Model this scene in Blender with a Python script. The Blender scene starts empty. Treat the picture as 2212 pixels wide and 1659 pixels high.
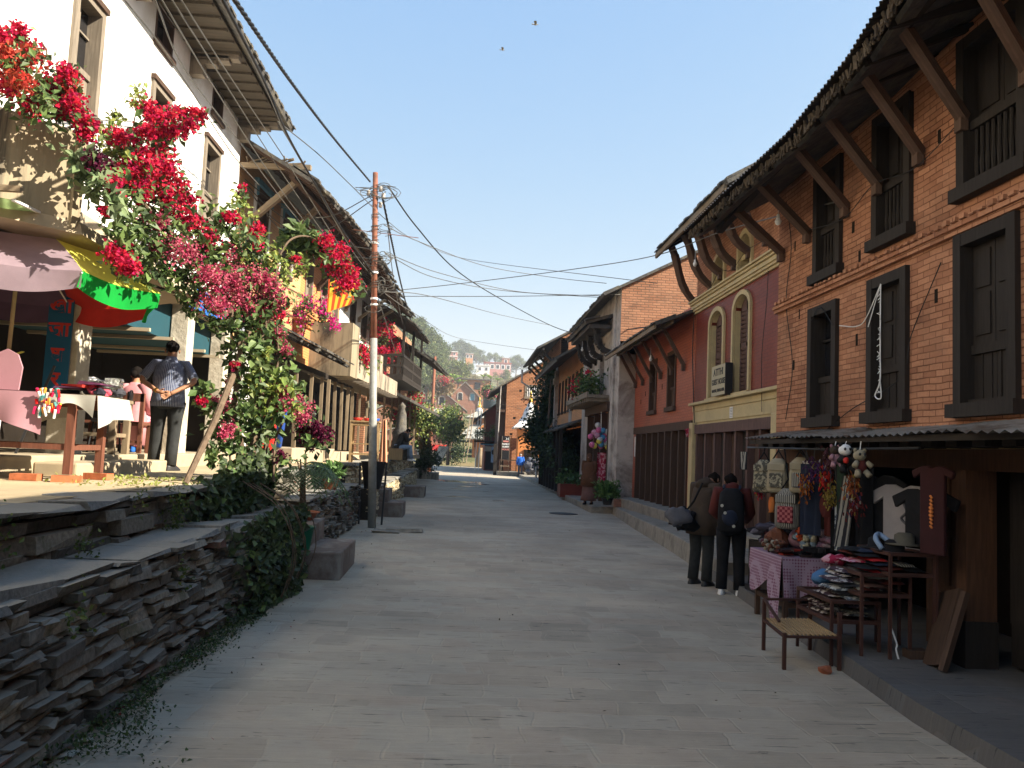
import bpy, bmesh, math, random
from mathutils import Vector, Matrix, noise
R = math.radians
rnd = random.Random(7)
SC = bpy.context.scene
COL = SC.collection
U = rnd.uniform

# ---------------------------------------------------------------- camera maths (image measured 2212 x 1659)
IW, IH, IF = 2212.0, 1659.0, 1790.0
ROLL, PITCH, YAW, CZ = R(2.5), R(4.75), R(3.2), 1.7
FWD = Vector((math.sin(YAW)*math.cos(PITCH), math.cos(YAW)*math.cos(PITCH), math.sin(PITCH)))
_r0 = Vector((math.cos(YAW), -math.sin(YAW), 0)); _u0 = _r0.cross(FWD)
CR = _r0*math.cos(ROLL) + _u0*math.sin(ROLL)
CU = _u0*math.cos(ROLL) - _r0*math.sin(ROLL)
CP = Vector((0, 0, CZ))
def ray(u, v): return FWD*IF + CR*(u-IW/2) + CU*(IH/2-v)
def at(u, v, x=None, y=None, z=None):
    """world point seen at picture position u, v on a plane x=, y= or z="""
    d = ray(u, v)
    if x is not None: t = (x-CP.x)/d.x
    elif y is not None: t = (y-CP.y)/d.y
    else: t = (z-CP.z)/d.z
    return CP + d*t

# ---------------------------------------------------------------- materials
MATS = {}
def newmat(name):
    m = bpy.data.materials.new(name); m.use_nodes = True
    nt = m.node_tree; nt.nodes.clear()
    out = nt.nodes.new('ShaderNodeOutputMaterial'); b = nt.nodes.new('ShaderNodeBsdfPrincipled')
    nt.links.new(b.outputs[0], out.inputs[0]); MATS[name] = m
    return m, nt, b
def N(nt, t, **kw):
    n = nt.nodes.new(t)
    for k, v in kw.items():
        if k in n.inputs: n.inputs[k].default_value = v
        else: setattr(n, k, v)
    return n
def ramp(nt, fac, stops):
    r = nt.nodes.new('ShaderNodeValToRGB'); e = r.color_ramp.elements
    while len(e) < len(stops): e.new(0.5)
    for i, (p, c) in enumerate(stops):
        e[i].position = p; e[i].color = (c[0], c[1], c[2], 1) if not isinstance(c, (int, float)) else (c, c, c, 1)
    nt.links.new(fac, r.inputs[0]); return r.outputs[0]
def mixc(nt, fac, a, b, mode='MIX'):
    m = nt.nodes.new('ShaderNodeMix'); m.data_type = 'RGBA'; m.blend_type = mode
    for s, v in ((m.inputs[0], fac), (m.inputs[6], a), (m.inputs[7], b)):
        if hasattr(v, 'links') or hasattr(v, 'is_linked'): nt.links.new(v, s)
        elif isinstance(v, (int, float)): s.default_value = v
        else: s.default_value = (v[0], v[1], v[2], 1)
    return m.outputs[2]
def mapping(nt, sx=1, sy=1, sz=1, src='Object'):
    tc = nt.nodes.new('ShaderNodeTexCoord'); mp = nt.nodes.new('ShaderNodeMapping')
    mp.inputs['Scale'].default_value = (sx, sy, sz); nt.links.new(tc.outputs[src], mp.inputs[0]); return mp.outputs[0]
def noisef(nt, vec, scale, detail=4, rough=0.6, dist=0.0):
    n = N(nt, 'ShaderNodeTexNoise', Scale=scale, Detail=detail, Roughness=rough, Distortion=dist)
    nt.links.new(vec, n.inputs['Vector']); return n.outputs['Fac']
def bump(nt, b, h, strength=0.4, dist=0.02):
    n = N(nt, 'ShaderNodeBump', Strength=strength, Distance=dist); nt.links.new(h, n.inputs['Height'])
    nt.links.new(n.outputs[0], b.inputs['Normal'])
def sc(c, k): return tuple(max(0, x*k) for x in c)
def mat_simple(name, col, rough=0.8, var=0.25, scale=6, spec=0.3, metal=0, bumps=0.15, dirt=None, dscale=1.5, stretch=(1, 1, 1), src='Object', bd=0.01):
    """plain painted / cloth / stone surface with colour variation and optional dirt patches"""
    m, nt, b = newmat(name)
    v = mapping(nt, *stretch, src=src); f = noisef(nt, v, scale, 6, 0.65)
    c = ramp(nt, f, [(0.25, sc(col, 1-var)), (0.75, sc(col, 1+var))])
    if dirt:
        g = noisef(nt, v, dscale, 7, 0.7, 0.4); k = ramp(nt, g, [(0.48, 0), (0.66, 1)]); c = mixc(nt, k, c, dirt)
    nt.links.new(c, b.inputs['Base Color']); b.inputs['Roughness'].default_value = rough
    b.inputs['Specular IOR Level'].default_value = spec; b.inputs['Metallic'].default_value = metal
    if bumps: bump(nt, b, f, bumps, bd)
    return m
def mat_wood(name, col, rough=0.75, var=0.45, bumps=0.4, spec=0.25):
    m, nt, b = newmat(name)
    v = mapping(nt, 14, 1.2, 14, src='UV'); f = noisef(nt, v, 2.2, 5, 0.6, 0.6)
    v2 = mapping(nt, 1, 1, 1, src='UV'); g = noisef(nt, v2, 2.5, 4, 0.6)
    c = ramp(nt, f, [(0.3, sc(col, 1-var)), (0.7, sc(col, 1+var))]); c = mixc(nt, g, c, sc(col, 0.7), 'MIX')
    nt.links.new(c, b.inputs['Base Color']); b.inputs['Roughness'].default_value = rough
    b.inputs['Specular IOR Level'].default_value = spec; bump(nt, b, f, bumps, 0.004); return m
def mat_brick(name, c1, c2, mortar, bw=0.23, bh=0.068, ms=0.008, painted=False, stain=(0.09, 0.07, 0.055), stain_amt=0.5, bumps=0.6):
    m, nt, b = newmat(name)
    v = mapping(nt, 1, 1, 1, src='UV')
    wn = N(nt, 'ShaderNodeTexNoise', Scale=3.0, Detail=3); nt.links.new(v, wn.inputs['Vector'])
    vm = nt.nodes.new('ShaderNodeVectorMath'); vm.operation = 'MULTIPLY_ADD'
    nt.links.new(wn.outputs['Color'], vm.inputs[0]); vm.inputs[1].default_value = (0.035, 0.03, 0); nt.links.new(v, vm.inputs[2])
    br = N(nt, 'ShaderNodeTexBrick', Scale=1.0); br.offset = 0.5; br.squash = 1.0
    br.inputs['Brick Width'].default_value = bw; br.inputs['Row Height'].default_value = bh
    br.inputs['Mortar Size'].default_value = ms; br.inputs['Mortar Smooth'].default_value = 0.3; br.inputs['Bias'].default_value = 0.0
    br.inputs['Color1'].default_value = (*c1, 1); br.inputs['Color2'].default_value = (*c2, 1); br.inputs['Mortar'].default_value = (*mortar, 1)
    nt.links.new(vm.outputs[0], br.inputs['Vector'])
    f = noisef(nt, v, 1.3, 6, 0.7); f2 = noisef(nt, v, 25, 4, 0.7)
    c = mixc(nt, ramp(nt, f2, [(0.3, 0.0), (0.8, 0.5)]), br.outputs['Color'], sc(c1, 0.5))
    c = mixc(nt, ramp(nt, f, [(0.5, 0.0), (0.75, stain_amt)]), c, stain)
    f4 = noisef(nt, mapping(nt, 1, 2.2, 1, src='UV'), 0.9, 5, 0.6)
    c = mixc(nt, ramp(nt, f4, [(0.3, 0.3), (0.65, 0)]), c, sc(c2, 1.5))
    nt.links.new(c, b.inputs['Base Color']); b.inputs['Roughness'].default_value = 0.5 if painted else 0.9
    b.inputs['Specular IOR Level'].default_value = 0.3 if painted else 0.15
    inv = N(nt, 'ShaderNodeMath', operation='SUBTRACT'); inv.inputs[0].default_value = 1.0; nt.links.new(br.outputs['Fac'], inv.inputs[1])
    ad = N(nt, 'ShaderNodeMath', operation='MULTIPLY_ADD'); nt.links.new(f2, ad.inputs[0]); ad.inputs[1].default_value = 0.5; nt.links.new(inv.outputs[0], ad.inputs[2])
    bump(nt, b, ad.outputs[0], bumps, 0.012); return m
def mat_attr(name, rough=0.9, bumps=0.6, bscale=30, spec=0.2, dust=None, moss=None):
    """colour comes from a per-piece colour attribute (one tone per stone, petal or leaf), with fine grain on top"""
    m, nt, b = newmat(name)
    a = nt.nodes.new('ShaderNodeAttribute'); a.attribute_name = 'tone'
    v = mapping(nt, 1, 1, 1); f = noisef(nt, v, bscale, 6, 0.7)
    c = mixc(nt, 1.0, a.outputs['Color'], ramp(nt, f, [(0.3, 0.55), (0.7, 1.35)]), 'MULTIPLY')
    if moss:
        g = noisef(nt, v, 3.0, 6, 0.7); c = mixc(nt, ramp(nt, g, [(0.55, 0), (0.68, 0.7)]), c, moss)
    if dust:
        ge = nt.nodes.new('ShaderNodeNewGeometry'); se = nt.nodes.new('ShaderNodeSeparateXYZ'); nt.links.new(ge.outputs['Normal'], se.inputs[0])
        k = ramp(nt, se.outputs[2], [(0.55, 0), (0.9, 0.75)]); c = mixc(nt, k, c, dust)
    nt.links.new(c, b.inputs['Base Color']); b.inputs['Roughness'].default_value = rough; b.inputs['Specular IOR Level'].default_value = spec
    if bumps: bump(nt, b, f, bumps, 0.01)
    return m
def mat_leaf(name, sub=0.25, rough=0.5, spec=0.35):
    m, nt, b = newmat(name)
    out = [n for n in nt.nodes if n.type == 'OUTPUT_MATERIAL'][0]
    a = nt.nodes.new('ShaderNodeAttribute'); a.attribute_name = 'tone'
    nt.links.new(a.outputs['Color'], b.inputs['Base Color']); b.inputs['Roughness'].default_value = rough; b.inputs['Specular IOR Level'].default_value = spec
    tr = nt.nodes.new('ShaderNodeBsdfTranslucent'); nt.links.new(a.outputs['Color'], tr.inputs['Color'])
    mx = nt.nodes.new('ShaderNodeMixShader'); mx.inputs[0].default_value = sub
    nt.links.new(b.outputs[0], mx.inputs[1]); nt.links.new(tr.outputs[0], mx.inputs[2]); nt.links.new(mx.outputs[0], out.inputs[0])
    return m
def mat_cloth(name, col, trans=0.35, var=0.12):
    m, nt, b = newmat(name); out = [n for n in nt.nodes if n.type == 'OUTPUT_MATERIAL'][0]
    f = noisef(nt, mapping(nt, 1, 1, 1), 5, 5); c = ramp(nt, f, [(0.3, sc(col, 1-var)), (0.7, sc(col, 1+var))])
    nt.links.new(c, b.inputs['Base Color']); b.inputs['Roughness'].default_value = 0.8; b.inputs['Specular IOR Level'].default_value = 0.2
    tr = nt.nodes.new('ShaderNodeBsdfTranslucent'); nt.links.new(c, tr.inputs['Color'])
    mx = nt.nodes.new('ShaderNodeMixShader'); mx.inputs[0].default_value = trans
    nt.links.new(b.outputs[0], mx.inputs[1]); nt.links.new(tr.outputs[0], mx.inputs[2]); nt.links.new(mx.outputs[0], out.inputs[0]); return m
def mat_pattern(name, ca, cb, kind='check', scale=20, rough=0.85, src='UV'):
    m, nt, b = newmat(name); v = mapping(nt, 1, 1, 1, src=src)
    if kind == 'dots':
        t = N(nt, 'ShaderNodeTexVoronoi', Scale=scale, Randomness=0.0); nt.links.new(v, t.inputs['Vector'])
        k = ramp(nt, t.outputs['Distance'], [(0.28, 1), (0.36, 0)])
    elif kind == 'rings':
        t = N(nt, 'ShaderNodeTexVoronoi', Scale=scale, Randomness=0.0); nt.links.new(v, t.inputs['Vector'])
        k = ramp(nt, t.outputs['Distance'], [(0.15, 0.25), (0.22, 0), (0.38, 0), (0.45, 1)])
    elif kind == 'stripe':
        t = N(nt, 'ShaderNodeTexWave', Scale=scale, Distortion=0.6); nt.links.new(v, t.inputs['Vector']); k = ramp(nt, t.outputs['Fac'], [(0.45, 0), (0.55, 1)])
    elif kind == 'blot':
        k = ramp(nt, noisef(nt, v, scale, 3, 0.6), [(0.5, 0), (0.54, 1)])
    else:
        t = N(nt, 'ShaderNodeTexChecker', Scale=scale); nt.links.new(v, t.inputs['Vector']); k = t.outputs['Fac']
    nt.links.new(mixc(nt, k, ca, cb), b.inputs['Base Color']); b.inputs['Roughness'].default_value = rough
    b.inputs['Specular IOR Level'].default_value = 0.2; return m

# ---------------------------------------------------------------- objects
def thing(name, label, cat, loc=(0, 0, 0), group=None, kind=None):
    o = bpy.data.objects.new(name, None); o.empty_display_size = 0.2; COL.objects.link(o)
    o.location = loc; o['label'] = label; o['category'] = cat; o['_o'] = [float(q) for q in loc]
    if group: o['group'] = group
    if kind: o['kind'] = kind
    return o
def tag(o, label=None, cat=None, group=None, kind=None):
    if label: o['label'] = label
    if cat: o['category'] = cat
    if group: o['group'] = group
    if kind: o['kind'] = kind
    return o
def copy_tree(o, delta=(0, 0, 0), label=None, rz=0.0, s=1.0, parent=None):
    """a copy of a thing with copies of all its parts"""
    c = o.copy(); COL.objects.link(c); c.parent = parent
    if parent is None:
        c.location = Vector(o.location) + Vector(delta); c.rotation_euler.z = o.rotation_euler.z + rz; c.scale = (s, s, s)
        if label: c['label'] = label
    for ch in [k for k in bpy.data.objects if k.parent == o]: copy_tree(ch, parent=c)
    return c

class Fr:
    """a local frame: s along a facade, t outward from it, z up"""
    def __init__(s_, o=(0, 0), d=(1, 0), n=(0, 1)): s_.o = o; s_.d = d; s_.n = n
    def __call__(s_, s, t, z): return Vector((s_.o[0]+s_.d[0]*s+s_.n[0]*t, s_.o[1]+s_.d[1]*s+s_.n[1]*t, z))
    def hit(s_, u, v, t=0.0):
        d = ray(u, v); n = Vector((s_.n[0], s_.n[1], 0)); p0 = Vector((s_.o[0], s_.o[1], 0)) + n*t
        k = (p0-CP).dot(n)/d.dot(n); p = CP + d*k; q = p-p0
        return q.x*s_.d[0]+q.y*s_.d[1], p.z
W0 = Fr()

class MB:
    def __init__(s): s.v = []; s.f = []; s.uv = []; s.tone = []; s.mi = []; s.t = (1, 1, 1); s.m = 0
    def face(s, pts, uv=None):
        i = len(s.v); s.v += [Vector(p) for p in pts]; s.f.append(tuple(range(i, i+len(pts))))
        s.uv.append(uv or [(0, 0)]*len(pts)); s.tone.append(s.t); s.mi.append(s.m)
    def fi(s, idx, uv=None):
        s.f.append(tuple(idx)); s.uv.append(uv or [(s.v[i].x+s.v[i].y, s.v[i].z) for i in idx]); s.tone.append(s.t); s.mi.append(s.m)
    def obox(s, F, s0, s1, t0, t1, z0, z1, jit=0.0):
        if s0 > s1: s0, s1 = s1, s0
        if t0 > t1: t0, t1 = t1, t0
        if z0 > z1: z0, z1 = z1, z0
        c = []
        for a in (s0, s1):
            for b in (t0, t1):
                for z in (z0, z1):
                    p = F(a, b, z)
                    if jit: p = p + Vector((U(-jit, jit), U(-jit, jit), U(-jit, jit)))
                    c.append(p)
        i = len(s.v); s.v += c
        def q(a, b, c_, d, uv): s.f.append((i+a, i+b, i+c_, i+d)); s.uv.append(uv); s.tone.append(s.t); s.mi.append(s.m)
        # index = 4*a+2*b+z
        q(0, 2, 3, 1, [(t0, z0), (t1, z0), (t1, z1), (t0, z1)]); q(4, 5, 7, 6, [(t0, z0), (t0, z1), (t1, z1), (t1, z0)])
        q(0, 1, 5, 4, [(s0, z0), (s0, z1), (s1, z1), (s1, z0)]); q(2, 6, 7, 3, [(s0, z0), (s1, z0), (s1, z1), (s0, z1)])
        q(0, 4, 6, 2, [(s0, t0), (s1, t0), (s1, t1), (s0, t1)]); q(1, 3, 7, 5, [(s0, t0), (s0, t1), (s1, t1), (s1, t0)])
    def box(s, x0, x1, y0, y1, z0, z1, jit=0.0): s.obox(W0, x0, x1, y0, y1, z0, z1, jit)
    def bar(s, p0, p1, w, h=None, up=(0, 0, 1), jit=0.0, taper=1.0):
        h = h or w; p0 = Vector(p0); p1 = Vector(p1); a = (p1-p0); L = a.length
        if L < 1e-6: return
        a /= L; up = Vector(up)
        if abs(a.dot(up)) > 0.98: up = Vector((1, 0, 0))
        r = a.cross(up).normalized(); u = r.cross(a).normalized(); i = len(s.v)
        for P, k in ((p0, 1.0), (p1, taper)):
            for x, y in ((-1, -1), (1, -1), (1, 1), (-1, 1)): s.v.append(P + r*(x*w/2*k+U(-jit, jit)) + u*(y*h/2*k+U(-jit, jit)))
        for k in range(4):
            j = (k+1) % 4; ww = w if k % 2 == 0 else h
            s.f.append((i+k, i+j, i+4+j, i+4+k)); s.uv.append([(k*0.3, 0), (k*0.3+ww, 0), (k*0.3+ww, L), (k*0.3, L)]); s.tone.append(s.t); s.mi.append(s.m)
        s.f.append((i+3, i+2, i+1, i)); s.f.append((i+4, i+5, i+6, i+7))
        for _ in range(2): s.uv.append([(0, 0), (w, 0), (w, h), (0, h)]); s.tone.append(s.t); s.mi.append(s.m)
    def tube(s, pts, rad, n=8, cap=True):
        pts = [Vector(p) for p in pts]; m = len(pts)
        if not hasattr(rad, '__len__'): rad = [rad]*m
        i0 = len(s.v); up = Vector((0, 0, 1)); prev = None; L = 0
        for k, p in enumerate(pts):
            a = (pts[min(k+1, m-1)]-pts[max(k-1, 0)]).normalized()
            if prev is None:
                ref = up if abs(a.z) < 0.9 else Vector((1, 0, 0)); r = a.cross(ref).normalized()
            else: r = (prev - a*prev.dot(a)).normalized()
            prev = r; u = a.cross(r)
            for j in range(n):
                th = 2*math.pi*j/n; s.v.append(p + (r*math.cos(th)+u*math.sin(th))*rad[k])
        for k in range(m-1):
            l0 = L; L += (pts[k+1]-pts[k]).length
            for j in range(n):
                a_, b_ = i0+k*n+j, i0+k*n+(j+1) % n
                s.f.append((a_, b_, b_+n, a_+n)); u0, u1 = j/n*0.6, (j+1)/n*0.6
                s.uv.append([(u0, l0), (u1, l0), (u1, L), (u0, L)]); s.tone.append(s.t); s.mi.append(s.m)
        if cap:
            for rng, in (((range(i0+n-1, i0-1, -1)),), ((range(i0+(m-1)*n, i0+m*n)),)):
                s.f.append(tuple(rng)); s.uv.append([(0, 0)]*n); s.tone.append(s.t); s.mi.append(s.m)
    def lathe(s, c, prof, n=16, sx=1, sy=1):
        c = Vector(c); i0 = len(s.v); m = len(prof)
        for r_, z in prof:
            for j in range(n):
                th = 2*math.pi*j/n; s.v.append(c+Vector((r_*math.cos(th)*sx, r_*math.sin(th)*sy, z)))
        for k in range(m-1):
            for j in range(n):
                a_, b_ = i0+k*n+j, i0+k*n+(j+1) % n
                s.f.append((a_, b_, b_+n, a_+n)); s.uv.append([(j/n, prof[k][1]), ((j+1)/n, prof[k][1]), ((j+1)/n, prof[k+1][1]), (j/n, prof[k+1][1])]); s.tone.append(s.t); s.mi.append(s.m)
        if prof[0][0] > 1e-4: s.fi(range(i0+n-1, i0-1, -1))
        if prof[-1][0] > 1e-4: s.fi(range(i0+(m-1)*n, i0+m*n))
    def blob(s, c, rx, ry, rz, n=8, amp=0.15, seed=0):
        c = Vector(c); i0 = len(s.v); m = n//2+1
        for a in range(m+1):
            ph = math.pi*a/m
            for b in range(n):
                th = 2*math.pi*b/n
                d = Vector((math.sin(ph)*math.cos(th), math.sin(ph)*math.sin(th), math.cos(ph)))
                k = 1+amp*noise.noise(d*1.7+Vector((seed, seed*0.7, 0)))*2
                s.v.append(c+Vector((d.x*rx*k, d.y*ry*k, d.z*rz*k)))
        for a in range(m):
            for b in range(n):
                p, q = i0+a*n+b, i0+a*n+(b+1) % n
                s.fi((p, p+n, q+n, q), [(b/n*rx*6, a/m*rz*3), (b/n*rx*6, (a+1)/m*rz*3), ((b+1)/n*rx*6, (a+1)/m*rz*3), ((b+1)/n*rx*6, a/m*rz*3)])
    def sheet(s, fn, nu, nv, uvs=(1, 1)):
        i0 = len(s.v)
        for a in range(nu+1):
            for b in range(nv+1): s.v.append(Vector(fn(a/nu, b/nv)))
        for a in range(nu):
            for b in range(nv):
                p = i0+a*(nv+1)+b; us, vs = uvs
                s.f.append((p, p+nv+1, p+nv+2, p+1)); s.uv.append([(a/nu*us, b/nv*vs), ((a+1)/nu*us, b/nv*vs), ((a+1)/nu*us, (b+1)/nv*vs), (a/nu*us, (b+1)/nv*vs)]); s.tone.append(s.t); s.mi.append(s.m)
    def prism(s, F, poly, t0, t1):
        """polygon given in (s, z) of frame F, extruded from t0 to t1"""
        n = len(poly); i = len(s.v)
        for t in (t0, t1):
            for a, z in poly: s.v.append(F(a, t, z))
        s.f.append(tuple(range(i+n-1, i-1, -1))); s.uv.append([poly[k] for k in range(n-1, -1, -1)]); s.tone.append(s.t); s.mi.append(s.m)
        s.f.append(tuple(range(i+n, i+2*n))); s.uv.append(list(poly)); s.tone.append(s.t); s.mi.append(s.m)
        L = 0
        for k in range(n):
            j = (k+1) % n; s.f.append((i+k, i+j, i+n+j, i+n+k)); s.uv.append([(L, t0), (L+.2, t0), (L+.2, t1), (L, t1)]); s.tone.append(s.t); s.mi.append(s.m)
    def leaf(s, p, size, nrm=None, fold=0.25, aspect=0.6):
        d = Vector((U(-1, 1), U(-1, 1), U(-1, 1))); d = d.normalized() if d.length > 0.01 else Vector((1, 0, 0))
        n = nrm or Vector((U(-1, 1), U(-1, 1), U(-0.4, 1)))
        w = d.cross(n)
        if w.length < 0.01: w = Vector((1, 0, 0))
        w.normalize(); n = w.cross(d); i = len(s.v)
        s.v += [p, p+d*size*0.5+w*size*aspect*0.5+n*size*fold*0.5, p+d*size, p+d*size*0.5-w*size*aspect*0.5+n*size*fold*0.5]
        s.fi((i, i+1, i+2), [(0, 0)]*3); s.fi((i, i+2, i+3), [(0, 0)]*3)
    def build(s, name, mat, parent=None, smooth=False, bevel=0.0, label=None, recalc=True):
        me = bpy.data.meshes.new(name); o0 = Vector((0, 0, 0))
        if parent is not None: o0 = Vector(parent.get('_o', (0, 0, 0)))
        me.from_pydata([v-o0 for v in s.v], [], s.f)
        uvl = me.uv_layers.new(name='UVMap'); flat = [c for f in s.uv for p in f for c in (p[0], p[1])]
        uvl.data.foreach_set('uv', flat)
        if any(t != (1, 1, 1) for t in s.tone):
            ca = me.color_attributes.new('tone', 'FLOAT_COLOR', 'CORNER'); cols = []
            for f, t in zip(s.f, s.tone): cols += [t[0], t[1], t[2], 1.0]*len(f)
            ca.data.foreach_set('color', cols)
        for m in (mat if isinstance(mat, (list, tuple)) else [mat]): me.materials.append(MATS[m] if isinstance(m, str) else m)
        if any(s.mi): me.polygons.foreach_set('material_index', s.mi)
        if smooth: me.polygons.foreach_set('use_smooth', [True]*len(me.polygons))
        me.validate(); me.update()
        if recalc:
            bm = bmesh.new(); bm.from_mesh(me); bmesh.ops.recalc_face_normals(bm, faces=bm.faces); bm.to_mesh(me); bm.free()
        o = bpy.data.objects.new(name, me); COL.objects.link(o); o['_o'] = [float(q) for q in o0]
        if parent is not None: o.parent = parent
        if bevel:
            b = o.modifiers.new('bevel', 'BEVEL'); b.width = bevel; b.segments = 2; b.limit_method = 'ANGLE'
        if label: o['label'] = label
        return o
def each(mb, name, mat, parent, **kw):
    """every separate piece of mb becomes a part of its own"""
    par = list(range(len(mb.v)))
    def find(a):
        while par[a] != a: par[a] = par[par[a]]; a = par[a]
        return a
    for f in mb.f:
        for q in f[1:]: par[find(q)] = find(f[0])
    groups = {}
    for k, f in enumerate(mb.f): groups.setdefault(find(f[0]), []).append(k)
    out = []
    for ks in groups.values():
        m = MB(); mp = {}
        for k in ks:
            idx = []
            for q in mb.f[k]:
                if q not in mp: mp[q] = len(m.v); m.v.append(mb.v[q])
                idx.append(mp[q])
            m.f.append(tuple(idx)); m.uv.append(mb.uv[k]); m.tone.append(mb.tone[k]); m.mi.append(mb.mi[k])
        out.append(m.build(name, mat, parent, **kw))
    return out
def solo(mb, name, mat, label, cat, **kw):
    """a thing that is a single mesh"""
    g = {k: kw.pop(k) for k in ('group', 'kind') if k in kw}
    o = mb.build(name, mat, None, **kw); return tag(o, label, cat, **g)

def wall(mb, F, s0, s1, z0, z1, th, holes=()):
    """solid wall with rectangular holes (s0,s1,z0,z1[,rise]); front face at t=0, body behind"""
    ss = sorted({s0, s1, *[h[0] for h in holes], *[h[1] for h in holes]}); zs = sorted({z0, z1, *[h[2] for h in holes], *[h[3] for h in holes]})
    ss = [q for q in ss if s0 <= q <= s1]; zs = [q for q in zs if z0 <= q <= z1]
    def solid(a, b): return not any(h[0] < a < h[1] and h[2] < b < h[3] for h in holes)
    for i in range(len(ss)-1):
        j = 0
        while j < len(zs)-1:
            if solid((ss[i]+ss[i+1])/2, (zs[j]+zs[j+1])/2):
                k = j
                while k+1 < len(zs)-1 and solid((ss[i]+ss[i+1])/2, (zs[k+1]+zs[k+2])/2): k += 1
                mb.obox(F, ss[i], ss[i+1], -th, 0, zs[j], zs[k+1]); j = k+1
            else: j += 1
    for h in holes:
        if len(h) > 4:
            n = 10; c = (h[0]+h[1])/2; hw = (h[1]-h[0])/2
            for i in range(n):
                a = h[0]+(h[1]-h[0])*i/n; b = h[0]+(h[1]-h[0])*(i+1)/n
                za = h[3]-h[4]+h[4]*math.sqrt(max(0, 1-((a-c)/hw)**2)); zb = h[3]-h[4]+h[4]*math.sqrt(max(0, 1-((b-c)/hw)**2))
                mb.prism(F, [(a, za), (b, zb), (b, h[3]), (a, h[3])], -th, 0)
def arch_pts(s0, s1, z0, z1, rise, n=10):
    c = (s0+s1)/2; hw = (s1-s0)/2
    P = [(s0, z0)]
    for i in range(n+1):
        a = math.pi*(1-i/n); P.append((c+hw*math.cos(a), z1-rise+rise*math.sin(a)))
    P.append((s1, z0)); return P
def arch_trim(mb, F, s0, s1, z0, z1, rise, w, t0, t1):
    """raised band round an arched opening"""
    a = arch_pts(s0, s1, z0, z1, rise); b = arch_pts(s0-w, s1+w, z0, z1+w, rise+w*0.6)
    for i in range(len(a)-1): mb.prism(F, [a[i], a[i+1], b[i+1], b[i]], t0, t1)

def dark_window(F, s0, s1, z0, z1, root, fw=0.1, frame='darkwood', style='shutter', pane='glassdark', proud=0.03, name='window', deep=0.14):
    """timber window: outer frame, and leaves / balusters / glass inside it"""
    f = MB()
    f.obox(F, s0, s0+fw, -deep, proud, z0, z1); f.obox(F, s1-fw, s1, -deep, proud, z0, z1)
    f.obox(F, s0+fw, s1-fw, -deep, proud-.004, z1-fw, z1); f.obox(F, s0-.04, s1+.04, -deep, proud+.05, z0-.03, z0+fw*.8)
    f.obox(F, s0+fw, s1-fw, -deep, -0.02, z0+fw*.8, z0+fw*1.15)
    w = f.build(name, frame, root)
    a, b, c, d = s0+fw, s1-fw, z0+fw*1.15, z1-fw
    if style == 'shutter':      # closed double panelled leaves over a solid lower board
        m = MB(); zm = c+(d-c)*0.32; mid = (a+b)/2
        m.obox(F, a, b, -.1, -.05, zm-.04, zm+.04)
        for x0, x1 in ((a, mid-.004), (mid+.004, b)):
            m.obox(F, x0, x1, -.1, -.07, zm+.04, d); m.obox(F, x0+.05, x1-.05, -.07, -.055, zm+.12, zm+(d-zm)*.52); m.obox(F, x0+.05, x1-.05, -.07, -.055, zm+(d-zm)*.58, d-.06)
            m.obox(F, x0, x1, -.1, -.08, c, zm-.04)
        k = int((b-a)/.12)
        for i in range(1, k): m.obox(F, a+(b-a)*i/k-.006, a+(b-a)*i/k+.006, -.1, -.07, c, zm-.04)
        m.build('shutter', frame, w)
    elif style == 'open':       # dark opening above panelled lower board
        zm = c+(d-c)*0.35; m = MB(); m.obox(F, a, b, -.1, -.05, zm-.035, zm+.035)
        k = 4
        for i in range(k): m.obox(F, a+(b-a)*i/k+.006, a+(b-a)*(i+1)/k-.006, -.1, -.08, c, zm-.035)
        m.build('lower_panel', frame, w)
        m = MB(); m.obox(F, a, b, -.16, -.14, zm, d); m.build('pane', pane, w)
        m = MB(); m.obox(F, (a+b)/2-.02, (a+b)/2+.02, -.13, -.1, zm+.035, d); m.obox(F, a, b, -.13, -.105, zm+(d-zm)*.6, zm+(d-zm)*.6+.025); m.build('sash', frame, w)
    elif style == 'baluster':   # row of slender balusters below, shutters above
        zm = c+(d-c)*0.42; m = MB(); m.obox(F, a, b, -.1, -.01, zm-.04, zm+.04); k = max(5, int((b-a)/.075))
        for i in range(k):
            x = a+(b-a)*(i+.5)/k; m.tube([F(x, -.05, c), F(x, -.05, c+(zm-c)*.3), F(x, -.05, c+(zm-c)*.5), F(x, -.05, zm)], [.014, .022, .014, .018], 6)
        m.build('balustrade', frame, w)
        m = MB(); mid = (a+b)/2
        for x0, x1 in ((a, mid-.004), (mid+.004, b)):
            m.obox(F, x0, x1, -.12, -.09, zm+.04, d); m.obox(F, x0+.05, x1-.05, -.09, -.075, zm+.12, d-.08)
        m.obox(F, a, b, -.16, -.14, c, zm); m.build('shutter', frame, w)
    elif style == 'bars':
        m = MB(); m.obox(F, a, b, -.3, -.28, c, d); m.build('pane', pane, w); m = MB(); k = 7
        for i in range(k): m.tube([F(a+(b-a)*(i+.5)/k, -.05, c), F(a+(b-a)*(i+.5)/k, -.05, d)], .03, 6)
        m.build('bar', 'whitepaint', w)
    else:
        m = MB(); m.obox(F, a, b, -.16, -.14, c, d); m.build('pane', pane, w)
    return w

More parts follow.
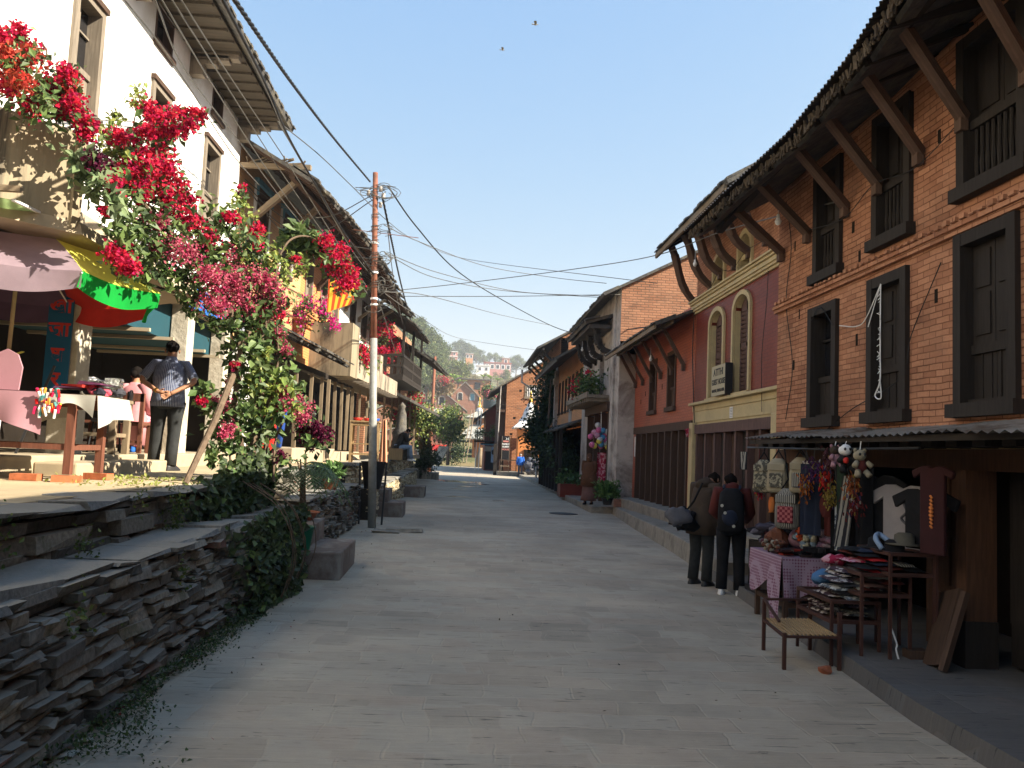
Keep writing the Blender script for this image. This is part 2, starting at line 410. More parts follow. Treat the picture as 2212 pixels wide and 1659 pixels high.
def tri_roof(mb, pts, th=0.06):
    """thick slab from a quad (corner points, upper side)"""
    a = [Vector(p) for p in pts]; n = (a[1]-a[0]).cross(a[3]-a[0]).normalized()
    if n.z < 0: n = -n
    i = len(mb.v); mb.v += a+[p-n*th for p in a]
    L = (a[1]-a[0]).length; H = (a[3]-a[0]).length
    mb.fi((i, i+1, i+2, i+3), [(0, 0), (L, 0), (L, H), (0, H)]); mb.fi((i+7, i+6, i+5, i+4), [(0, H), (L, H), (L, 0), (0, 0)])
    for k in range(4):
        j = (k+1) % 4; mb.fi((i+k, i+4+k, i+4+j, i+j), [(0, 0), (0, th), (.5, th), (.5, 0)])
def corrugated(mb, p00, p10, p01, p11, pitch=0.076, amp=0.012, nv=6, ragged=0.0, th=0.002):
    """wavy tin sheet; p00-p10 runs across the waves (eave line), p01-p11 the upper edge"""
    p00, p10, p01, p11 = map(Vector, (p00, p10, p01, p11)); n = (p10-p00).cross(p01-p00).normalized()
    if n.z < 0: n = -n
    L = (p10-p00).length; nu = max(4, int(L/pitch*4)); rag = [U(-ragged, ragged) for _ in range(int(L/0.8)+3)]
    def fn(a, b):
        lo = p00.lerp(p10, a); hi = p01.lerp(p11, a); e = rag[int(a*L/0.8)]
        q = lo.lerp(hi, b+e*(1-b)) if ragged else lo.lerp(hi, b)
        return q+n*(amp*math.sin(2*math.pi*a*L/pitch)+ (0.012*math.sin(a*L*1.1+rag[int(a*L/0.8)]*40) if ragged else 0))
    mb.sheet(fn, nu, nv, (L, (p01-p00).length))
def text_mesh(txt, size, F, s, t, z, mat, parent, align='CENTER', name='lettering', depth=0.004, sx=1.0, flip=False, bold=0.0):
    """letters as a mesh lying on frame F, s to the reading direction"""
    cu = bpy.data.curves.new('lettering', 'FONT'); cu.body = txt; cu.size = size; cu.align_x = align; cu.extrude = depth; cu.offset = bold
    ob = bpy.data.objects.new('tmp_letters', cu); COL.objects.link(ob); dg = bpy.context.evaluated_depsgraph_get(); dg.update()
    me = bpy.data.meshes.new_from_object(ob.evaluated_get(dg)); bpy.data.objects.remove(ob); bpy.data.curves.remove(cu)
    o0 = Vector(parent.get('_o', (0, 0, 0))); k = -1 if flip else 1
    for v in me.vertices: v.co = F(s+k*v.co.x*sx, t+v.co.z, z+v.co.y) - o0
    me.materials.clear(); me.materials.append(MATS[mat]); me.name = name
    bm = bmesh.new(); bm.from_mesh(me); bmesh.ops.recalc_face_normals(bm, faces=bm.faces); bm.to_mesh(me); bm.free()
    o = bpy.data.objects.new(name, me); COL.objects.link(o); o.parent = parent; o['_o'] = [float(q) for q in o0]; return o
# ---------------------------------------------------------------- materials
mat_brick('brick_near', (.29, .125, .07), (.50, .25, .145), (.10, .035, .018), bw=.21, bh=.06, ms=.006)
mat_brick('brick_red', (.36, .085, .045), (.41, .11, .055), (.18, .045, .025), bw=.23, bh=.07, ms=.007, painted=True, stain_amt=.25)
mat_brick('brick_maroon', (.175, .031, .018), (.2, .038, .022), (.10, .018, .012), bw=.23, bh=.065, ms=.006, painted=True, stain_amt=.1)
mat_brick('brick_far', (.33, .14, .07), (.45, .21, .11), (.16, .09, .055), bw=.3, bh=.12, ms=.02)
mat_brick('brick_old', (.36, .16, .09), (.48, .24, .14), (.15, .10, .07), bw=.25, bh=.08, ms=.015, stain_amt=.8)
mat_brick('brick_orange', (.58, .24, .085), (.66, .29, .11), (.38, .15, .055), bw=.23, bh=.07, ms=.008, painted=True, stain_amt=.2)
mat_brick('brick_peach', (.56, .32, .15), (.62, .38, .19), (.42, .24, .12), bw=.24, bh=.07, ms=.008, painted=True, stain_amt=.25)
mat_brick('brick_pink', (.27, .125, .085), (.33, .16, .11), (.18, .09, .06), bw=.24, bh=.07, ms=.008, painted=True, stain_amt=.2)
mat_simple('white_plaster', (.86, .85, .82), .85, .05, 3, .2, dirt=(.6, .57, .5), dscale=.8)
mat_simple('cream_plaster', (.40, .33, .23), .85, .1, 4, .2, dirt=(.45, .37, .26), dscale=1.2)
mat_simple('pale_plaster', (.48, .44, .40), .9, .12, 5, .2, dirt=(.2, .17, .15), dscale=1.0, bumps=.3)
mat_simple('pillar_plaster', (.52, .47, .38), .9, .12, 14, .2, dirt=(.34, .29, .22), dscale=1.3, bumps=.7, bd=.02)
mat_simple('yellow_trim', (.50, .40, .21), .6, .06, 4, .3, bumps=.1, dirt=(.4, .32, .18), dscale=2)
mat_simple('balcony_concrete', (.29, .24, .165), .9, .15, 5, .15, dirt=(.045, .04, .035), dscale=.8, bumps=.5, stretch=(2.6, 2.6, .35))
mat_simple('stained_concrete', (.34, .29, .22), .9, .2, 6, .15, dirt=(.05, .045, .04), dscale=1.1, bumps=.5, stretch=(2.2, 2.2, .5))
mat_simple('step_concrete', (.16, .125, .105), .9, .25, 8, .2, dirt=(.26, .24, .21), dscale=2.2, bumps=.6)
mat_simple('floor_concrete', (.38, .31, .21), .85, .15, 5, .2, dirt=(.3, .26, .2), dscale=1.4)
mat_simple('kerb_stone', (.26, .235, .195), .9, .25, 7, .2, dirt=(.16, .145, .12), dscale=2.5, bumps=.8)
mat_wood('darkwood', (.030, .024, .020)); mat_wood('brownwood', (.085, .050, .034)); mat_wood('greywood', (.24, .20, .155))
mat_wood('redwood', (.16, .055, .028)); mat_wood('paintwood', (.17, .065, .04)); mat_wood('orangewood', (.10, .048, .026)); mat_wood('palewood', (.42, .28, .14))
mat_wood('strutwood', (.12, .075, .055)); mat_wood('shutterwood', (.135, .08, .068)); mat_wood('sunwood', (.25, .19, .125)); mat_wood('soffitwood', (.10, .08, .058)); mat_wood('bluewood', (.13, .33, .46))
mat_simple('glassdark', (.012, .012, .014), .25, .3, 4, .5, bumps=0)
mat_simple('shade_black', (.020, .016, .013), .95, .4, 1, .05, bumps=0)  # near-black: the shade of rooms and openings put into the colour
mat_simple('teal_wall', (.010, .055, .075), .8, .1, 2)
mat_simple('whitepaint', (.75, .75, .74), .6, .05, 5)
mat_simple('black_paint', (.02, .02, .022), .45, .2, 8, .4)
mat_simple('tin', (.30, .28, .24), .6, .25, 3, .4, metal=.3, dirt=(.12, .08, .05), dscale=2, bumps=.1)
mat_simple('darktin', (.055, .05, .047), .7, .35, 4, .3, dirt=(.12, .09, .06), dscale=2)
mat_simple('slate', (.085, .08, .075), .85, .5, 9, .25, dirt=(.16, .14, .10), dscale=3, bumps=.8, bd=.03)
mat_simple('slate_pale', (.33, .33, .30), .85, .35, 5, .25, dirt=(.2, .19, .16), dscale=2, bumps=.8, bd=.05)
mat_simple('rustpipe', (.23, .085, .05), .75, .3, 9, .3, dirt=(.12, .06, .04), dscale=4)
mat_pattern('orangestripe', (.50, .13, .03), (.5, .38, .28), 'stripe', 9)
mat_simple('steelpipe', (.26, .265, .25), .55, .2, 9, .4, dirt=(.2, .19, .16), dscale=3)
mat_simple('cable', (.018, .018, .019), .6, .3, 9); mat_simple('cable_grey', (.10, .095, .085), .6, .3, 9)
mat_attr('stones', dust=(.25, .235, .205), moss=(.05, .06, .025), bscale=28, bumps=1.0)
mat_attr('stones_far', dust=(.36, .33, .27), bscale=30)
mat_attr('tone_matte', bumps=.1, bscale=20); mat_attr('ragroof', bumps=.8, bscale=25, rough=.95)
mat_leaf('leaf', .28); mat_leaf('petal', .4, .6, .15); mat_leaf('farleaf', .15, .7, .15)
mat_simple('bark', (.14, .10, .07), .95, .35, 14, .1, bumps=.9, bd=.02)
mat_simple('terracotta', (.30, .10, .05), .8, .2, 7); mat_simple('soil', (.05, .035, .025), 1, .3, 20)
mat_simple('greenplastic', (.005, .16, .09), .4, .1, 5, .5, bumps=0); mat_simple('blueplastic', (.01, .10, .55), .45, .1, 5, .5, bumps=0)
mat_simple('redplastic', (.6, .03, .02), .45, .1, 5, .5, bumps=0)
mat_simple('skin', (.38, .19, .11), .6, .08, 12, .3); mat_simple('skin_dark', (.20, .10, .06), .6, .08, 12, .3)
mat_simple('hair', (.010, .008, .007), .9, .3, 40, .05, bumps=.4)
mat_simple('greyhair', (.35, .33, .31), .7, .2, 40); mat_simple('black_cloth', (.014, .014, .016), .9, .3, 12, .15)
mat_simple('charcoal_cloth', (.030, .032, .033), .9, .3, 12, .15); mat_simple('blue_cloth', (.02, .12, .50), .85, .15, 6)
mat_simple('pink_cloth', (.50, .22, .24), .9, .1, 8, bumps=.3); mat_simple('brown_cloth', (.055, .038, .026), .9, .2, 10, bumps=.3)
mat_simple('shawl_cloth', (.10, .045, .022), .9, .3, 6, bumps=.3); mat_simple('sari_cloth', (.15, .08, .07), .9, .3, 5, bumps=.3)
mat_simple('maroon_cloth', (.09, .018, .014), .85, .2, 8); mat_simple('navy_cloth', (.018, .024, .045), .9, .2, 8)
mat_simple('grey_cloth', (.10, .10, .115), .85, .2, 8); mat_simple('jeans', (.22, .30, .42), .9, .25, 9)
mat_simple('white_cloth', (.40, .39, .34), .9, .1, 8, bumps=.3); mat_simple('khaki_cloth', (.30, .26, .18), .9, .15, 8)
mat_simple('orange_cloth', (.62, .20, .05), .85, .15, 5); mat_simple('red_cloth', (.45, .02, .02), .85, .15, 6); mat_simple('dog_fur', (.50, .27, .11), .95, .25, 14, .1, bumps=.5)
mat_simple('black_fur', (.02, .018, .017), .8, .3, 14, .2, bumps=.5); mat_simple('white_fur', (.5, .48, .45), .9, .2, 14, .1)
mat_simple('foil', (.75, .75, .77), .18, .1, 20, .5, metal=1, bumps=1.0, bd=.04); mat_simple('gold', (.85, .55, .12), .3, .1, 5, .5, metal=1, bumps=0)
mat_simple('shrine_orange', (.62, .23, .07), .8, .08, 3, dirt=(.4, .17, .07)); mat_simple('shrine_white', (.62, .62, .62), .8, .15, 5, dirt=(.3, .3, .3), dscale=2)
mat_simple('sign_blue', (.01, .11, .24), .5, .08, 3, bumps=0); mat_simple('sign_blue2', (.02, .12, .42), .5, .08, 3, bumps=0); mat_simple('sign_red', (.55, .04, .03), .5, .05, 3, bumps=0)
mat_simple('sign_cream', (.42, .37, .25), .6, .05, 3, bumps=0); mat_simple('sign_black', (.012, .012, .014), .5, .1, 3, bumps=0); mat_simple('paper', (.7, .7, .68), .8, .05, 5, bumps=0)
mat_simple('pink_sheet', (.36, .19, .22), .85, .08, 4, bumps=.2); mat_simple('redbrick_loose', (.42, .13, .055), .9, .25, 14, bumps=.8)
mat_simple('balcony_red', (.36, .09, .06), .7, .1, 4); mat_simple('tank_black', (.02, .035, .045), .4, .1, 5, bumps=0)
mat_pattern('dotshirt', (.030, .045, .115), (.42, .46, .56), 'dots', 60); mat_pattern('ringcloth', (.19, .075, .12), (.34, .24, .30), 'rings', 32, src='Object')
mat_pattern('stripecloth', (.03, .03, .035), (.35, .33, .28), 'stripe', 14); mat_pattern('bagweave', (.08, .075, .06), (.30, .27, .19), 'blot', 26, src='Object')
mat_pattern('redweave', (.16, .02, .03), (.38, .12, .12), 'check', 34); mat_pattern('motley', (.05, .03, .04), (.42, .38, .36), 'blot', 18, src='Object')
mat_pattern('floral', (.32, .02, .06), (.55, .3, .36), 'blot', 12, src='Object'); mat_pattern('camocloth', (.10, .12, .15), (.5, .52, .52), 'blot', 22, src='Object')

# paving of the street: long dusty flagstones in rows across it
def paving(name, base, alt, dust, rowh=.30, stonew=.62, dustamt=.62, rough=.85, wet=False):
    m, nt, b = newmat(name); v = mapping(nt, 1, 1, 1)
    wn = N(nt, 'ShaderNodeTexNoise', Scale=1.1, Detail=4); nt.links.new(v, wn.inputs['Vector'])
    vm = nt.nodes.new('ShaderNodeVectorMath'); vm.operation = 'MULTIPLY_ADD'; nt.links.new(wn.outputs['Color'], vm.inputs[0]); vm.inputs[1].default_value = (.30, .20, 0); nt.links.new(v, vm.inputs[2])
    br = N(nt, 'ShaderNodeTexBrick', Scale=1.0); br.offset = .37; br.squash = .7; br.squash_frequency = 3
    for k, q in (('Brick Width', stonew), ('Row Height', rowh), ('Mortar Size', .010), ('Mortar Smooth', .6), ('Bias', 0.0)): br.inputs[k].default_value = q
    br.inputs['Color1'].default_value = (0, 0, 0, 1); br.inputs['Color2'].default_value = (1, 1, 1, 1); br.inputs['Mortar'].default_value = (.5, .5, .5, 1)
    nt.links.new(vm.outputs[0], br.inputs['Vector'])
    br2 = N(nt, 'ShaderNodeTexBrick', Scale=1.0); br2.offset = .61; br2.squash = 1.3; br2.squash_frequency = 2
    for k, q in (('Brick Width', stonew*.78), ('Row Height', rowh*1.37), ('Mortar Size', .012), ('Mortar Smooth', .8), ('Bias', 0.0)): br2.inputs[k].default_value = q
    br2.inputs['Color1'].default_value = (0, 0, 0, 1); br2.inputs['Color2'].default_value = (1, 1, 1, 1); br2.inputs['Mortar'].default_value = (.5, .5, .5, 1); nt.links.new(vm.outputs[0], br2.inputs['Vector'])
    sel = ramp(nt, noisef(nt, v, .35, 3, .5), [(.49, 0), (.51, 1)])
    bcol = mixc(nt, sel, br.outputs['Color'], br2.outputs['Color'])
    c = ramp(nt, bcol, [(0, base), (.35, sc(base, 1.3)), (.6, alt), (1, sc(base, .82))])
    gr = noisef(nt, mapping(nt, 1.2, 16, 1), 3.0, 7, .7, .5)                     # split grain of slate running across the street
    c = mixc(nt, 1, c, ramp(nt, gr, [(.25, .72), (.7, 1.2)]), 'MULTIPLY')
    du = noisef(nt, v, .9, 7, .72, .3); fine = noisef(nt, v, 60, 3, .6)
    dm = N(nt, 'ShaderNodeMath', operation='MULTIPLY_ADD'); nt.links.new(br.outputs['Fac'], dm.inputs[0]); dm.inputs[1].default_value = .10; nt.links.new(ramp(nt, du, [(.32, dustamt*.35), (.62, dustamt)]), dm.inputs[2]); dm.use_clamp = True
    c = mixc(nt, dm.outputs[0], c, mixc(nt, fine, sc(dust, .88), sc(dust, 1.12)))
    ck = noisef(nt, mapping(nt, .8, 8, 1), 3.2, 5, .62, 1.0); c = mixc(nt, ramp(nt, ck, [(.62, 0), (.66, .8)]), c, sc(base, .35)); lo = noisef(nt, v, .28, 5, .6, .5); c = mixc(nt, 1, c, ramp(nt, lo, [(.3, .72), (.7, 1.18)]), 'MULTIPLY'); rd = noisef(nt, v, 1.7, 3, .5); c = mixc(nt, ramp(nt, rd, [(.64, 0), (.74, .22)]), c, (.30, .20, .16))   # dark open joints
    nt.links.new(c, b.inputs['Base Color']); b.inputs['Roughness'].default_value = rough; b.inputs['Specular IOR Level'].default_value = .25
    hh = N(nt, 'ShaderNodeMath', operation='MULTIPLY_ADD'); nt.links.new(gr, hh.inputs[0]); hh.inputs[1].default_value = .7
    iv = N(nt, 'ShaderNodeMath', operation='SUBTRACT'); iv.inputs[0].default_value = 1; nt.links.new(br.outputs['Fac'], iv.inputs[1]); iw = N(nt, 'ShaderNodeMath', operation='MULTIPLY'); nt.links.new(iv.outputs[0], iw.inputs[0]); iw.inputs[1].default_value = .45; nt.links.new(iw.outputs[0], hh.inputs[2])
    bump(nt, b, hh.outputs[0], .45, .02); return m
paving('street_paving', (.27, .245, .20), (.335, .27, .21), (.50, .42, .31))
paving('terrace_paving', (.31, .245, .16), (.37, .29, .18), (.45, .36, .23), rowh=.45, stonew=.8, dustamt=.8)
paving('platform_paving', (.10, .105, .11), (.13, .12, .115), (.17, .15, .13), rowh=.5, stonew=.9, dustamt=.5)
mat_simple('earth', (.20, .16, .10), 1, .3, .4, .1, dirt=(.10, .11, .05), dscale=.15)
mat_simple('hillside', (.11, .115, .055), 1, .35, .25, .1, dirt=(.24, .17, .09), dscale=.05)
m, nt, b = newmat('puddle'); b.inputs['Base Color'].default_value = (.05, .055, .06, 1); b.inputs['Roughness'].default_value = .08; b.inputs['Specular IOR Level'].default_value = .6
bump(nt, b, noisef(nt, mapping(nt, 1, 1, 1), 9, 3), .15, .01)

# ---------------------------------------------------------------- setting
def sstep(a, b, x):
    t = max(0, min(1, (x-a)/(b-a))); return t*t*(3-2*t)
def interp(x, P):
    if x <= P[0][0]: return P[0][1]
    for (a, p), (b, q) in zip(P, P[1:]):
        if x <= b: return p+(q-p)*(x-a)/(b-a)
    return P[-1][1]
def hillz(x, y):
    z = interp(y, [(92, 0), (130, 3), (200, 10), (330, 26), (500, 48), (600, 57), (900, 30)])
    z *= interp(x/max(y, 1), [(-.6, 1.15), (-.1, 1.1), (0, 1.0), (.08, .92), (.5, .8)])
    z += 17*math.exp(-((x+48)/42)**2-((y-300)/70)**2)
    return z+noise.noise(Vector((x*.03, y*.03, 0)))*2.2*sstep(100, 200, y)
mb = MB()
mb.sheet(lambda a, b: (-700+1400*a, -60+2400*b, -.012), 28, 48)
tag(mb.build('ground', 'earth'), kind='structure')
mb = MB(); mb.sheet(lambda a, b: ((a-.5)*2*420, 90+b*780, hillz((a-.5)*2*420, 90+b*780)-.02), 90, 90); tag(mb.build('hill', 'hillside', smooth=True), kind='structure')
mb = MB(); mb.sheet(lambda a, b: (-9+20*a, -8+103*b, 0), 20, 103); tag(mb.build('street', 'street_paving'), kind='structure')
# terrace along the left-hand houses
mb = MB(); TZ = 1.26
tp = [(-2.72, -8), (-2.72, 10.6), (-2.8, 12.6), (-2.92, 18.6), (-2.85, 26), (-2.85, 40), (-2.95, 47.5)]
for (xa, ya), (xb, yb) in zip(tp, tp[1:]):
    i = len(mb.v); mb.v += [Vector((-14, ya, TZ)), Vector((xa, ya, TZ)), Vector((xb, yb, TZ)), Vector((-14, yb, TZ)), Vector((xa, ya, 0)), Vector((xb, yb, 0))]
    mb.fi((i, i+1, i+2, i+3)); mb.fi((i+1, i+4, i+5, i+2))
i = len(mb.v); mb.v += [Vector((-14, 47.5, TZ)), Vector((-2.95, 47.5, TZ)), Vector((-2.95, 47.5, 0)), Vector((-14, 47.5, 0))]; mb.fi((i, i+1, i+2, i+3))
tag(mb.build('terrace_ground', 'terrace_paving'), kind='structure')
# raised platform and kerb of the right-hand houses
mb = MB()
kp = [(3.05, -8), (3.16, 5.6), (3.35, 7.6), (3.62, 10.6), (3.72, 12.5)]; pz = .13
for (xa, ya), (xb, yb) in zip(kp, kp[1:]):
    i = len(mb.v); mb.v += [Vector((xa, ya, pz)), Vector((6.5, ya, pz)), Vector((6.5, yb, pz)), Vector((xb, yb, pz)), Vector((xa-.03, ya, 0)), Vector((xb-.03, yb, 0))]
    mb.fi((i, i+1, i+2, i+3)); mb.fi((i, i+3, i+5, i+4))
tag(mb.build('platform_floor', 'platform_paving'), kind='structure')
mb = MB()
kq = [(3.70, 11.6, .30), (4.0, 15.5, .32), (4.25, 20, .28), (4.62, 25.0, .24)]
for (xa, ya, za), (xb, yb, zb) in zip(kq, kq[1:]):
    i = len(mb.v); mb.v += [Vector((xa, ya, za)), Vector((7, ya, za)), Vector((7, yb, zb)), Vector((xb, yb, zb)), Vector((xa-.03, ya, 0)), Vector((xb-.03, yb, 0))]
    mb.fi((i, i+1, i+2, i+3)); mb.fi((i, i+3, i+5, i+4))
i = len(mb.v); mb.v += [Vector((3.70, 11.6, .3)), Vector((7, 11.6, .3)), Vector((7, 11.6, 0)), Vector((3.67, 11.6, 0))]; mb.fi((i, i+1, i+2, i+3))
mb.box(4.72, 7, 12.0, 25, .2, .52)
mb.box(3.95, 7, 25.05, 33.6, -.05, .2); mb.box(4.15, 7, 33.6, 60, -.05, .18)
tag(mb.build('pavement_kerb', 'kerb_stone', bevel=.02), kind='structure')

# ---------------------------------------------------------------- dry stone walls
def drystone(name, label, pts, z0, z1, depth=.16, cap=None, hmin=.028, hmax=.08, lmin=.09, lmax=.36, mat='stones', tones=None, group=None, hole=None):
    """stacked slate pieces along a plan polyline, face on the right-hand side"""
    mb = MB(); T = tones or [(.13, .118, .10), (.165, .15, .125), (.10, .092, .082), (.15, .128, .098), (.20, .18, .145), (.08, .075, .066)]
    for (xa, ya), (xb, yb) in zip(pts, pts[1:]):
        L = math.hypot(xb-xa, yb-ya); d = ((xb-xa)/L, (yb-ya)/L); F = Fr((xa, ya), d, (d[1], -d[0])); z = z0
        mb.t = (.03, .027, .023); mb.obox(F, 0, L, -.35, -.09, z0, z1-.03)
        while z < z1-.015:
            h = min(U(hmin, hmax), z1-z); s = U(-.2, 0)
            while s < L:
                l = U(lmin, lmax)*(.6+h/hmax); a, b = max(0, s), min(L, s+l)
                if b-a > .03:
                    k = rnd.choice(T); g = U(.8, 1.25); mb.t = (k[0]*g, k[1]*g, k[2]*g)
                    if rnd.random() < .015: mb.t = (.13, .06, .045)
                    out = U(-.05, .05); zz = U(-.01, .01); i = len(mb.v)
                    mb.obox(F, a+U(0, .012), b-U(0, .012), -depth, out, z+zz+.004, z+h+zz-.002, jit=.009)
                    # chamfer look: pull two outer corners in
                    for q in (2, 3, 6, 7):
                        if rnd.random() < .75: mb.v[i+q] -= Vector((F.n[0], F.n[1], U(-.1, .1)))*U(0, .05)
                s += l
            z += h
        if cap:
            s = 0
            while s < L:
                l = U(.25, .7); k = U(.7, 1.25); mb.t = (.20*k, .195*k, .18*k)
                mb.obox(F, s, min(L, s+l)-.012, -cap[1]-U(0, .03), cap[0]+U(-.06, .05), z1+U(-.015, .0), z1+U(.015, .05), jit=.022); s += l
    return solo(mb, name, mat, label, 'wall', group=group, bevel=.006 if mat == 'stones' else 0)
drystone('stone_wall', 'lower dry stone wall beside the street with broad slate ledge on top, nearest stretch', [(-2.05, -2), (-2.05, 10.7)], 0, .90, cap=(.02, .46))
drystone('stone_wall', 'upper tier of dry stone wall under the cafe terrace edge', [(-2.48, -2), (-2.5, 10.6)], .9, 1.23, hmin=.05, hmax=.14, lmin=.2, lmax=.6, depth=.2, cap=(.08, .45))
drystone('stone_wall', 'dry stone wall behind the brown entrance steps and potted palm', [(-2.22, 12.5), (-2.2, 18.3)], 0, .86, cap=(.02, .45), mat='stones')
drystone('stone_wall', 'upper dry stone tier behind the palm and the potted plant', [(-2.68, 12.6), (-2.72, 18.6)], .86, 1.23, cap=(.06, .45))
sun_t = [(.42, .35, .22), (.5, .42, .27), (.34, .28, .18), (.46, .38, .25)]  # sunlight put into the colour: paler, yellower stones than the near walls
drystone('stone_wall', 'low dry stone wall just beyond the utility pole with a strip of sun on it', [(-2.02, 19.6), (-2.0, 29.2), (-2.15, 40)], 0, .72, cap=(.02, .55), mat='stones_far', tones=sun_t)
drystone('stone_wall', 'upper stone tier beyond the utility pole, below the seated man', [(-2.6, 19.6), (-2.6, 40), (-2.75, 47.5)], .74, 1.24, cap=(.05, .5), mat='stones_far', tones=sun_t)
# ---------------------------------------------------------------- right-hand houses
FR = Fr((4.3, 0), (0, 1), (-1, 0)); FR2 = Fr((5.2, 0), (0, 1), (-1, 0)); FR4 = Fr((4.7, 0), (0, 1), (-1, 0))
def end_wall(mb, F, s, out, z0, ze, D, zr, th=.3):
    """pentagon gable at position s; out=+1/-1 is the side its outer face looks along s"""
    G = Fr((F(s, 0, 0).x, F(s, 0, 0).y), (-F.n[0], -F.n[1]), (F.d[0]*out, F.d[1]*out))
    mb.prism(G, [(.002, z0), (D, z0), (D, ze), (D/2, zr), (.002, ze)], -th, 0)
def roof_slabs(mb, F, s0, s1, ze, zr, D, over, th=.07, side=.35, back=True, lift=.05, wav=0.0):
    k = (zr-ze)/(D/2); a, b = s0-side, s1+side
    tri_roof(mb, [F(a, over, ze-over*k+lift), F(b, over, ze-over*k+lift+wav), F(b, -D/2, zr+lift+wav), F(a, -D/2, zr+lift)], th)
    if back: tri_roof(mb, [F(a, -D-over*.6, ze-over*.6*k+lift), F(b, -D-over*.6, ze-over*.6*k+lift), F(b, -D/2, zr+lift), F(a, -D/2, zr+lift)], th)
def tile_edge(mb, F, s0, s1, t, z, k, step=.16, dep=.5, tone=None, ragged=.05):
    """loose slates and laths showing along an eave"""
    s = s0
    while s < s1:
        w = step*U(.7, 1.3); c = U(.6, 1.3); mb.t = tuple(q*c for q in (tone or (.10, .09, .08)))
        o = U(-ragged, ragged); i = len(mb.v)
        mb.obox(F, s, s+w-.01, t-dep, t+o, z, z+.03+U(0, .02))
        for q in range(8):
            p = mb.v[i+q]; tt = (p-F(0, 0, 0)).dot(Vector((F.n[0], F.n[1], 0))); p.z += (t-tt)*k
        s += w
def strut_mb(F, s, foot, top, w=.11, curve=0.0, knob=True, ds=0.0):
    """timber bracket from wall point foot=(t,z) to top=(t,z)"""
    m = MB(); n = 7; P = []
    for i in range(n+1):
        q = i/n; t = foot[0]+(top[0]-foot[0])*q; z = foot[1]+(top[1]-foot[1])*q
        b = curve*math.sin(q*math.pi*1.5); P.append(F(s+b*.15+ds*q, t+b*.5, z-b*.5))
    for a, b in zip(P, P[1:]): m.bar(a, b+(b-a)*.06, w*(1+(.15*U(-1, 1) if curve else 0)), w*.9)
    if knob: m.obox(F, s-.05, s+.05, .02, foot[0]+.06, foot[1]-.12, foot[1]+.02)
    return m

# --- near brick house
h = thing('brick_house', 'large orange brick house with black carved windows, tin awning over souvenir stall', 'house', (4.3, 6, 0))
lw = [(9.31, 10.1, 2.2, 3.66), (7.78, 8.57, 2.2, 3.71), (6.16, 6.99, 2.2, 3.78), (4.3, 5.3, 2.2, 3.78)]
uw = [(9.24, 9.98, 3.97, 5.38), (7.72, 8.48, 4.03, 5.46), (6.02, 6.94, 4.1, 5.54), (4.2, 5.2, 4.1, 5.54)]
mb = MB(); wall(mb, FR, -8, 11.21, 2.1, 5.62, .35, lw+uw); mb.obox(FR, -8, 8.5, -.3, -.05, 5.62, 5.85)
end_wall(mb, FR, 11.21, 1, 0, 5.75, 8, 7.9); end_wall(mb, FR, -8, -1, 0, 5.75, 8, 7.9)
mb.obox(FR, -8, 11.2, -8, -7.7, 0, 5.7)
mb.build('wall', 'brick_near', h)
mb = MB(); 
for z, t, hh in ((3.84, .075, .045), (3.79, .05, .05)): mb.obox(FR, -8, 11.24, 0.001, t, z, z+hh)
s = -3.0
while s < 11.1: mb.obox(FR, s, s+.07, .06, .095, 3.885, 3.885+U(.02, .05)); s += .13
mb.obox(FR, -8, 11.21, .001, .03, 5.45, 5.52)
mb.build('cornice', 'brick_near', h)
for i, w_ in enumerate(lw): dark_window(FR, *w_, h, fw=.11, style='open' if i == 0 else 'shutter', proud=.05)
for w_ in uw: dark_window(FR, *w_, h, fw=.11, style='baluster', proud=.05)
mb = MB()
for y, z, sy in ((8.95, 4.35, .06), (10.6, 2.95, .05), (7.3, 3.25, .05), (8.85, 3.05, .045), (7.25, 4.75, .05), (8.8, 3.98, .05), (10.62, 4.55, .04), (10.45, 3.6, .03)): mb.obox(FR, y, y+sy, .001, .004, z, z+.13)
each(mb, 'putlog_hole', 'shade_black', h)  # thin dark plates on the brick: shade inside the holes as colour
EY = [(-8, 1.1, 5.4), (4.0, 1.2, 5.42), (5.5, 1.15, 5.37), (6.9, .97, 5.26), (8.3, .95, 5.12), (10.0, 1.12, 4.98), (11.5, 1.2, 4.9)]     # y, overhang, eave height: the roof sags
def ev(y): return interp(y, [(a, b) for a, b, c in EY]), interp(y, [(a, c) for a, b, c in EY])
mb = MB()
for (ya, ta, za), (yb, tb, zb_) in zip(EY, EY[1:]): tri_roof(mb, [FR(ya, ta-.08, za+.03), FR(yb, tb-.08, zb_+.03), FR(yb, -4, 7.85), FR(ya, -4, 7.85)], .05)
tri_roof(mb, [FR(-8, -8.6, 5.4), FR(11.5, -8.6, 5.4), FR(11.5, -4, 7.85), FR(-8, -4, 7.85)], .05)
mb.build('roof', 'slate', h)
mb = MB()
for (ya, ta, za), (yb, tb, zb_) in zip(EY, EY[1:]): corrugated(mb, FR(ya, ta+.1, za+.06), FR(yb, tb+.1, zb_+.06), FR(ya, -4, 7.95), FR(yb, -4, 7.95), amp=.016, nv=3)
mb.build('tin_sheet', 'darktin', h)
mb = MB(); s = -3.0
while s < 11.45:
    w = U(.012, .035); c = U(.5, 1.4); mb.t = (.085*c, .065*c, .045*c); tt_, zz_ = ev(s)
    mb.bar(FR(s, tt_+.03+U(-.05, .03), zz_+.03), FR(s+U(-.03, .03), tt_+.02+U(-.02, .03), zz_+.03-U(.06, .12)), w, .015); s += w*.8
mb.build('thatch_fringe', 'ragroof', h)
def pz_(y): return 5.06+.083*(10.6-y) if y > 4 else 5.6
mb = MB(); mb.bar(FR(3, .8, pz_(5)), FR(5, .8, pz_(5)), .09, .1); mb.bar(FR(5, .8, pz_(5)), FR(11.4, .8, pz_(11.4)), .09, .1)
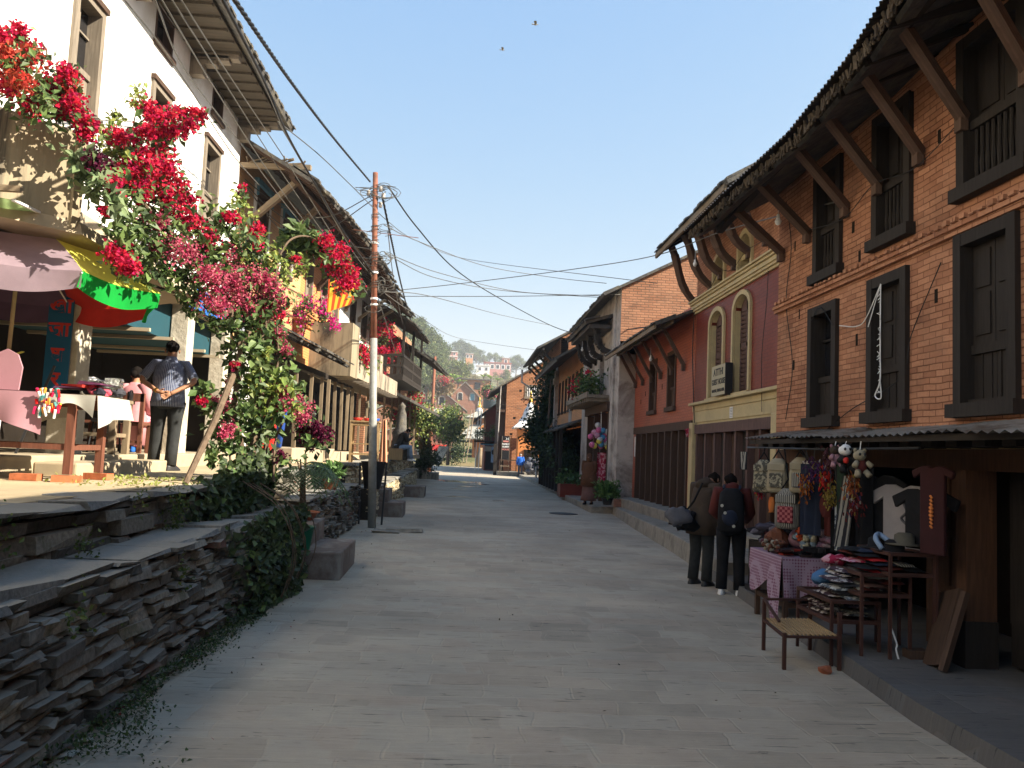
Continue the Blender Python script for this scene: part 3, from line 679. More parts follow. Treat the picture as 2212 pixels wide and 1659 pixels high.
for s in [q*.55-2.5 for q in range(26)]: mb.bar(FR(s, ev(s)[0]-.05, ev(s)[1]), FR(s, -.05, 5.66), .06, .07)
mb.build('rafter', 'darkwood', h)
for y, zf in ((11.02, 4.66), (10.15, 4.7), (9.1, 4.73), (8.35, 4.76), (7.55, 4.8), (6.85, 4.86), (6.0, 4.9), (5.1, 4.9)):
    strut_mb(FR, y, (.03, zf-.05), (.8, pz_(y-.4)-.02), .095, ds=-.4).build('roof_strut', 'strutwood', h)
# awning and shop front of the brick house
mb = MB(); corrugated(mb, FR(4.0, .82, 1.985), FR(10.3, .78, 2.0), FR(4.0, -.02, 2.12), FR(11.15, -.02, 2.13), pitch=.12, amp=.012, ragged=.07, nv=5); mb.build('awning', 'tin', h)
mb = MB()
mb.bar(FR(3.5, .74, 1.95), FR(10.2, .7, 1.965), .035, .05)
for s in (4.2, 5.4, 6.6, 7.8, 9.0, 10.0): mb.bar(FR(s, .72, 1.96), FR(s, -.05, 2.08), .04, .05)
mb.build('awning_frame', 'darkwood', h)
mb = MB(); mb.obox(FR, 3, 11.1, -.12, .02, 1.72, 1.9); mb.build('lintel', 'orangewood', h)
mb = MB()
for s in (4.4, 5.72, 6.62, 9.1, 10.95): mb.obox(FR, s, s+.14, -.1, .16, .13, 1.72)
each(mb, 'door_post', 'orangewood', h)
mb = MB()
for s in (4.4, 5.72, 6.62): mb.obox(FR, s-.02, s+.16, -.1, .18, .128, .5)
each(mb, 'post_base', 'darkwood', h)
mb = MB(); mb.obox(FR, 5.86, 6.62, -.28, -.22, .16, 1.72)
for k in range(4): mb.obox(FR, 5.88+k*.185, 6.05+k*.185, -.22, -.2, .5, 1.66)
mb.build('door', 'darkwood', h); 
mb = MB(); mb.obox(FR, 6.76, 7.62, -.14, -.08, .13, 1.72)
for a, b in ((6.8, 7.18), (7.22, 7.58)):
    for c, d in ((.22, .62), (.7, 1.12), (1.18, 1.66)): mb.obox(FR, a, b, -.08, -.06, c, d)
mb.build('door_leaf', 'orangewood', h)
mb = MB(); mb.obox(FR, 7.5, 11.0, -1.2, -1.1, .13, 1.9); mb.obox(FR, 10.9, 10.98, -1.1, -.26, .13, 1.9); mb.obox(FR, 6.7, 7.5, -1.2, -1.1, .13, 1.9); mb.obox(FR, 9.24, 10.95, -.3, -.25, .13, 1.72); mb.obox(FR, 4.54, 5.72, -.3, -.25, .13, 1.72); each(mb, 'shop_back', 'shade_black', h)  # shop interior walls with the shade put into their colour
mb = MB(); mb.obox(FR, 3, 11.15, -.1, .0, 1.9, 2.1)
mb.build('frieze', 'yellow_trim', h)
mb = MB()
for k in range(22): mb.obox(FR, 3.2+k*.36, 3.36+k*.36, .002, .35, 1.905, 1.99)
each(mb, 'joist', 'darkwood', h)

# --- maroon guest house
h = thing('guest_house', 'maroon painted brick guest house with cream arched windows and cream cornice', 'house', (5.2, 15, .5))
HW = [(16.45, 17.35, 3.03, 4.85, .3), (14.9, 15.78, 3.03, 4.9, .3)]; UWn = [(16.5, 17.15, 5.3, 6.0, .28), (14.9, 15.55, 5.3, 6.05, .28)]
mb = MB(); wall(mb, FR2, 11.25, 18.5, 2.98, 5.06, .35, HW); mb.build('lower_wall', 'brick_maroon', h)
mb = MB(); wall(mb, FR2, 13.4, 18.5, 5.06, 6.95, .35, UWn); mb.obox(FR2, 11.26, 13.39, -.35, 0, 5.06, 6.1)
end_wall(mb, FR2, 18.52, 1, .3, 6.9, 8, 9.2); end_wall(mb, FR2, 11.25, -1, 5.2, 6.1, 8, 7.2, .2); end_wall(mb, FR2, 13.4, -1, 5.2, 6.8, 8, 9.1, .2)
mb.build('upper_wall', 'brick_near', h)
for a, b, c, d, r_ in HW:
    m = MB(); arch_trim(m, FR2, a, b, c, d, r_, .09, 0.001, .05); m.obox(FR2, a-.1, b+.1, .001, .09, c-.06, c); f = m.build('window', 'yellow_trim', h)
    m = MB(); arch_trim(m, FR2, a+.001, b-.001, c, d-.001, r_, -.012, -.18, -.002); m.build('reveal', 'yellow_trim', f)
    m = MB(); ml = (a+b)/2
    m.obox(FR2, a, b, -.17, -.15, c, d)
    for x0, x1 in ((a+.02, ml-.01), (ml+.01, b-.02)):
        for e0, e1 in ((c, c+.05), (d-.28, d-.05), ((c+d)/2-.04, (c+d)/2+.04)): m.obox(FR2, x0, x1, -.15, -.10, e0, e1)
        m.obox(FR2, x0, x0+.06, -.15, -.10, c, d-.05); m.obox(FR2, x1-.06, x1, -.15, -.10, c, d-.05)
        z = c+.08
        while z < d-.3:
            m.bar(FR2((x0+x1)/2, -.125, z), FR2((x0+x1)/2, -.102, z+.055), x1-x0-.1, .012, up=FR2.n+(0,)); z += .085
    m.build('shutter', 'shutterwood', f)
for a, b, c, d, r_ in UWn:
    m = MB(); arch_trim(m, FR2, a, b, c, d, r_, .1, 0.001, .05); f = m.build('window', 'yellow_trim', h)
    m = MB(); arch_trim(m, FR2, a+.001, b-.001, c, d-.001, r_, -.012, -.34, -.002); m.obox(FR2, a, b, -.1, -.02, d-.45, d-.36); m.build('reveal', 'yellow_trim', f)
    m = MB(); m.obox(FR2, a, b, -.2, -.18, c, d); m.build('pane', 'shade_black', f)
mb = MB()
for z0, z1, t in ((5.04, 5.09, .05), (5.09, 5.14, .09), (5.14, 5.22, .12), (5.22, 5.27, .16), (5.27, 5.31, .2)): mb.obox(FR2, 11.3, 18.56, .001, t, z0, z1)
for z0, z1, t in ((2.93, 2.99, .14), (2.8, 2.93, .04), (2.55, 2.8, .02)): mb.obox(FR2, 11.3, 18.54, .001, t, z0, z1)
mb.obox(FR2, 18.28, 18.56, .001, .1, .5, 2.55); mb.obox(FR2, 13.3, 13.55, .001, .1, .5, 2.55)
mb.build('cornice', 'yellow_trim', h, bevel=.012)
mb = MB(); mb.obox(FR2, 11.3, 18.5, -.35, 0, 2.5, 2.98); mb.build('frieze', 'yellow_trim', h)
mb = MB(); mb.obox(FR2, 13.56, 18.28, -.2, .05, 2.3, 2.5)
for k in range(8): y = 13.56+k*.66; mb.obox(FR2, y, y+.09, -.2, .02, .5, 2.3)
mb.build('door_frame', 'shutterwood', h)
for k in range(7):
    y = 13.65+k*.66; mb = MB(); mb.obox(FR2, y, y+.57, -.16, -.12, .5, 2.3)
    for a, b in ((.6, 1.25), (1.35, 1.55), (1.65, 2.2)): mb.obox(FR2, y+.07, y+.5, -.12, -.1, a, b)
    mb.obox(FR2, y+.26, y+.31, -.12, -.085, .5, 2.3); mb.build('door', 'brownwood' if k % 2 else 'darkwood', h)
mb = MB(); roof_slabs(mb, FR2, 13.4, 18.3, 6.95, 9.3, 8, 1.02, .07, .12); roof_slabs(mb, FR2, 11.4, 13.2, 6.2, 7.4, 8, .1, .07, .05); tile_edge(mb, FR2, 13.3, 18.4, 1.06, 6.39, .58, tone=(.1, .09, .08)); mb.build('roof', 'slate', h)
mb = MB(); mb.bar(FR2(13.4, 1.0, 6.32), FR2(18.42, 1.0, 6.32), .05, .1); mb.build('eave_board', 'sunwood', h)
mb = MB()
for k in range(9): y = 13.5+k*.55; mb.bar(FR2(y, .98, 6.34), FR2(y, -.05, 6.93), .07, .08)
mb.build('rafter', 'darkwood', h)
for y, z in ((18.4, 5.36), (17.3, 5.55), (16.6, 5.68), (15.75, 5.68), (14.9, 5.72), (14.05, 5.74)):
    strut_mb(FR2, y, (.05, z-.1), (.78, 6.42), .13, curve=.12, ds=-.25).build('roof_strut', 'strutwood', h)
mb = MB(); corrugated(mb, FR2(12.9, 1.0, 6.22), FR2(13.7, 1.0, 6.24), FR2(12.9, .3, 6.66), FR2(13.7, .3, 6.68), pitch=.09); mb.build('tin_sheet', 'tin', h)
# guest house sign
sg = thing('guest_house_sign', 'cream board lettered ATITHI GUEST HOUSE leaning between the arched windows', 'sign', tuple(FR2(16.05, .1, 3.0)))
mb = MB(); mb.obox(FR2, 15.72, 16.62, .16, .19, 3.02, 3.62); 
SGF = Fr((5.2, 0), (0, 1), (-1, 0)); mb.build('board', 'sign_cream', sg)
mb = MB(); mb.obox(FR2, 15.70, 15.72, .05, .2, 3.0, 3.63); mb.build('board_edge', 'black_paint', sg)
text_mesh('ATITHI', .20, FR2, 16.17, .191, 3.42, 'sign_black', sg, flip=True, bold=.003); text_mesh('GUEST HOUSE', .155, FR2, 16.17, .191, 3.24, 'sign_black', sg, flip=True, bold=.003, sx=.82)
text_mesh('BANDIPUR, TANAHU, NEPAL', .085, FR2, 16.17, .191, 3.09, 'sign_black', sg, flip=True, sx=.72, bold=.002)
sg = thing('paper_notice', 'small white paper notice pasted on the cream band above the doors', 'notice', tuple(FR2(15.7, .02, 2.7)))
mb = MB(); mb.obox(FR2, 15.75, 15.93, .021, .024, 2.56, 2.78); mb.build('sheet', 'paper', sg)
mb = MB()
for k in range(6): mb.obox(FR2, 15.77, 15.91, .0245, .0255, 2.59+k*.03, 2.597+k*.03)
mb.build('print', 'sign_black', sg)

# --- low red brick house
h = thing('red_brick_house', 'low red brick house with a row of dark folding doors and sloping eave', 'house', (5.2, 21.5, .4))
RW = [(22.25, 23.1, 2.95, 4.45), (20.2, 21.05, 2.95, 4.45)]
mb = MB(); wall(mb, FR2, 18.55, 25.0, 2.5, 5.3, .35, RW); mb.obox(FR2, 18.56, 18.95, -.35, 0, .4, 2.5); mb.obox(FR2, 24.7, 25.0, -.35, 0, .4, 2.5); mb.obox(FR2, 25.001, 25.18, -6, -.01, .3, 5.2); mb.obox(FR2, 18.56, 25.18, -6.2, -6.001, .3, 7.0); mb.build('wall', 'brick_red', h)
for w_ in RW: dark_window(FR2, *w_, h, fw=.1, style='open', frame='brownwood')
mb = MB(); mb.obox(FR2, 18.6, 25.0, -.3, .04, 2.42, 2.62); mb.build('lintel', 'brownwood', h)
mb = MB()
for k in range(9): y = 18.98+k*.7; mb.obox(FR2, y, y+.1, -.2, .03, .42, 2.42)
mb.build('door_frame', 'brownwood', h)
for k in range(8):
    y = 19.08+k*.7; mb = MB(); mb.obox(FR2, y, y+.6, -.16, -.12, .42, 2.42)
    for a, b in ((.55, 1.25), (1.35, 2.25)): mb.obox(FR2, y+.06, y+.27, -.12, -.1, a, b); mb.obox(FR2, y+.33, y+.54, -.12, -.1, a, b)
    mb.build('door', 'darkwood', h)
k_ = .42; mb = MB(); tri_roof(mb, [FR2(18.5, .95, 4.8), FR2(25.3, .95, 4.8), FR2(25.3, -4, 4.8+4.95*k_), FR2(18.5, -4, 4.8+4.95*k_)], .06); tile_edge(mb, FR2, 18.5, 25.3, .98, 4.79, k_); mb.build('roof', 'slate', h)
mb = MB(); mb.bar(FR2(18.6, .93, 4.72), FR2(25.3, .93, 4.72), .05, .09); mb.bar(FR2(18.6, .55, 4.86), FR2(25.3, .55, 4.86), .08, .08); mb.build('eave_board', 'sunwood', h)
for y in (19.4, 20.5, 21.7, 22.8, 23.9, 24.9): strut_mb(FR2, y, (.03, 3.95), (.55, 4.84), .09).build('roof_strut', 'strutwood', h)
mb = MB()
for y, z in ((23.6, 3.5), (21.6, 3.55), (24.2, 3.3)): mb.obox(FR2, y, y+.07, .001, .004, z, z+.14)
each(mb, 'putlog_hole', 'shade_black', h)

# --- white house with brick gable
h = thing('white_shop_house', 'tall whitewashed house with raw brick gable, carved canopy and flower balcony', 'house', (4.7, 29, .2))
mb = MB(); wall(mb, FR4, 25.22, 33.0, 3.55, 7.0, .4, [(28.0, 29.0, 3.75, 5.6), (31.2, 31.7, 4.2, 5.4)]); mb.obox(FR4, 25.22, 26.75, -.5, 0, .2, 3.55); mb.obox(FR4, 31.3, 33.0, -.5, 0, .2, 3.55)
mb.obox(FR4, 25.2, 25.6, -.9, -.001, .2, 5.3); mb.obox(FR4, 25.9, 26.3, .001, .06, .2, 6.9); mb.build('wall', 'pale_plaster', h)
mb = MB(); end_wall(mb, FR4, 25.2, -1, 4.9, 7.0, 8, 9.1, .3); mb.build('gable_wall', 'brick_old', h)
mb = MB(); roof_slabs(mb, FR4, 25.3, 33, 7.0, 9.1, 8, .6, .08, .25); tile_edge(mb, FR4, 25.1, 33, .62, 6.72, .5); mb.build('roof', 'slate', h)
mb = MB(); mb.obox(FR4, 26.75, 31.3, -1.2, -1.15, .2, 3.55); mb.obox(FR4, 28.0, 29.0, -.4, -.38, 3.75, 5.6); each(mb, 'doorway', 'shade_black', h)
mb = MB(); mb.obox(FR4, 26.6, 31.5, -.1, .1, 3.2, 3.5); 
for y in (26.75, 28.1, 29.6, 31.15): mb.obox(FR4, y, y+.14, -.2, .02, .2, 3.2)
mb.build('door_frame', 'brownwood', h)
mb = MB(); mb.obox(FR4, 26.8, 32.2, .001, .75, 3.62, 3.72); mb.obox(FR4, 26.8, 32.2, .68, .75, 3.72, 3.8)
for k in range(12): mb.obox(FR4, 26.9+k*.46, 27.0+k*.46, .001, .72, 3.5, 3.62)
mb.build('balcony', 'greywood', h)
mb = MB(); tri_roof(mb, [FR4(26.3, .95, 6.05), FR4(31, .95, 6.05), FR4(31, 0, 6.35), FR4(26.3, 0, 6.35)], .1); tile_edge(mb, FR4, 26.2, 31.1, .98, 6.05, .3)
mb.obox(FR4, 26.4, 30.9, .1, .8, 5.85, 5.97); mb.build('canopy', 'darktin', h)
for y in (26.7, 28.3, 29.6, 30.7): strut_mb(FR4, y, (.03, 5.1), (.7, 5.9), .2, curve=.2).build('carved_strut', 'darkwood', h)

# --- ochre and red brick houses further along
h = thing('ochre_house', 'ochre plastered house with narrow brick piers and a lean-to roof over vines', 'house', (4.7, 38, .2))
F5 = Fr((4.75, 0), (0, 1), (-1, 0))
hs = [(33.6+k*1.25, 34.15+k*1.25, 3.7, 5.3) for k in range(7)]
mb = MB(); wall(mb, F5, 33.1, 42.6, 3.0, 6.2, .4, hs); end_wall(mb, F5, 33.1, -1, 0.2, 6.2, 7, 8.6); end_wall(mb, F5, 42.6, 1, 0.2, 6.2, 7, 8.6); mb.build('wall', 'brick_orange', h)
for w_ in hs: dark_window(F5, *w_, h, fw=.07, style='plain', frame='brownwood')
mb = MB(); roof_slabs(mb, F5, 33.2, 42.6, 6.3, 8.5, 7, 1.2, .08, .2); tile_edge(mb, F5, 33.1, 42.7, 1.2, 5.6, .6); mb.bar(F5(33, 1.15, 5.5), F5(42.6, 1.15, 5.5), .05, .12); mb.build('roof', 'slate', h)
mb = MB(); tri_roof(mb, [F5(33.2, 1.0, 2.75), F5(42, 1.0, 2.75), F5(42, 0, 3.2), F5(33.2, 0, 3.2)], .07); mb.build('lean_to_roof', 'slate', h)
mb = MB(); mb.obox(F5, 33.1, 42.6, -.6, -.55, .2, 3)
each(mb, 'doorway', 'shade_black', h)
mb = MB(); 
for k in range(8): mb.obox(F5, 33.3+k*1.2, 33.42+k*1.2, .75, .87, .2, 2.75)
each(mb, 'porch_post', 'darkwood', h)
mb = MB(); mb.obox(F5, 36.5, 37.4, .001, .03, 3.15, 4.3); mb.build('notice_board', 'pale_plaster', h)
mb = MB(); mb.obox(F5, 42.1, 42.55, .001, .18, .2, 6.0); mb.obox(F5, 42.0, 42.6, .001, .25, 5.3, 5.6); each(mb, 'pilaster', 'pale_plaster', h)
h = thing('old_house', 'tall old brick house with black sagging eave and drainpipes, hung with creeper', 'house', (4.7, 48, .2))
F6 = Fr((4.85, 0), (0, 1), (-1, 0)); hs = [(44.0+k*1.5, 44.8+k*1.5, 3.7, 5.6) for k in range(5)]
mb = MB(); wall(mb, F6, 42.7, 52.5, .2, 7.8, .4, hs+[(43.5, 51.5, .2, 2.6)]); end_wall(mb, F6, 42.7, -1, 5.5, 7.8, 7, 9.9); end_wall(mb, F6, 52.5, 1, .2, 7.8, 7, 9.9); mb.build('wall', 'brick_far', h)
for w_ in hs: dark_window(F6, *w_, h, fw=.09, style='plain')
mb = MB(); mb.obox(F6, 43.5, 51.5, -.6, -.55, .2, 2.6); each(mb, 'doorway', 'shade_black', h)
mb = MB(); roof_slabs(mb, F6, 42.8, 52.5, 7.9, 9.9, 7, 1.25, .1, .25); tile_edge(mb, F6, 42.6, 52.6, 1.25, 7.1, .57); mb.build('roof', 'slate', h)
mb = MB(); mb.bar(F6(42.6, .9, 7.15), F6(52.6, .9, 7.15), .1, .12)
for y in (43.2, 45.5, 48, 50.2, 52.2): mb.bar(F6(y, .03, 6.3), F6(y, .9, 7.1), .12, .12)
mb.build('eave_frame', 'darkwood', h)
mb = MB(); mb.tube([F6(52.4, 1.3, 7.0), F6(52.4, 1.3, 6.2), F6(52.3, .3, 5.6), F6(52.3, .15, .2)], .06, 8); mb.tube([F6(43.0, .1, 6.5), F6(43.0, .1, .2)], .05, 8); each(mb, 'drainpipe', 'pale_plaster', h)
# ---------------------------------------------------------------- left-hand houses
FL = Fr((-4.8, 0), (0, 1), (1, 0)); FP = Fr((-4.6, 0), (0, 1), (1, 0))
h = thing('white_house', 'tall whitewashed house with grey timber windows above a pillared snack shop', 'house', (-4.8, 10, 1.3))
up = [(7.0, 7.85, 5.55, 7.05), (9.6, 10.38, 5.55, 7.02), (12.02, 12.8, 5.55, 6.95), (14.5, 15.42, 5.6, 7.05)]; topw = [(9.5, 10.2, 7.5, 8.05), (12.0, 12.72, 7.5, 8.08), (14.75, 15.4, 7.55, 8.1)]
mb = MB(); wall(mb, FL, -6, 16.75, 4.0, 8.6, .35, up+topw); end_wall(mb, FL, 16.75, 1, TZ, 8.6, 9, 10.6); end_wall(mb, FL, -6, -1, TZ, 8.6, 9, 10.6); mb.build('wall', 'white_plaster', h)
for w_ in up:
    wn = dark_window(FL, *w_, h, fw=.1, style='open', frame='greywood', proud=.04, deep=.2)
    m = MB(); m.obox(FL, w_[0]-.03, w_[1]+.03, -.3, .07, w_[3]-.02, w_[3]+.05); m.build('window_head', 'brownwood', wn)
for w_ in topw: dark_window(FL, *w_, h, fw=.05, style='plain', frame='brownwood', deep=.3, proud=.01)
mb = MB(); mb.obox(FL, -6, 16.9, -.3, .82, 8.12, 8.18)
for k in range(60): mb.obox(FL, -5.9+k*.38, -5.83+k*.38, .02, .8, 8.08, 8.119)
mb.build('soffit', 'soffitwood', h)
mb = MB(); tri_roof(mb, [FL(-6.3, .98, 8.2), FL(17.0, .98, 8.2), FL(17.0, -4.5, 10.75), FL(-6.3, -4.5, 10.75)], .08); tile_edge(mb, FL, -6, 17.0, 1.0, 8.2, .47, ragged=.03); mb.build('roof', 'slate', h)
for y in (8.6, 11.2, 13.6, 16.5): 
    m = MB(); 
    for q, (t, z) in enumerate(((.22, 7.84), (.42, 7.93), (.62, 8.0), (.78, 8.05))): m.obox(FL, y-.09, y+.09, .001, t, z-.04 if q else 7.7, z+.05)
    each(m, 'eave_bracket', 'greywood', h)
# porch: pillars, beam, floor
PY = [(7.4, 7.75), (10.02, 10.38), (13.8, 14.14), (15.95, 16.25)]
for i, (a, b) in enumerate(PY):
    m = MB(); m.obox(FP, a, b, -.28, 0, TZ+.02, 4.0); m.build('pillar', 'pillar_plaster', h, bevel=.012)
mb = MB(); mb.obox(FP, -6, 16.75, -.3, 0, 3.9, 4.3); mb.build('beam', 'cream_plaster', h)
mb = MB(); mb.obox(FL, -6, 16.4, -5, -2.2, TZ, 4.0); mb.obox(FL, 16.3, 16.44, -2.2, -.02, 1.47, 3.95); mb.obox(FL, 5.8, 6.0, -2.2, 0, 1.47, 3.95); mb.obox(FL, -6, 16.7, -5, .0, 3.96, 4.1); each(mb, 'porch_dark_wall', 'shade_black', h)  # added near-black walls and ceiling: porch shade put into the colour
mb = MB(); mb.obox(FL, 11.5, 16.29, -2.19, -.1, 3.3, 3.95); mb.build('teal_partition', 'teal_wall', h)
mb = MB()
for y in (12.3, 13.3, 14.9, 15.8): mb.obox(FL, y, y+.06, -2.1, .15, 3.24, 3.29)
each(mb, 'porch_joist', 'cream_plaster', h)
mb = MB(); mb.obox(FL, -6, 16.9, -4.8, .42, TZ-.05, 1.46); mb.obox(FL, 16.9, 18.6, -1.2, .35, TZ-.05, 1.5); each(mb, 'plinth', 'floor_concrete', h, bevel=.015)
mb = MB(); mb.obox(FL, 8.8, 11.5, .421, .86, TZ-.05, 1.4); mb.build('step', 'floor_concrete', h, bevel=.02)
# balcony parapet, angled toward the street
C0 = at(190, 290, x=-3.72); bx = -3.72; by = C0.y; zt = 4.56; zb = 3.62
dd = Vector((-.68, -.73, 0)); P1 = Vector((bx, by, 0)); P0 = P1+dd*1.5; P2 = Vector((bx, 13.4, 0))
mb = MB()
def para(a, b, z0, z1, th=.1):
    a = Vector((a.x, a.y)); b = Vector((b.x, b.y)); d = (b-a); L = d.length; d /= L; F = Fr(tuple(a), tuple(d), (d.y, -d.x)); mb.obox(F, 0, L, -th, 0, z0, z1)
P0 = P1+dd*2.6; para(P0, P1, zb, zt); para(P1, Vector((-4.8, P1.y+.5, 0)), zb, zt-.02); para(Vector((-4.8, P0.y, 0)), P0, zb, zt) if P0.x > -4.8 else None; mb.build('balcony_parapet', 'balcony_concrete', h)
mb = MB(); i = len(mb.v)
fl = [(P0.x, P0.y), (P1.x, P1.y), (bx, 11.4), (-4.8, 12.2), (-4.8, P0.y)]
mb.prism(W0, [(0, 0)]*0 or [(0, 0), (1, 0), (1, 1)], 0, 0) if False else None
i = len(mb.v); mb.v += [Vector((x, y, zb+.08)) for x, y in fl]+[Vector((x+.03, y, zb-.04)) for x, y in fl]
n5 = len(fl); mb.fi(range(i, i+n5)); mb.fi(range(i+2*n5-1, i+n5-1, -1))
for k in range(n5): mb.fi((i+k, i+(k+1) % n5, i+n5+(k+1) % n5, i+n5+k))
mb.build('balcony_slab', 'cream_plaster', h)
# shop signs
sg = thing('snack_shop_sign', 'tall narrow blue sign with red Devanagari letters fixed to the snack shop pillar', 'sign', tuple(FP(10, 0, 2.5)))
GP = Fr((-4.6, 10.0), (-1, 0), (0, -1))
mb = MB(); mb.obox(GP, .06, .34, .012, .035, 2.12, 3.5); mb.build('board', 'sign_blue', sg)
for tx, z in (('खा', 3.12), ('जा', 2.84), ('घ', 2.54), ('र', 2.25)): text_mesh(tx, .24, GP, .2, .036, z, 'sign_red', sg, flip=True, bold=.006)
sg = thing('blue_fascia_sign', 'blue board with red Devanagari lettering on the beam between two white pillars', 'sign', tuple(FP(15, 0, 4)))
mb = MB(); mb.obox(FP, 13.75, 16.7, .01, .04, 3.86, 4.24); mb.build('board', 'sign_blue2', sg); text_mesh('डटटा साटुव घर', .3, FP, 15.2, .041, 3.96, 'sign_red', sg, bold=.006)
sg = thing('blue_cloth_sign', 'small blue and red Devanagari sign under the angled balcony', 'sign', tuple(FP(9.2, 0, 3.9)))
mb = MB(); mb.obox(FP, 8.6, 10.9, .012, .035, 3.62, 3.88); mb.build('board', 'sign_blue', sg); text_mesh('जा घर', .22, FP, 10.2, .036, 3.68, 'sign_red', sg, bold=.006)

# --- orange house
L_ = math.hypot(.9, 13.2); dd2 = (.9/L_, 13.2/L_); F2 = Fr((-4.8, 16.8), dd2, (dd2[1], -dd2[0]))
h = thing('orange_house', 'long orange brick house with blue window heads and a deep sagging slate roof', 'house', (-4.6, 21, 1.3))
A = [(1.0, 1.95, 5.7, 7.25), (2.95, 3.95, 5.75, 7.28)]; B = [(5.45, 6.2, 5.5, 7.0), (7.15, 7.9, 5.5, 7.0), (8.75, 9.45, 5.5, 7.0)]
mb = MB(); wall(mb, F2, 0, 5.0, 3.7, 7.7, .35, A); end_wall(mb, F2, 0.02, -1, 4, 7.7, 8, 9.8, .25); mb.build('peach_wall', 'brick_peach', h)
mb = MB(); wall(mb, F2, 5.0, 9.72, 3.7, 7.7, .35, B); mb.build('orange_wall', 'brick_orange', h)
for w_ in A:
    wn = dark_window(F2, *w_, h, fw=.09, style='shutter', frame='brownwood'); m = MB()
    m.obox(F2, w_[0]-.06, w_[0]-.001, -.02, .06, w_[2], w_[3]); m.obox(F2, w_[1]+.001, w_[1]+.06, -.02, .06, w_[2], w_[3]); each(m, 'white_side', 'whitepaint', wn)
    m = MB(); m.obox(F2, w_[0]-.08, w_[1]+.08, .001, .1, w_[3]+.001, w_[3]+.12); m.obox(F2, w_[0]-.08, w_[0]-.02, .06, .1, w_[3]-.25, w_[3]); m.obox(F2, w_[1]+.02, w_[1]+.08, .06, .1, w_[3]-.25, w_[3]); m.build('blue_head', 'bluewood', wn)
for w_ in B: dark_window(F2, *w_, h, fw=.07, style='open', frame='greywood')
mb = MB(); 
for z0, z1, t in ((5.2, 5.27, .05), (5.0, 5.06, .08), (4.85, 4.9, .05)): mb.obox(F2, 5.0, 9.72, .001, t, z0, z1)
mb.build('cornice', 'brick_orange', h)
mb = MB()
def ez(s): return 6.95+.32*math.sin(max(0, min(1, (s+1)/14))*math.pi)-.1*sstep(9, 15, s)
for k in range(16):
    a, b = k*1.0-.2, k*1.0+.8; tri_roof(mb, [F2(a, 1.55, ez(a)), F2(b, 1.55, ez(b)), F2(b, -4, ez(b)+3.2), F2(a, -4, ez(a)+3.2)], .07)
    tile_edge(mb, F2, a, b, 1.62, ez(a)-.0, .575, tone=(.12, .10, .09), ragged=.07)
mb.build('roof', 'slate', h)
mb = MB(); s = -.1
while s < 15.6: mb.bar(F2(s, 1.5, ez(s)-.07), F2(s, -.05, ez(s)+.82), .06, .07); s += .42
for t in (.4, .85, 1.3):
    for k in range(15): mb.bar(F2(k, t, ez(k)-.08+(1.55-t)*.575), F2(k+1.02, t, ez(k+1)-.08+(1.55-t)*.575), .05, .03)
mb.bar(F2(-.1, 1.1, ez(0)+.08), F2(7.5, 1.1, ez(7.5)+.08), .11, .12); mb.bar(F2(7.5, 1.1, ez(7.5)+.08), F2(15.4, 1.1, ez(15)+.08), .11, .12)
mb.build('rafter', 'brownwood', h)
mb = MB(); mb.bar(F2(-.02, 1.45, 7.3), F2(-.02, -.1, 7.3), .1, .1); 
for k in range(18): mb.bar(F2(U(-.1, .3), U(0, 1.3), 7.36), F2(U(-.1, .4), U(0, 1.4), 7.4+U(0, .12)), .03, .02)
mb.build('eave_beam', 'sunwood', h)
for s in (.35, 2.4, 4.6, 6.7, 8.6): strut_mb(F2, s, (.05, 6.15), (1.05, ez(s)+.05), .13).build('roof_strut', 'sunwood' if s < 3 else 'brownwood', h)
mb = MB(); mb.obox(F2, 0, 27, -2.65, -2.51, 1.2, 4.6); mb.obox(F2, 0, 9.7, -2.5, -2.4, 1.5, 3.75); mb.obox(F2, 0, 9.7, -2.5, 0, 3.65, 3.75); each(mb, 'shop_back', 'shade_black', h)
mb = MB(); mb.obox(F2, -.1, .18, .15, .45, 1.4, 4.1); mb.build('pillar', 'white_plaster', h)
# tiled lean-to and timber posts
mb = MB()
for k in range(11):
    a, b = .3+k*.48, .3+(k+1)*.48+.02; zz = 3.86+.03*math.sin(k*1.7); tri_roof(mb, [F2(a, 1.3, zz), F2(b, 1.3, zz), F2(b, 0, zz+.62), F2(a, 0, zz+.62)], .05)
tile_edge(mb, F2, .2, 5.7, 1.36, 3.87, .47, step=.2, dep=.9, ragged=.08); mb.build('lean_to_roof', 'slate', h)
mb = MB()
for k in range(12): mb.bar(F2(.5+k*.46, 1.25, 3.8), F2(.5+k*.46, 0, 4.36), .06, .06)
mb.obox(F2, .2, 9.7, .42, .58, 3.5, 3.64)
each(mb, 'joist', 'darkwood', h)
for k, s in enumerate((3.0, 4.4, 5.5, 6.3, 7.1, 8.0, 8.9, 9.6)):
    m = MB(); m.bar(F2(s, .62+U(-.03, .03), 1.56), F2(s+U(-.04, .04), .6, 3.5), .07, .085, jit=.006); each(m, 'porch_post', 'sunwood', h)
mb = MB(); mb.obox(F2, 1.9, 6.1, -2.5, .92, TZ-.05, 1.6); mb.obox(F2, 6.1, 9.9, -2.5, .86, TZ-.05, 1.52); each(mb, 'plinth', 'floor_concrete', h, bevel=.02)
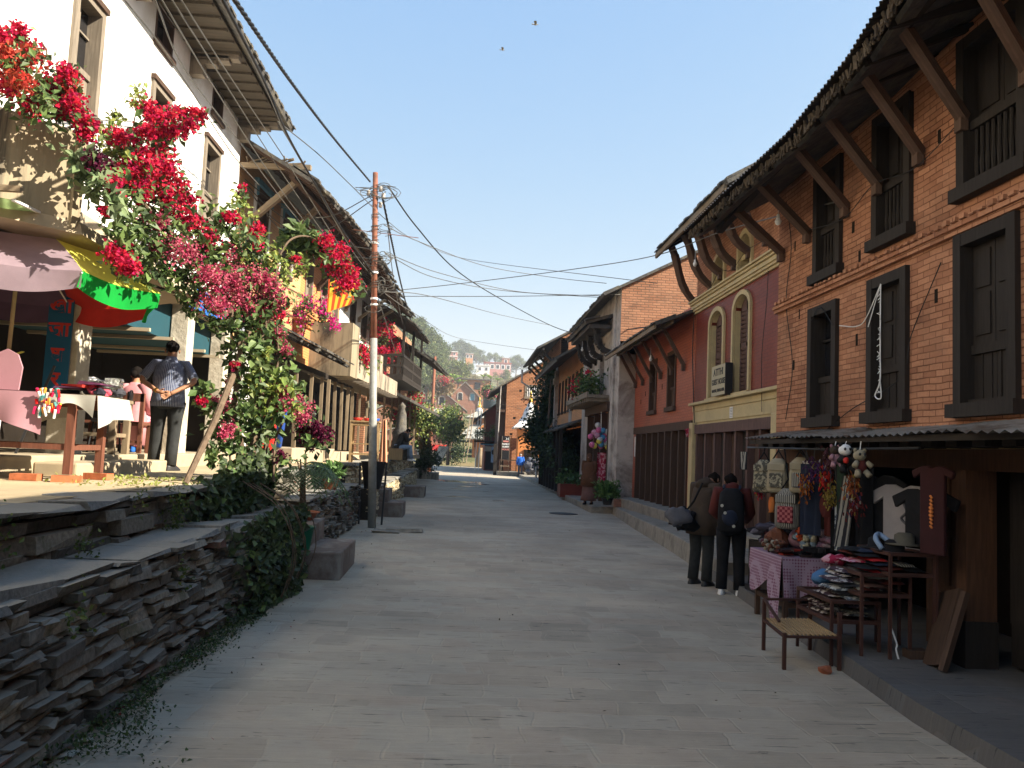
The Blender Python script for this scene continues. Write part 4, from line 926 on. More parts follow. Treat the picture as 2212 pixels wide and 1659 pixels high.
# concrete balcony box and parapet
mb = MB(); mb.obox(F2, 6.3, 7.3, .001, 1.18, 3.62, 5.1); mb.build('balcony_box', 'balcony_concrete', h)
mb = MB(); mb.obox(F2, 7.3, 15.0, 1.08, 1.18, 3.66, 4.2); mb.obox(F2, 7.3, 15.0, .001, 1.08, 3.6, 3.7); mb.obox(F2, 10.9, 11.4, .9, 1.2, 3.66, 4.75); mb.build('balcony_parapet', 'stained_concrete', h)
mb = MB()
for k in range(14): mb.bar(F2(7.5+k*.5, 1.35, 3.56), F2(7.5+k*.5, .2, 3.58), .05, .05)
mb.build('balcony_joist', 'greywood', h)

# --- white upper house
h = thing('white_upper_house', 'narrow whitewashed house with two tall dark windows behind the utility pole', 'house', (-3.9, 29, 1.3))
C_ = [(11.3, 12.2, 5.6, 7.0), (13.3, 14.3, 5.6, 7.0)]
mb = MB(); wall(mb, F2, 9.75, 15.0, 3.7, 7.7, .35, C_); mb.build('wall', 'white_plaster', h)
for w_ in C_: dark_window(F2, *w_, h, fw=.07, style='open', frame='brownwood')
mb = MB(); mb.obox(F2, 9.75, 15, -2.5, -2.4, 1.5, 3.7)
each(mb, 'shop_back', 'shade_black', h)
for s in (10.4, 12.6, 14.4): strut_mb(F2, s, (.05, 6.2), (.95, ez(s)-.0), .1).build('roof_strut', 'sunwood', h)
for k, s in enumerate((10.8, 12.2, 13.8)):
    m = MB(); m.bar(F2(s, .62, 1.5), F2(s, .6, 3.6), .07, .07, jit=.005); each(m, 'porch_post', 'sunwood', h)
mb = MB(); mb.obox(F2, 9.95, 15.0, -2.5, .7, TZ-.05, 1.46); each(mb, 'plinth', 'floor_concrete', h)

# --- dark timber house with carved balcony
h = thing('timber_balcony_house', 'dark timber fronted house with lattice balcony hung with red flowers', 'house', (-3.7, 38, 1.3))
mb = MB(); wall(mb, F2, 15.05, 27, 1.3, 7.3, .35, [(16, 17, 4.8, 6.4), (18.5, 19.5, 4.8, 6.4), (15.3, 26.5, 1.5, 3.6)]); mb.build('wall', 'brick_old', h)
mb = MB(); mb.obox(F2, 15.2, 26.8, -2, -1.9, 1.3, 3.7); each(mb, 'shop_back', 'shade_black', h)
mb = MB(); mb.obox(F2, 15.1, 21, .001, 1.35, 4.3, 4.42); 
for z in (4.42, 4.8, 5.2): mb.obox(F2, 15.1, 21, 1.3, 1.36, z, z+.1); mb.obox(F2, 15.1, 15.16, .001, 1.3, z, z+.1)
for k in range(22): mb.obox(F2, 15.15+k*.27, 15.25+k*.27, 1.31, 1.35, 4.5, 5.25)
for k in range(5): mb.obox(F2, 15.11, 15.15, .1+k*.25, .22+k*.25, 4.5, 5.25)
for s in (15.15, 18, 20.9): mb.obox(F2, s, s+.1, 1.25, 1.35, 4.4, 6.8)
mb.build('balcony', 'darkwood', h)
mb = MB(); roof_slabs(mb, F2, 15.2, 20.5, 7.4, 9.6, 8, 1.7, .08, .1, back=False); tri_roof(mb, [F2(20.4, 1.9, 5.7), F2(28, 1.9, 5.7), F2(28, -3, 8.6), F2(20.4, -3, 8.6)], .08); tile_edge(mb, F2, 15, 20.5, 1.75, 6.45, .55, ragged=.08); tile_edge(mb, F2, 20.4, 28, 1.95, 5.7, .59, ragged=.08); mb.build('roof', 'slate', h)
mb = MB(); s = 15.3
while s < 20.5: mb.bar(F2(s, 1.65, 6.42), F2(s, 0, 7.3), .07, .06); s += .4
s = 20.6
while s < 28: mb.bar(F2(s, 1.85, 5.66), F2(s, 0, 6.75), .07, .06); s += .45
mb.build('rafter', 'brownwood', h)
for k in range(6):
    s = 15.8+k*1.9; m = MB(); m.bar(F2(s, .6, 1.36), F2(s, .6, 4.2), .08, .08); each(m, 'porch_post', 'sunwood', h)
mb = MB(); mb.obox(F2, 15.0, 27, 0, .75, TZ-.05, 1.4); each(mb, 'plinth', 'floor_concrete', h)
mb = MB(); tri_roof(mb, [F2(15.2, 1.7, 3.6), F2(27, 1.7, 3.5), F2(27, 0, 4.25), F2(15.2, 0, 4.3)], .1); mb.build('lean_to_roof', 'slate', h)
# ---------------------------------------------------------------- square and temple at the far end of the street
def gable_facing(root, x0, x1, y, z0, ze, zr, depth, wallm, roofm, over=.5, wins=(), ridge=None, name='wall', th=.1, front=.5):
    """house whose gable faces the camera"""
    xm = ridge if ridge is not None else (x0+x1)/2; mb = MB()
    zl = zr-(zr-ze)
    F = Fr((0, y), (1, 0), (0, -1)); holes = [w_[:4] for w_ in wins]
    wall(mb, F, x0, x1, z0, ze, .35, holes); mb.prism(F, [(x0, ze), (x1, ze), (xm, zr)], -.35, 0)
    mb.obox(F, x0, x0+.35, -depth, -.35, z0, ze); mb.obox(F, x1-.35, x1, -depth, -.35, z0, ze); mb.obox(F, x0, x1, -depth, -depth+.3, z0, ze)
    mb.build(name, wallm, root)
    mb = MB(); kl = (zr-ze)/(xm-x0); kr = (zr-ze)/(x1-xm)
    tri_roof(mb, [Vector((x0-over, y-front, ze-over*kl+.06)), Vector((x0-over, y+depth+.3, ze-over*kl+.06)), Vector((xm, y+depth+.3, zr+.06)), Vector((xm, y-front, zr+.06))], th)
    tri_roof(mb, [Vector((x1+over, y-front, ze-over*kr+.06)), Vector((x1+over, y+depth+.3, ze-over*kr+.06)), Vector((xm, y+depth+.3, zr+.06)), Vector((xm, y-front, zr+.06))], th)
    mb.build('roof', roofm, root); return F
h = thing('gable_house', 'tall orange brick house with a barred gable window at the end of the street', 'house', (6, 66, 0))
F = gable_facing(h, 3.3, 12.5, 66, 0, 7.3, 10.6, 9, 'brick_far', 'slate', over=1.3, ridge=8.6, wins=[(4.75, 6.0, 6.1, 7.2)])
dark_window(F, 4.75, 6.0, 6.1, 7.2, h, fw=.14, style='bars', frame='greywood')
mb = MB()
for x, z in ((3.9, 4.4), (5.3, 3.3), (5.3, 5.0), (5.0, 8.1), (4.3, 6.6), (3.7, 3.1), (6.6, 2.6), (7.2, 5.3)): mb.obox(F, x, x+.2, .001, .006, z, z+.18)
each(mb, 'putlog_hole', 'shade_black', h)
mb = MB(); mb.obox(F, 2.8, 3.29, -8, -.6, 0, 6.6); mb.obox(F, 2.6, 3.2, -1.5, .4, 4.9, 5.1); mb.obox(F, 2.6, 3.2, -3, .2, 2.3, 2.45); mb.build('side_bay', 'brownwood', h)
mb = MB(); mb.tube([(2.8, 65.6, 7.0), (2.7, 65.6, .2)], .04, 8); each(mb, 'drainpipe', 'pale_plaster', h)
h = thing('maroon_house', 'narrow maroon house with balcony plants beside the brick gable house', 'house', (3, 76, 0))
F = gable_facing(h, 2.0, 8, 76, 0, 5.4, 7.8, 8, 'brick_maroon', 'slate', over=1.1, wins=[(1.9, 2.0, 1, 2)])
mb = MB(); mb.obox(F, 1.0, 3.2, 0.01, .9, 2.55, 2.7); 
for k in range(10): mb.obox(F, 1.05+k*.22, 1.1+k*.22, .8, .86, 2.7, 3.4)
mb.obox(F, 1.0, 3.2, .78, .88, 3.4, 3.48); mb.build('balcony', 'darkwood', h)
mb = MB(); mb.tube([(1.3, 75.7, 5.6), (1.2, 75.7, 0)], .04, 6); mb.tube([(1.55, 75.4, 5.6), (1.5, 75.4, 0)], .04, 6); each(mb, 'drainpipe', 'whitepaint', h)
mb = MB(); mb.obox(F, 2.1, 3.3, .01, .05, .1, 2.0); each(mb, 'doorway', 'shade_black', h)
mb = MB(); tri_roof(mb, [Vector((1.6, 74.9, 2.35)), Vector((3.4, 74.9, 2.35)), Vector((3.4, 76, 2.5)), Vector((1.6, 76, 2.5))], .05); mb.build('awning', 'bluewood', h)
sg = thing('shop_board', 'small pale shop board over the door of the maroon house', 'sign', (2.6, 75.9, 2)); mb = MB(); mb.obox(F, 2.0, 3.4, .06, .1, 1.75, 2.2); mb.build('board', 'pale_plaster', sg)

# pagoda temple
def pyr(mb, cx, cy, hw, z0, z1, top=.25, th=.12):
    a = [Vector((cx+sx*hw, cy+sy*hw, z0)) for sx, sy in ((-1, -1), (1, -1), (1, 1), (-1, 1))]; b = [Vector((cx+sx*top, cy+sy*top, z1)) for sx, sy in ((-1, -1), (1, -1), (1, 1), (-1, 1))]
    for k in range(4): j = (k+1) % 4; tri_roof(mb, [a[k], a[j], b[j], b[k]], th)
h = thing('pagoda_temple', 'small two tiered temple with grey slate roofs and a gilded pinnacle', 'temple', (2.3, 130, 0)); cx, cy = 2.35, 132
mb = MB(); mb.box(cx-1.5, cx+1.5, cy-1.5, cy+1.5, 0, 4.2); mb.box(cx-1.15, cx+1.15, cy-1.15, cy+1.15, 4.2, 7.0); mb.build('wall', 'brick_far', h)
mb = MB(); pyr(mb, cx, cy, 2.1, 7.0, 8.1, .3, .12); mb.build('upper_roof', 'slate_pale', h); mb = MB(); pyr(mb, cx, cy, 2.6, 4.3, 5.9, 1.2, .12); mb.build('lower_roof', 'slate_pale', h)
mb = MB(); mb.lathe((cx, cy, 8.05), [(.55, 0), (.5, .3), (.35, .5), (.3, .6)], 12); mb.build('cupola', 'shrine_white', h)
mb = MB(); mb.lathe((cx, cy, 8.6), [(.3, 0), (.33, .3), (.15, .55), (.2, .7), (.08, 1.1), (.1, 1.3), (.01, 1.9)], 12); mb.build('pinnacle', 'gold', h, smooth=True)
mb = MB(); mb.obox(Fr((0, cy-1.16), (1, 0), (0, -1)), cx-.5, cx+.4, 0, .03, 5.6, 6.6); mb.build('window', 'shade_black', h)
h = thing('temple_pavilion', 'open timber pavilion with pale slate roof below the temple', 'pavilion', (2, 104, 0))
mb = MB(); tri_roof(mb, [Vector((.2, 103, 3.3)), Vector((4.6, 103, 3.3)), Vector((4.6, 107, 4.6)), Vector((1, 107, 4.6))], .15); mb.build('roof', 'slate_pale', h)
mb = MB(); mb.box(1.2, 4.5, 104.5, 107, 0, 3.5); mb.build('wall', 'brick_orange', h)
mb = MB(); mb.bar((1.5, 103.6, 0), (1.5, 103.6, 3.4), .2); mb.build('post', 'brownwood', h); mb = MB(); mb.bar((2.6, 103.6, 0), (3.8, 103.6, 3.4), .15); mb.bar((2.2, 103.4, 0), (3.2, 103.4, 1.8), .15); mb.build('brace', 'brownwood', h)
h = thing('orange_gable_house', 'little orange house with a sloping slate roof in front of the temple', 'house', (3.5, 100, 0))
gable_facing(h, 1.6, 6.6, 110, 0, 4.6, 7.3, 6, 'brick_orange', 'slate_pale', over=.6, ridge=5.2)
mb = MB(); mb.box(3.3, 4.0, 109.93, 109.99, 5.0, 5.8); mb.build('window', 'shade_black', h)
h = thing('pink_shop', 'pinkish red shop with a red awning behind the trees', 'shop', (-4.5, 100, 0))
gable_facing(h, -9.5, -1.3, 101, 0, 3.7, 5.0, 5, 'brick_pink', 'slate_pale', over=.7)
mb = MB(); tri_roof(mb, [Vector((-5.5, 98.6, 1.7)), Vector((-1.6, 98.6, 1.6)), Vector((-1.6, 100.9, 2.3)), Vector((-5.5, 100.9, 2.3))], .04); mb.build('awning', 'red_cloth', h)
mb = MB(); mb.box(-5.4, -1.8, 100.9, 100.97, 0, 1.6); each(mb, 'doorway', 'shade_black', h); mb = MB(); mb.box(-4.4, -3.4, 100.85, 100.89, .6, 1.5); mb.box(-2.6, -1.9, 100.85, 100.89, .6, 1.5); each(mb, 'poster', 'whitepaint', h)
# brick gable houses higher up
h = thing('brick_gable_house', 'broad brown brick gable house with two small arched windows and long slate roof', 'house', (0, 190, 12))
F = gable_facing(h, -3.2, 3.0, 190, 4, 14.4, 17.5, 18, 'brick_pink', 'slate_pale', over=1.0, wins=[(-1.6, -.7, 13.6, 15.2)][:0])
for x in (-1.6, 1.2):
    m = MB(); arch_trim(m, F, x, x+.9, 13.3, 14.9, .3, .2, .01, .1); f = m.build('window', 'pale_plaster', h); m = MB(); m.obox(F, x, x+.9, .01, .04, 13.3, 14.8); m.build('pane', 'bluewood' if x > 0 else 'glassdark', f)
mb = MB(); mb.box(3.01, 3.5, 189.8, 208, 8, 13.2); mb.build('side_wall', 'whitepaint', h)
h = thing('lower_gable_house', 'smaller reddish gable house with one arched window below the broad one', 'house', (-4, 160, 8))
F = gable_facing(h, -7.5, -.3, 165, 0, 10.2, 13.5, 9, 'brick_pink', 'slate_pale', over=.9, ridge=-4.7)
m = MB(); arch_trim(m, F, -5.1, -4.1, 10.6, 12.2, .3, .2, .01, .1); f = m.build('window', 'pale_plaster', h); m = MB(); m.obox(F, -5.1, -4.1, .01, .04, 10.6, 12.1); m.build('pane', 'glassdark', f)
mb = MB(); tri_roof(mb, [Vector((-7, 162.5, 9.0)), Vector((-2, 162.5, 9.0)), Vector((-2.6, 165, 9.9)), Vector((-6.8, 165, 9.9))], .15); mb.build('lean_to_roof', 'slate_pale', h)
mb = MB(); mb.box(-6.4, -4.8, 164.85, 164.95, 6.2, 8.4); each(mb, 'doorway', 'shade_black', h); mb = MB(); mb.box(-1.6, -1.0, 164.8, 164.9, 6, 9); mb.build('plaster_panel', 'shrine_orange', h)
h = thing('annex_house', 'flat brick building just behind the broad gable house', 'house', (3, 215, 14)); mb = MB(); mb.box(-3, 6.2, 213, 220, 5, 20); mb.build('wall', 'brick_far', h)
mb = MB(); mb.box(-3.6, 6.6, 212.4, 220.6, 20, 20.3); mb.build('roof', 'slate', h); mb = MB(); mb.box(2.3, 3.8, 212.9, 212.98, 17.6, 19.4); mb.build('window', 'glassdark', h)
h = thing('side_roof_house', 'low house with a pale slate roof left of the reddish gable', 'house', (-11, 150, 5)); gable_facing(h, -16, -7.6, 150, 0, 8.4, 10.8, 8, 'brick_far', 'slate_pale', over=.8)
h = thing('water_tank', 'round dark water tank on a roof above the temple', 'tank', (4.2, 150, 9)); mb = MB(); mb.lathe((4.7, 150, 9.5), [(1.3, 0), (1.4, .3), (1.4, 3.0), (1.1, 3.4), (.3, 3.7)], 14); mb.build('body', 'tank_black', h, smooth=True)
mb = MB()
for sx in (-1, 1):
    for sy in (-1, 1): mb.bar((4.7+sx, 150+sy, 0), (4.7+sx, 150+sy, 9.5), .2)
mb.build('stand', 'greywood', h)

# houses on the hillside
def block(name, label, u0, u1, vt, vb, y, mat, floors=1, trim='whitepaint', cols=2, roof=None, extra=None):
    a = at(u0, vb, y=y); b = at(u1, vt, y=y); z0, z1 = a.z, b.z; h = thing(name, label, 'house', (a.x, y, z0)); F = Fr((0, y), (1, 0), (0, -1))
    mb = MB(); mb.obox(F, a.x, b.x, -8, 0, z0-6, z1); mb.build('wall', mat, h); fh = (z1-z0)/floors
    for f_ in range(floors):
        mb = MB(); mb.obox(F, a.x-.4, b.x+.4, -8.4, .9 if floors > 1 else .5, z0+fh*(f_+1)-.2, z0+fh*(f_+1)+.15); mb.build('slab', trim, h)
        for c in range(cols):
            x = a.x+(b.x-a.x)*(c+.5)/cols; m = MB(); m.obox(F, x-fh*.24, x+fh*.24, .01, .12, z0+fh*(f_+.22), z0+fh*(f_+.78)); f2 = m.build('window', 'whitepaint', h)
            m = MB(); m.obox(F, x-fh*.17, x+fh*.17, .12, .15, z0+fh*(f_+.28), z0+fh*(f_+.72)); m.build('pane', 'glassdark', f2)
    if roof == 'gable':
        mb = MB(); xm = (a.x+b.x)/2; mb.prism(F, [(a.x, z1), (b.x, z1), (xm, z1+(b.x-a.x)*.28)], -8, 0); mb.build('gable', mat, h)
    return h
mat_simple('wall_red', (.42, .09, .06), .8, .1, 3); mat_simple('wall_pink', (.45, .18, .15), .8, .1, 3)
hr = block('red_villa', 'bright red two storey house with white corner and windows on the slope', 876, 911, 806, 836, 330, 'wall_red', 2, 'wall_red', 2, roof='gable')
m = MB(); p = at(911, 836, y=329.8); m.box(p.x, p.x+1.1, 329.8, 338, p.z-4, p.z+5.6); m.build('corner_pier', 'whitepaint', hr)
block('pink_villa', 'pinkish red three storey house with balconies high on the hillside', 961, 988, 760, 789, 480, 'wall_pink', 3, 'whitepaint', 2)
block('white_cottage', 'small white house on the hillside right of centre', 1029, 1058, 790, 804, 500, 'whitepaint', 1, 'whitepaint', 2)
block('red_row_house', 'long low red house behind the white cottage on the ridge', 1046, 1104, 785, 800, 520, 'wall_pink', 1, 'wall_red', 5)
block('ridge_house', 'brick box of a house on the ridge, left of the gable roof', 1084, 1101, 774, 788, 530, 'brick_far', 1, 'pale_plaster', 1)
block('ochre_shed', 'ochre shed half hidden by trees on the ridge', 1006, 1022, 764, 776, 520, 'brick_orange', 1, 'pale_plaster', 2)
block('terrace_wall_house', 'orange garden wall below the red villa', 908, 926, 838, 852, 230, 'brick_orange', 1, 'brick_orange', 1)

# ---------------------------------------------------------------- trees
def leafcloud(mb, c, r, n, size, cols, flat=1.0, shell=.55):
    for _ in range(n):
        d = Vector((rnd.gauss(0, 1), rnd.gauss(0, 1), rnd.gauss(0, 1))); d.normalize(); q = r*(shell+(1-shell)*rnd.random())
        k = rnd.choice(cols); g = U(.65, 1.4); mb.t = (k[0]*g, k[1]*g, k[2]*g)
        mb.leaf(Vector(c)+Vector((d.x*q, d.y*q, d.z*q*flat)), size*U(.6, 1.3), aspect=.7)
def tree_proto(name, label, h_, r, seed, cols, nleaf=1500, lsize=.55, group=None, clumps=22, trunk='bark', squash=.8, low=.3):
    rs = random.Random(seed); t = thing(name, label, 'tree', (0, 0, 0), group)
    m = MB(); top = Vector((rs.uniform(-.5, .5), rs.uniform(-.5, .5), h_*.62)); m.tube([(0, 0, -1.5), (0.1, 0, h_*.2), top*.7, top], [h_*.03, h_*.025, h_*.018, h_*.01], 7)
    ends = []
    for k in range(clumps):
        a = rs.uniform(0, 6.28); q = math.sqrt(rs.random()); zz = rs.uniform(low, 1.0); rr = r*q*math.sin(min(1, (1.08-zz)/.75)*1.57)
        e = Vector((math.cos(a)*rr, math.sin(a)*rr, h_*zz)); ends.append(e)
        if k % 2 == 0: s0 = Vector((0, 0, h_*rs.uniform(.2, .5))); m.tube([s0, (s0+e)/2+Vector((0, 0, h_*.03)), e], [h_*.012, h_*.008, h_*.004], 5, cap=False)
    m.build('trunk', trunk, t); m = MB()
    for e in ends: leafcloud(m, e, r*rs.uniform(.26, .42), nleaf//clumps, lsize, cols, squash, .5)
    m.build('crown', 'farleaf', t, recalc=False); return t
G1 = [(.10, .13, .045), (.07, .10, .035), (.14, .16, .06), (.05, .075, .028)]; G2 = [(.13, .17, .05), (.18, .20, .07), (.09, .12, .04)]; G3 = [(.20, .17, .08), (.15, .15, .06), (.24, .18, .09)]
protos = [tree_proto('broadleaf_tree', '', 13, 6.5, 1, G1, 2600, .62), tree_proto('broadleaf_tree', '', 9, 4.5, 2, G2, 1500, .5), tree_proto('scrub_tree', '', 5, 3.4, 3, G3, 700, .42, low=.1), tree_proto('broadleaf_tree', '', 15, 7.5, 4, G1, 3000, .7)]
used = set()
def put_tree(pi, u, v_top, y, s, label, group):
    """crown top appears at height v_top; base rests on the hill"""
    p = at(u, v_top, y=y); o = protos[pi]
    base = hillz(p.x, y); H = (13, 9, 5, 15)[pi]; 
    if pi in used: t = copy_tree(o)
    else: t = o; used.add(pi)
    t.location = (p.x, y, max(base-3, p.z-H*s)); t.scale = (s, s, s); t.rotation_euler.z = U(0, 6.28); t['label'] = label; t['group'] = group; t['category'] = 'tree'; return t
big = [(846, 676, 235, .85, 3), (862, 668, 250, .95, 3), (884, 690, 255, .95, 0), (905, 700, 262, 1.0, 3), (925, 714, 268, .95, 0), (940, 728, 280, .9, 0), (956, 742, 300, .85, 0), (868, 705, 215, .9, 0), (893, 728, 222, .95, 3), (915, 745, 228, .95, 0), (938, 762, 240, .85, 0), (872, 745, 195, .8, 0), (900, 768, 200, .8, 0), (926, 785, 205, .8, 0), (948, 790, 215, .7, 0), (855, 775, 185, .7, 0), (958, 775, 270, .7, 1), (840, 720, 210, .9, 0), (880, 780, 230, .6, 1), (920, 815, 200, .55, 1), (938, 812, 195, .5, 1), (905, 690, 290, .95, 0), (848, 650, 240, .5, 1)]
for u, v, y, s, pi in big: put_tree(pi, u, v, y, s, 'dull green tree in the dense stand on the steep left slope', 'trees of the dense hillside stand')
ridge = [(985, 742, 540, 1.0, 0), (997, 738, 545, 1.1, 0), (1010, 745, 545, 1.0, 0), (1021, 751, 550, 1.0, 0), (1036, 757, 550, .9, 0), (1045, 768, 545, .7, 1), (1058, 764, 560, .9, 1), (1071, 765, 560, 1.0, 1), (1083, 772, 560, .9, 1), (1107, 775, 560, .9, 1), (1116, 770, 565, 1.05, 0), (1127, 776, 560, .9, 1), (1137, 783, 560, .8, 1), (1150, 788, 560, .9, 1), (969, 752, 540, .8, 1), (1030, 762, 530, .7, 1)]
for u, v, y, s, pi in ridge: put_tree(pi, u, v, y, s, 'green tree standing on the skyline of the far ridge', 'trees along the far ridge')
rs_ = random.Random(5)
for k in range(54):
    y = rs_.uniform(200, 470); u = rs_.uniform(935, 1140); x = (u-1000)/1790*y; z = hillz(x, y)
    p = Vector((x, y, z)); pi = rs_.choice((1, 2, 2, 2)); s = rs_.uniform(.5, 1.0)
    if pi in used: t = copy_tree(protos[pi])
    else: t = protos[pi]; used.add(pi)
    t.location = (x, y, z-.4); t.scale = (s,)*3; t.rotation_euler.z = U(0, 6.28); t['category'] = 'tree'; t['label'] = 'low scrubby tree scattered among the hillside gardens'; t['group'] = 'scrub on the hillside'
# banana clump
def banana(x, y, z, s, label):
    t = thing('banana_plant', label, 'plant', (x, y, z), 'banana plants on the slope'); m = MB(); m.tube([(x, y, z), (x, y, z+2.2*s)], [.25*s, .15*s], 6); m.build('stem', 'farleaf', t) if False else m.build('stem', 'bark', t)
    m = MB()
    for k in range(9):
        a = k*.7+U(-.3, .3); g = U(.8, 1.3); m.t = (.20*g, .32*g, .05*g); L = 2.6*s; d = Vector((math.cos(a), math.sin(a), 0)); w_ = Vector((-d.y, d.x, 0))*.38*s; b0 = Vector((x, y, z+2.1*s)); i = len(m.v)
        for q in range(5):
            f = q/4; c = b0+d*L*f+Vector((0, 0, L*(.75*f-.75*f*f)+.5*f)); ww = w_*math.sin(math.pi*min(.97, f*.9+.08)); m.v += [c-ww, c+ww]
        for q in range(4): m.fi((i+2*q, i+2*q+1, i+2*q+3, i+2*q+2))
    m.build('leaves', 'farleaf', t, recalc=False)
for u, v, y, s in ((968, 812, 200, 1.2), (980, 815, 205, 1.1), (957, 818, 198, 1.0), (990, 824, 205, 1.0), (1045, 812, 260, 1.0), (1060, 815, 262, 1.0), (1075, 820, 262, .9)):
    p = at(u, v, y=y); banana(p.x, y, p.z-2.5*s, s, 'bright green banana plant with arching leaves on the slope')
# ---------------------------------------------------------------- street furniture, steps, tables, cables
def catmull(P, n=8):
    P = [Vector(p) for p in P]; Q = [P[0]*2-P[1]]+P+[P[-1]*2-P[-2]]; out = []
    for i in range(1, len(Q)-2):
        for k in range(n):
            t = k/n; a, b, c, d = Q[i-1:i+3]; out.append(.5*((2*b)+(c-a)*t+(2*a-5*b+4*c-d)*t*t+(3*b-a-3*c+d)*t**3))
    out.append(P[-1]); return out
# utility pole
up_ = thing('utility_pole', 'leaning rusty iron utility pole with grey lower sleeve and tangled wires', 'utility pole', (-1.83, 17.81, 0))
pb, pt = Vector((-1.83, 17.81, 0)), Vector((-2.19, 17.81, 7.66))
def pp(z): return pb.lerp(pt, z/7.66)
mb = MB(); mb.tube([pp(4.0), pp(7.66)], [.066, .055], 14); mb.build('upper_tube', 'rustpipe', up_, smooth=True)
mb = MB(); mb.tube([pp(-.1), pp(2.4), pp(2.42), pp(4.02)], [.088, .086, .078, .076], 14); mb.build('lower_sleeve', 'steelpipe', up_, smooth=True)
mb = MB()
for z in (4.75, 4.88, 5.45, 6.1, 2.35): mb.tube([pp(z-.02), pp(z+.02)], .082, 12)
each(mb, 'band', 'whitepaint', up_)
mb = MB()
for q, (z, n_, rr) in enumerate(((7.25, 9, .38), (7.1, 6, .3), (5.7, 8, .26), (5.2, 7, .24), (4.7, 4, .2), (6.4, 4, .16))):
    for k in range(n_):
        c = pp(z)+Vector((U(-.28, .28) if q < 2 else U(-.03, .25), U(-.1, .1), U(-.12, .12))); r1, r2 = U(.08, rr), U(.05, rr*.6); a0 = U(0, 6); tl = U(-.6, .6)
        mb.tube([c+Vector((math.cos(a0+i*.6)*r1, math.sin(a0+i*.6)*r1*tl, math.sin(a0+i*.6)*r2)) for i in range(rnd.randint(7, 12))], .007, 4, cap=False)
for k in range(16):
    z = U(5.0, 6.9); mb.tube([pp(z)+Vector((math.cos(i*.9)*.085, math.sin(i*.9)*.085, i*.012)) for i in range(10)], .007, 4, cap=False)
mb.build('wire_tangle', 'cable_grey', up_)
for x, z in ((.12, 7.3), (.18, 7.15), (-.14, 7.2), (.12, 6.95)):
    mb = MB(); c = pp(z)+Vector((x, -.02, 0)); mb.lathe(c, [(.03, -.06), (.045, -.03), (.03, 0), (.045, .03), (.025, .06)], 10); each(mb, 'insulator', 'pale_plaster', up_, smooth=True)
mb = MB(); mb.bar(pp(6.35)+Vector((-.45, 0, .02)), pp(6.35)+Vector((.95, 0, -.08)), .012, .012); mb.build('cross_rod', 'rustpipe', up_)
# cables
def cable(pts, r, label, mat='cable', group='overhead cables', twist=False):
    P = catmull([at(u, v, y=y) for u, v, y in pts], 7); o = Vector(P[0]); t = MB()
    if twist:
        n = len(P)*6; Q = []
        L = [0]
        for a, b in zip(P, P[1:]): L.append(L[-1]+(b-a).length)
        for ph in (0, 2.1, 4.2):
            R_ = []; s = 0
            while s < L[-1]:
                k = max(i for i in range(len(L)) if L[i] <= s); k = min(k, len(P)-2); f = (s-L[k])/(L[k+1]-L[k]); c = P[k].lerp(P[k+1], f); a = (P[k+1]-P[k]).normalized(); rr = a.cross(Vector((0, 0, 1))).normalized(); uu = rr.cross(a)
                th = s*2*math.pi/.55+ph; R_.append(c+(rr*math.cos(th)+uu*math.sin(th))*r*.6); s += .09
            t.tube(R_, r*.55, 5)
    else: t.tube(P, r, 5)
    ob = solo(t, 'cable', mat, label, 'cable', group=group, smooth=True); return ob
cable([(480, -40, 5.6), (626, 173, 9.5), (720, 297, 13.6), (800, 393, 17.75)], .020, 'thick twisted black cable rising from the pole top to the upper left', twist=True)
cable([(455, -50, 5.6), (569, 173, 9), (620, 290, 11.5), (672, 383, 14), (735, 490, 16), (806, 592, 17.75)], .020, 'thick black cable dropping steeply to the middle of the pole')
cable([(838, 402, 17.8), (900, 490, 22), (985, 583, 28), (1080, 645, 36), (1190, 703, 44), (1260, 722, 36), (1400, 706, 22)], .020, 'thick cable crossing the street to the old house eave')
cable([(826, 425, 17.8), (846, 520, 20), (868, 620, 26), (890, 700, 36), (912, 755, 46), (939, 778, 58)], .024, 'twisted cable sagging from the tall pole down to the far pole', twist=True)
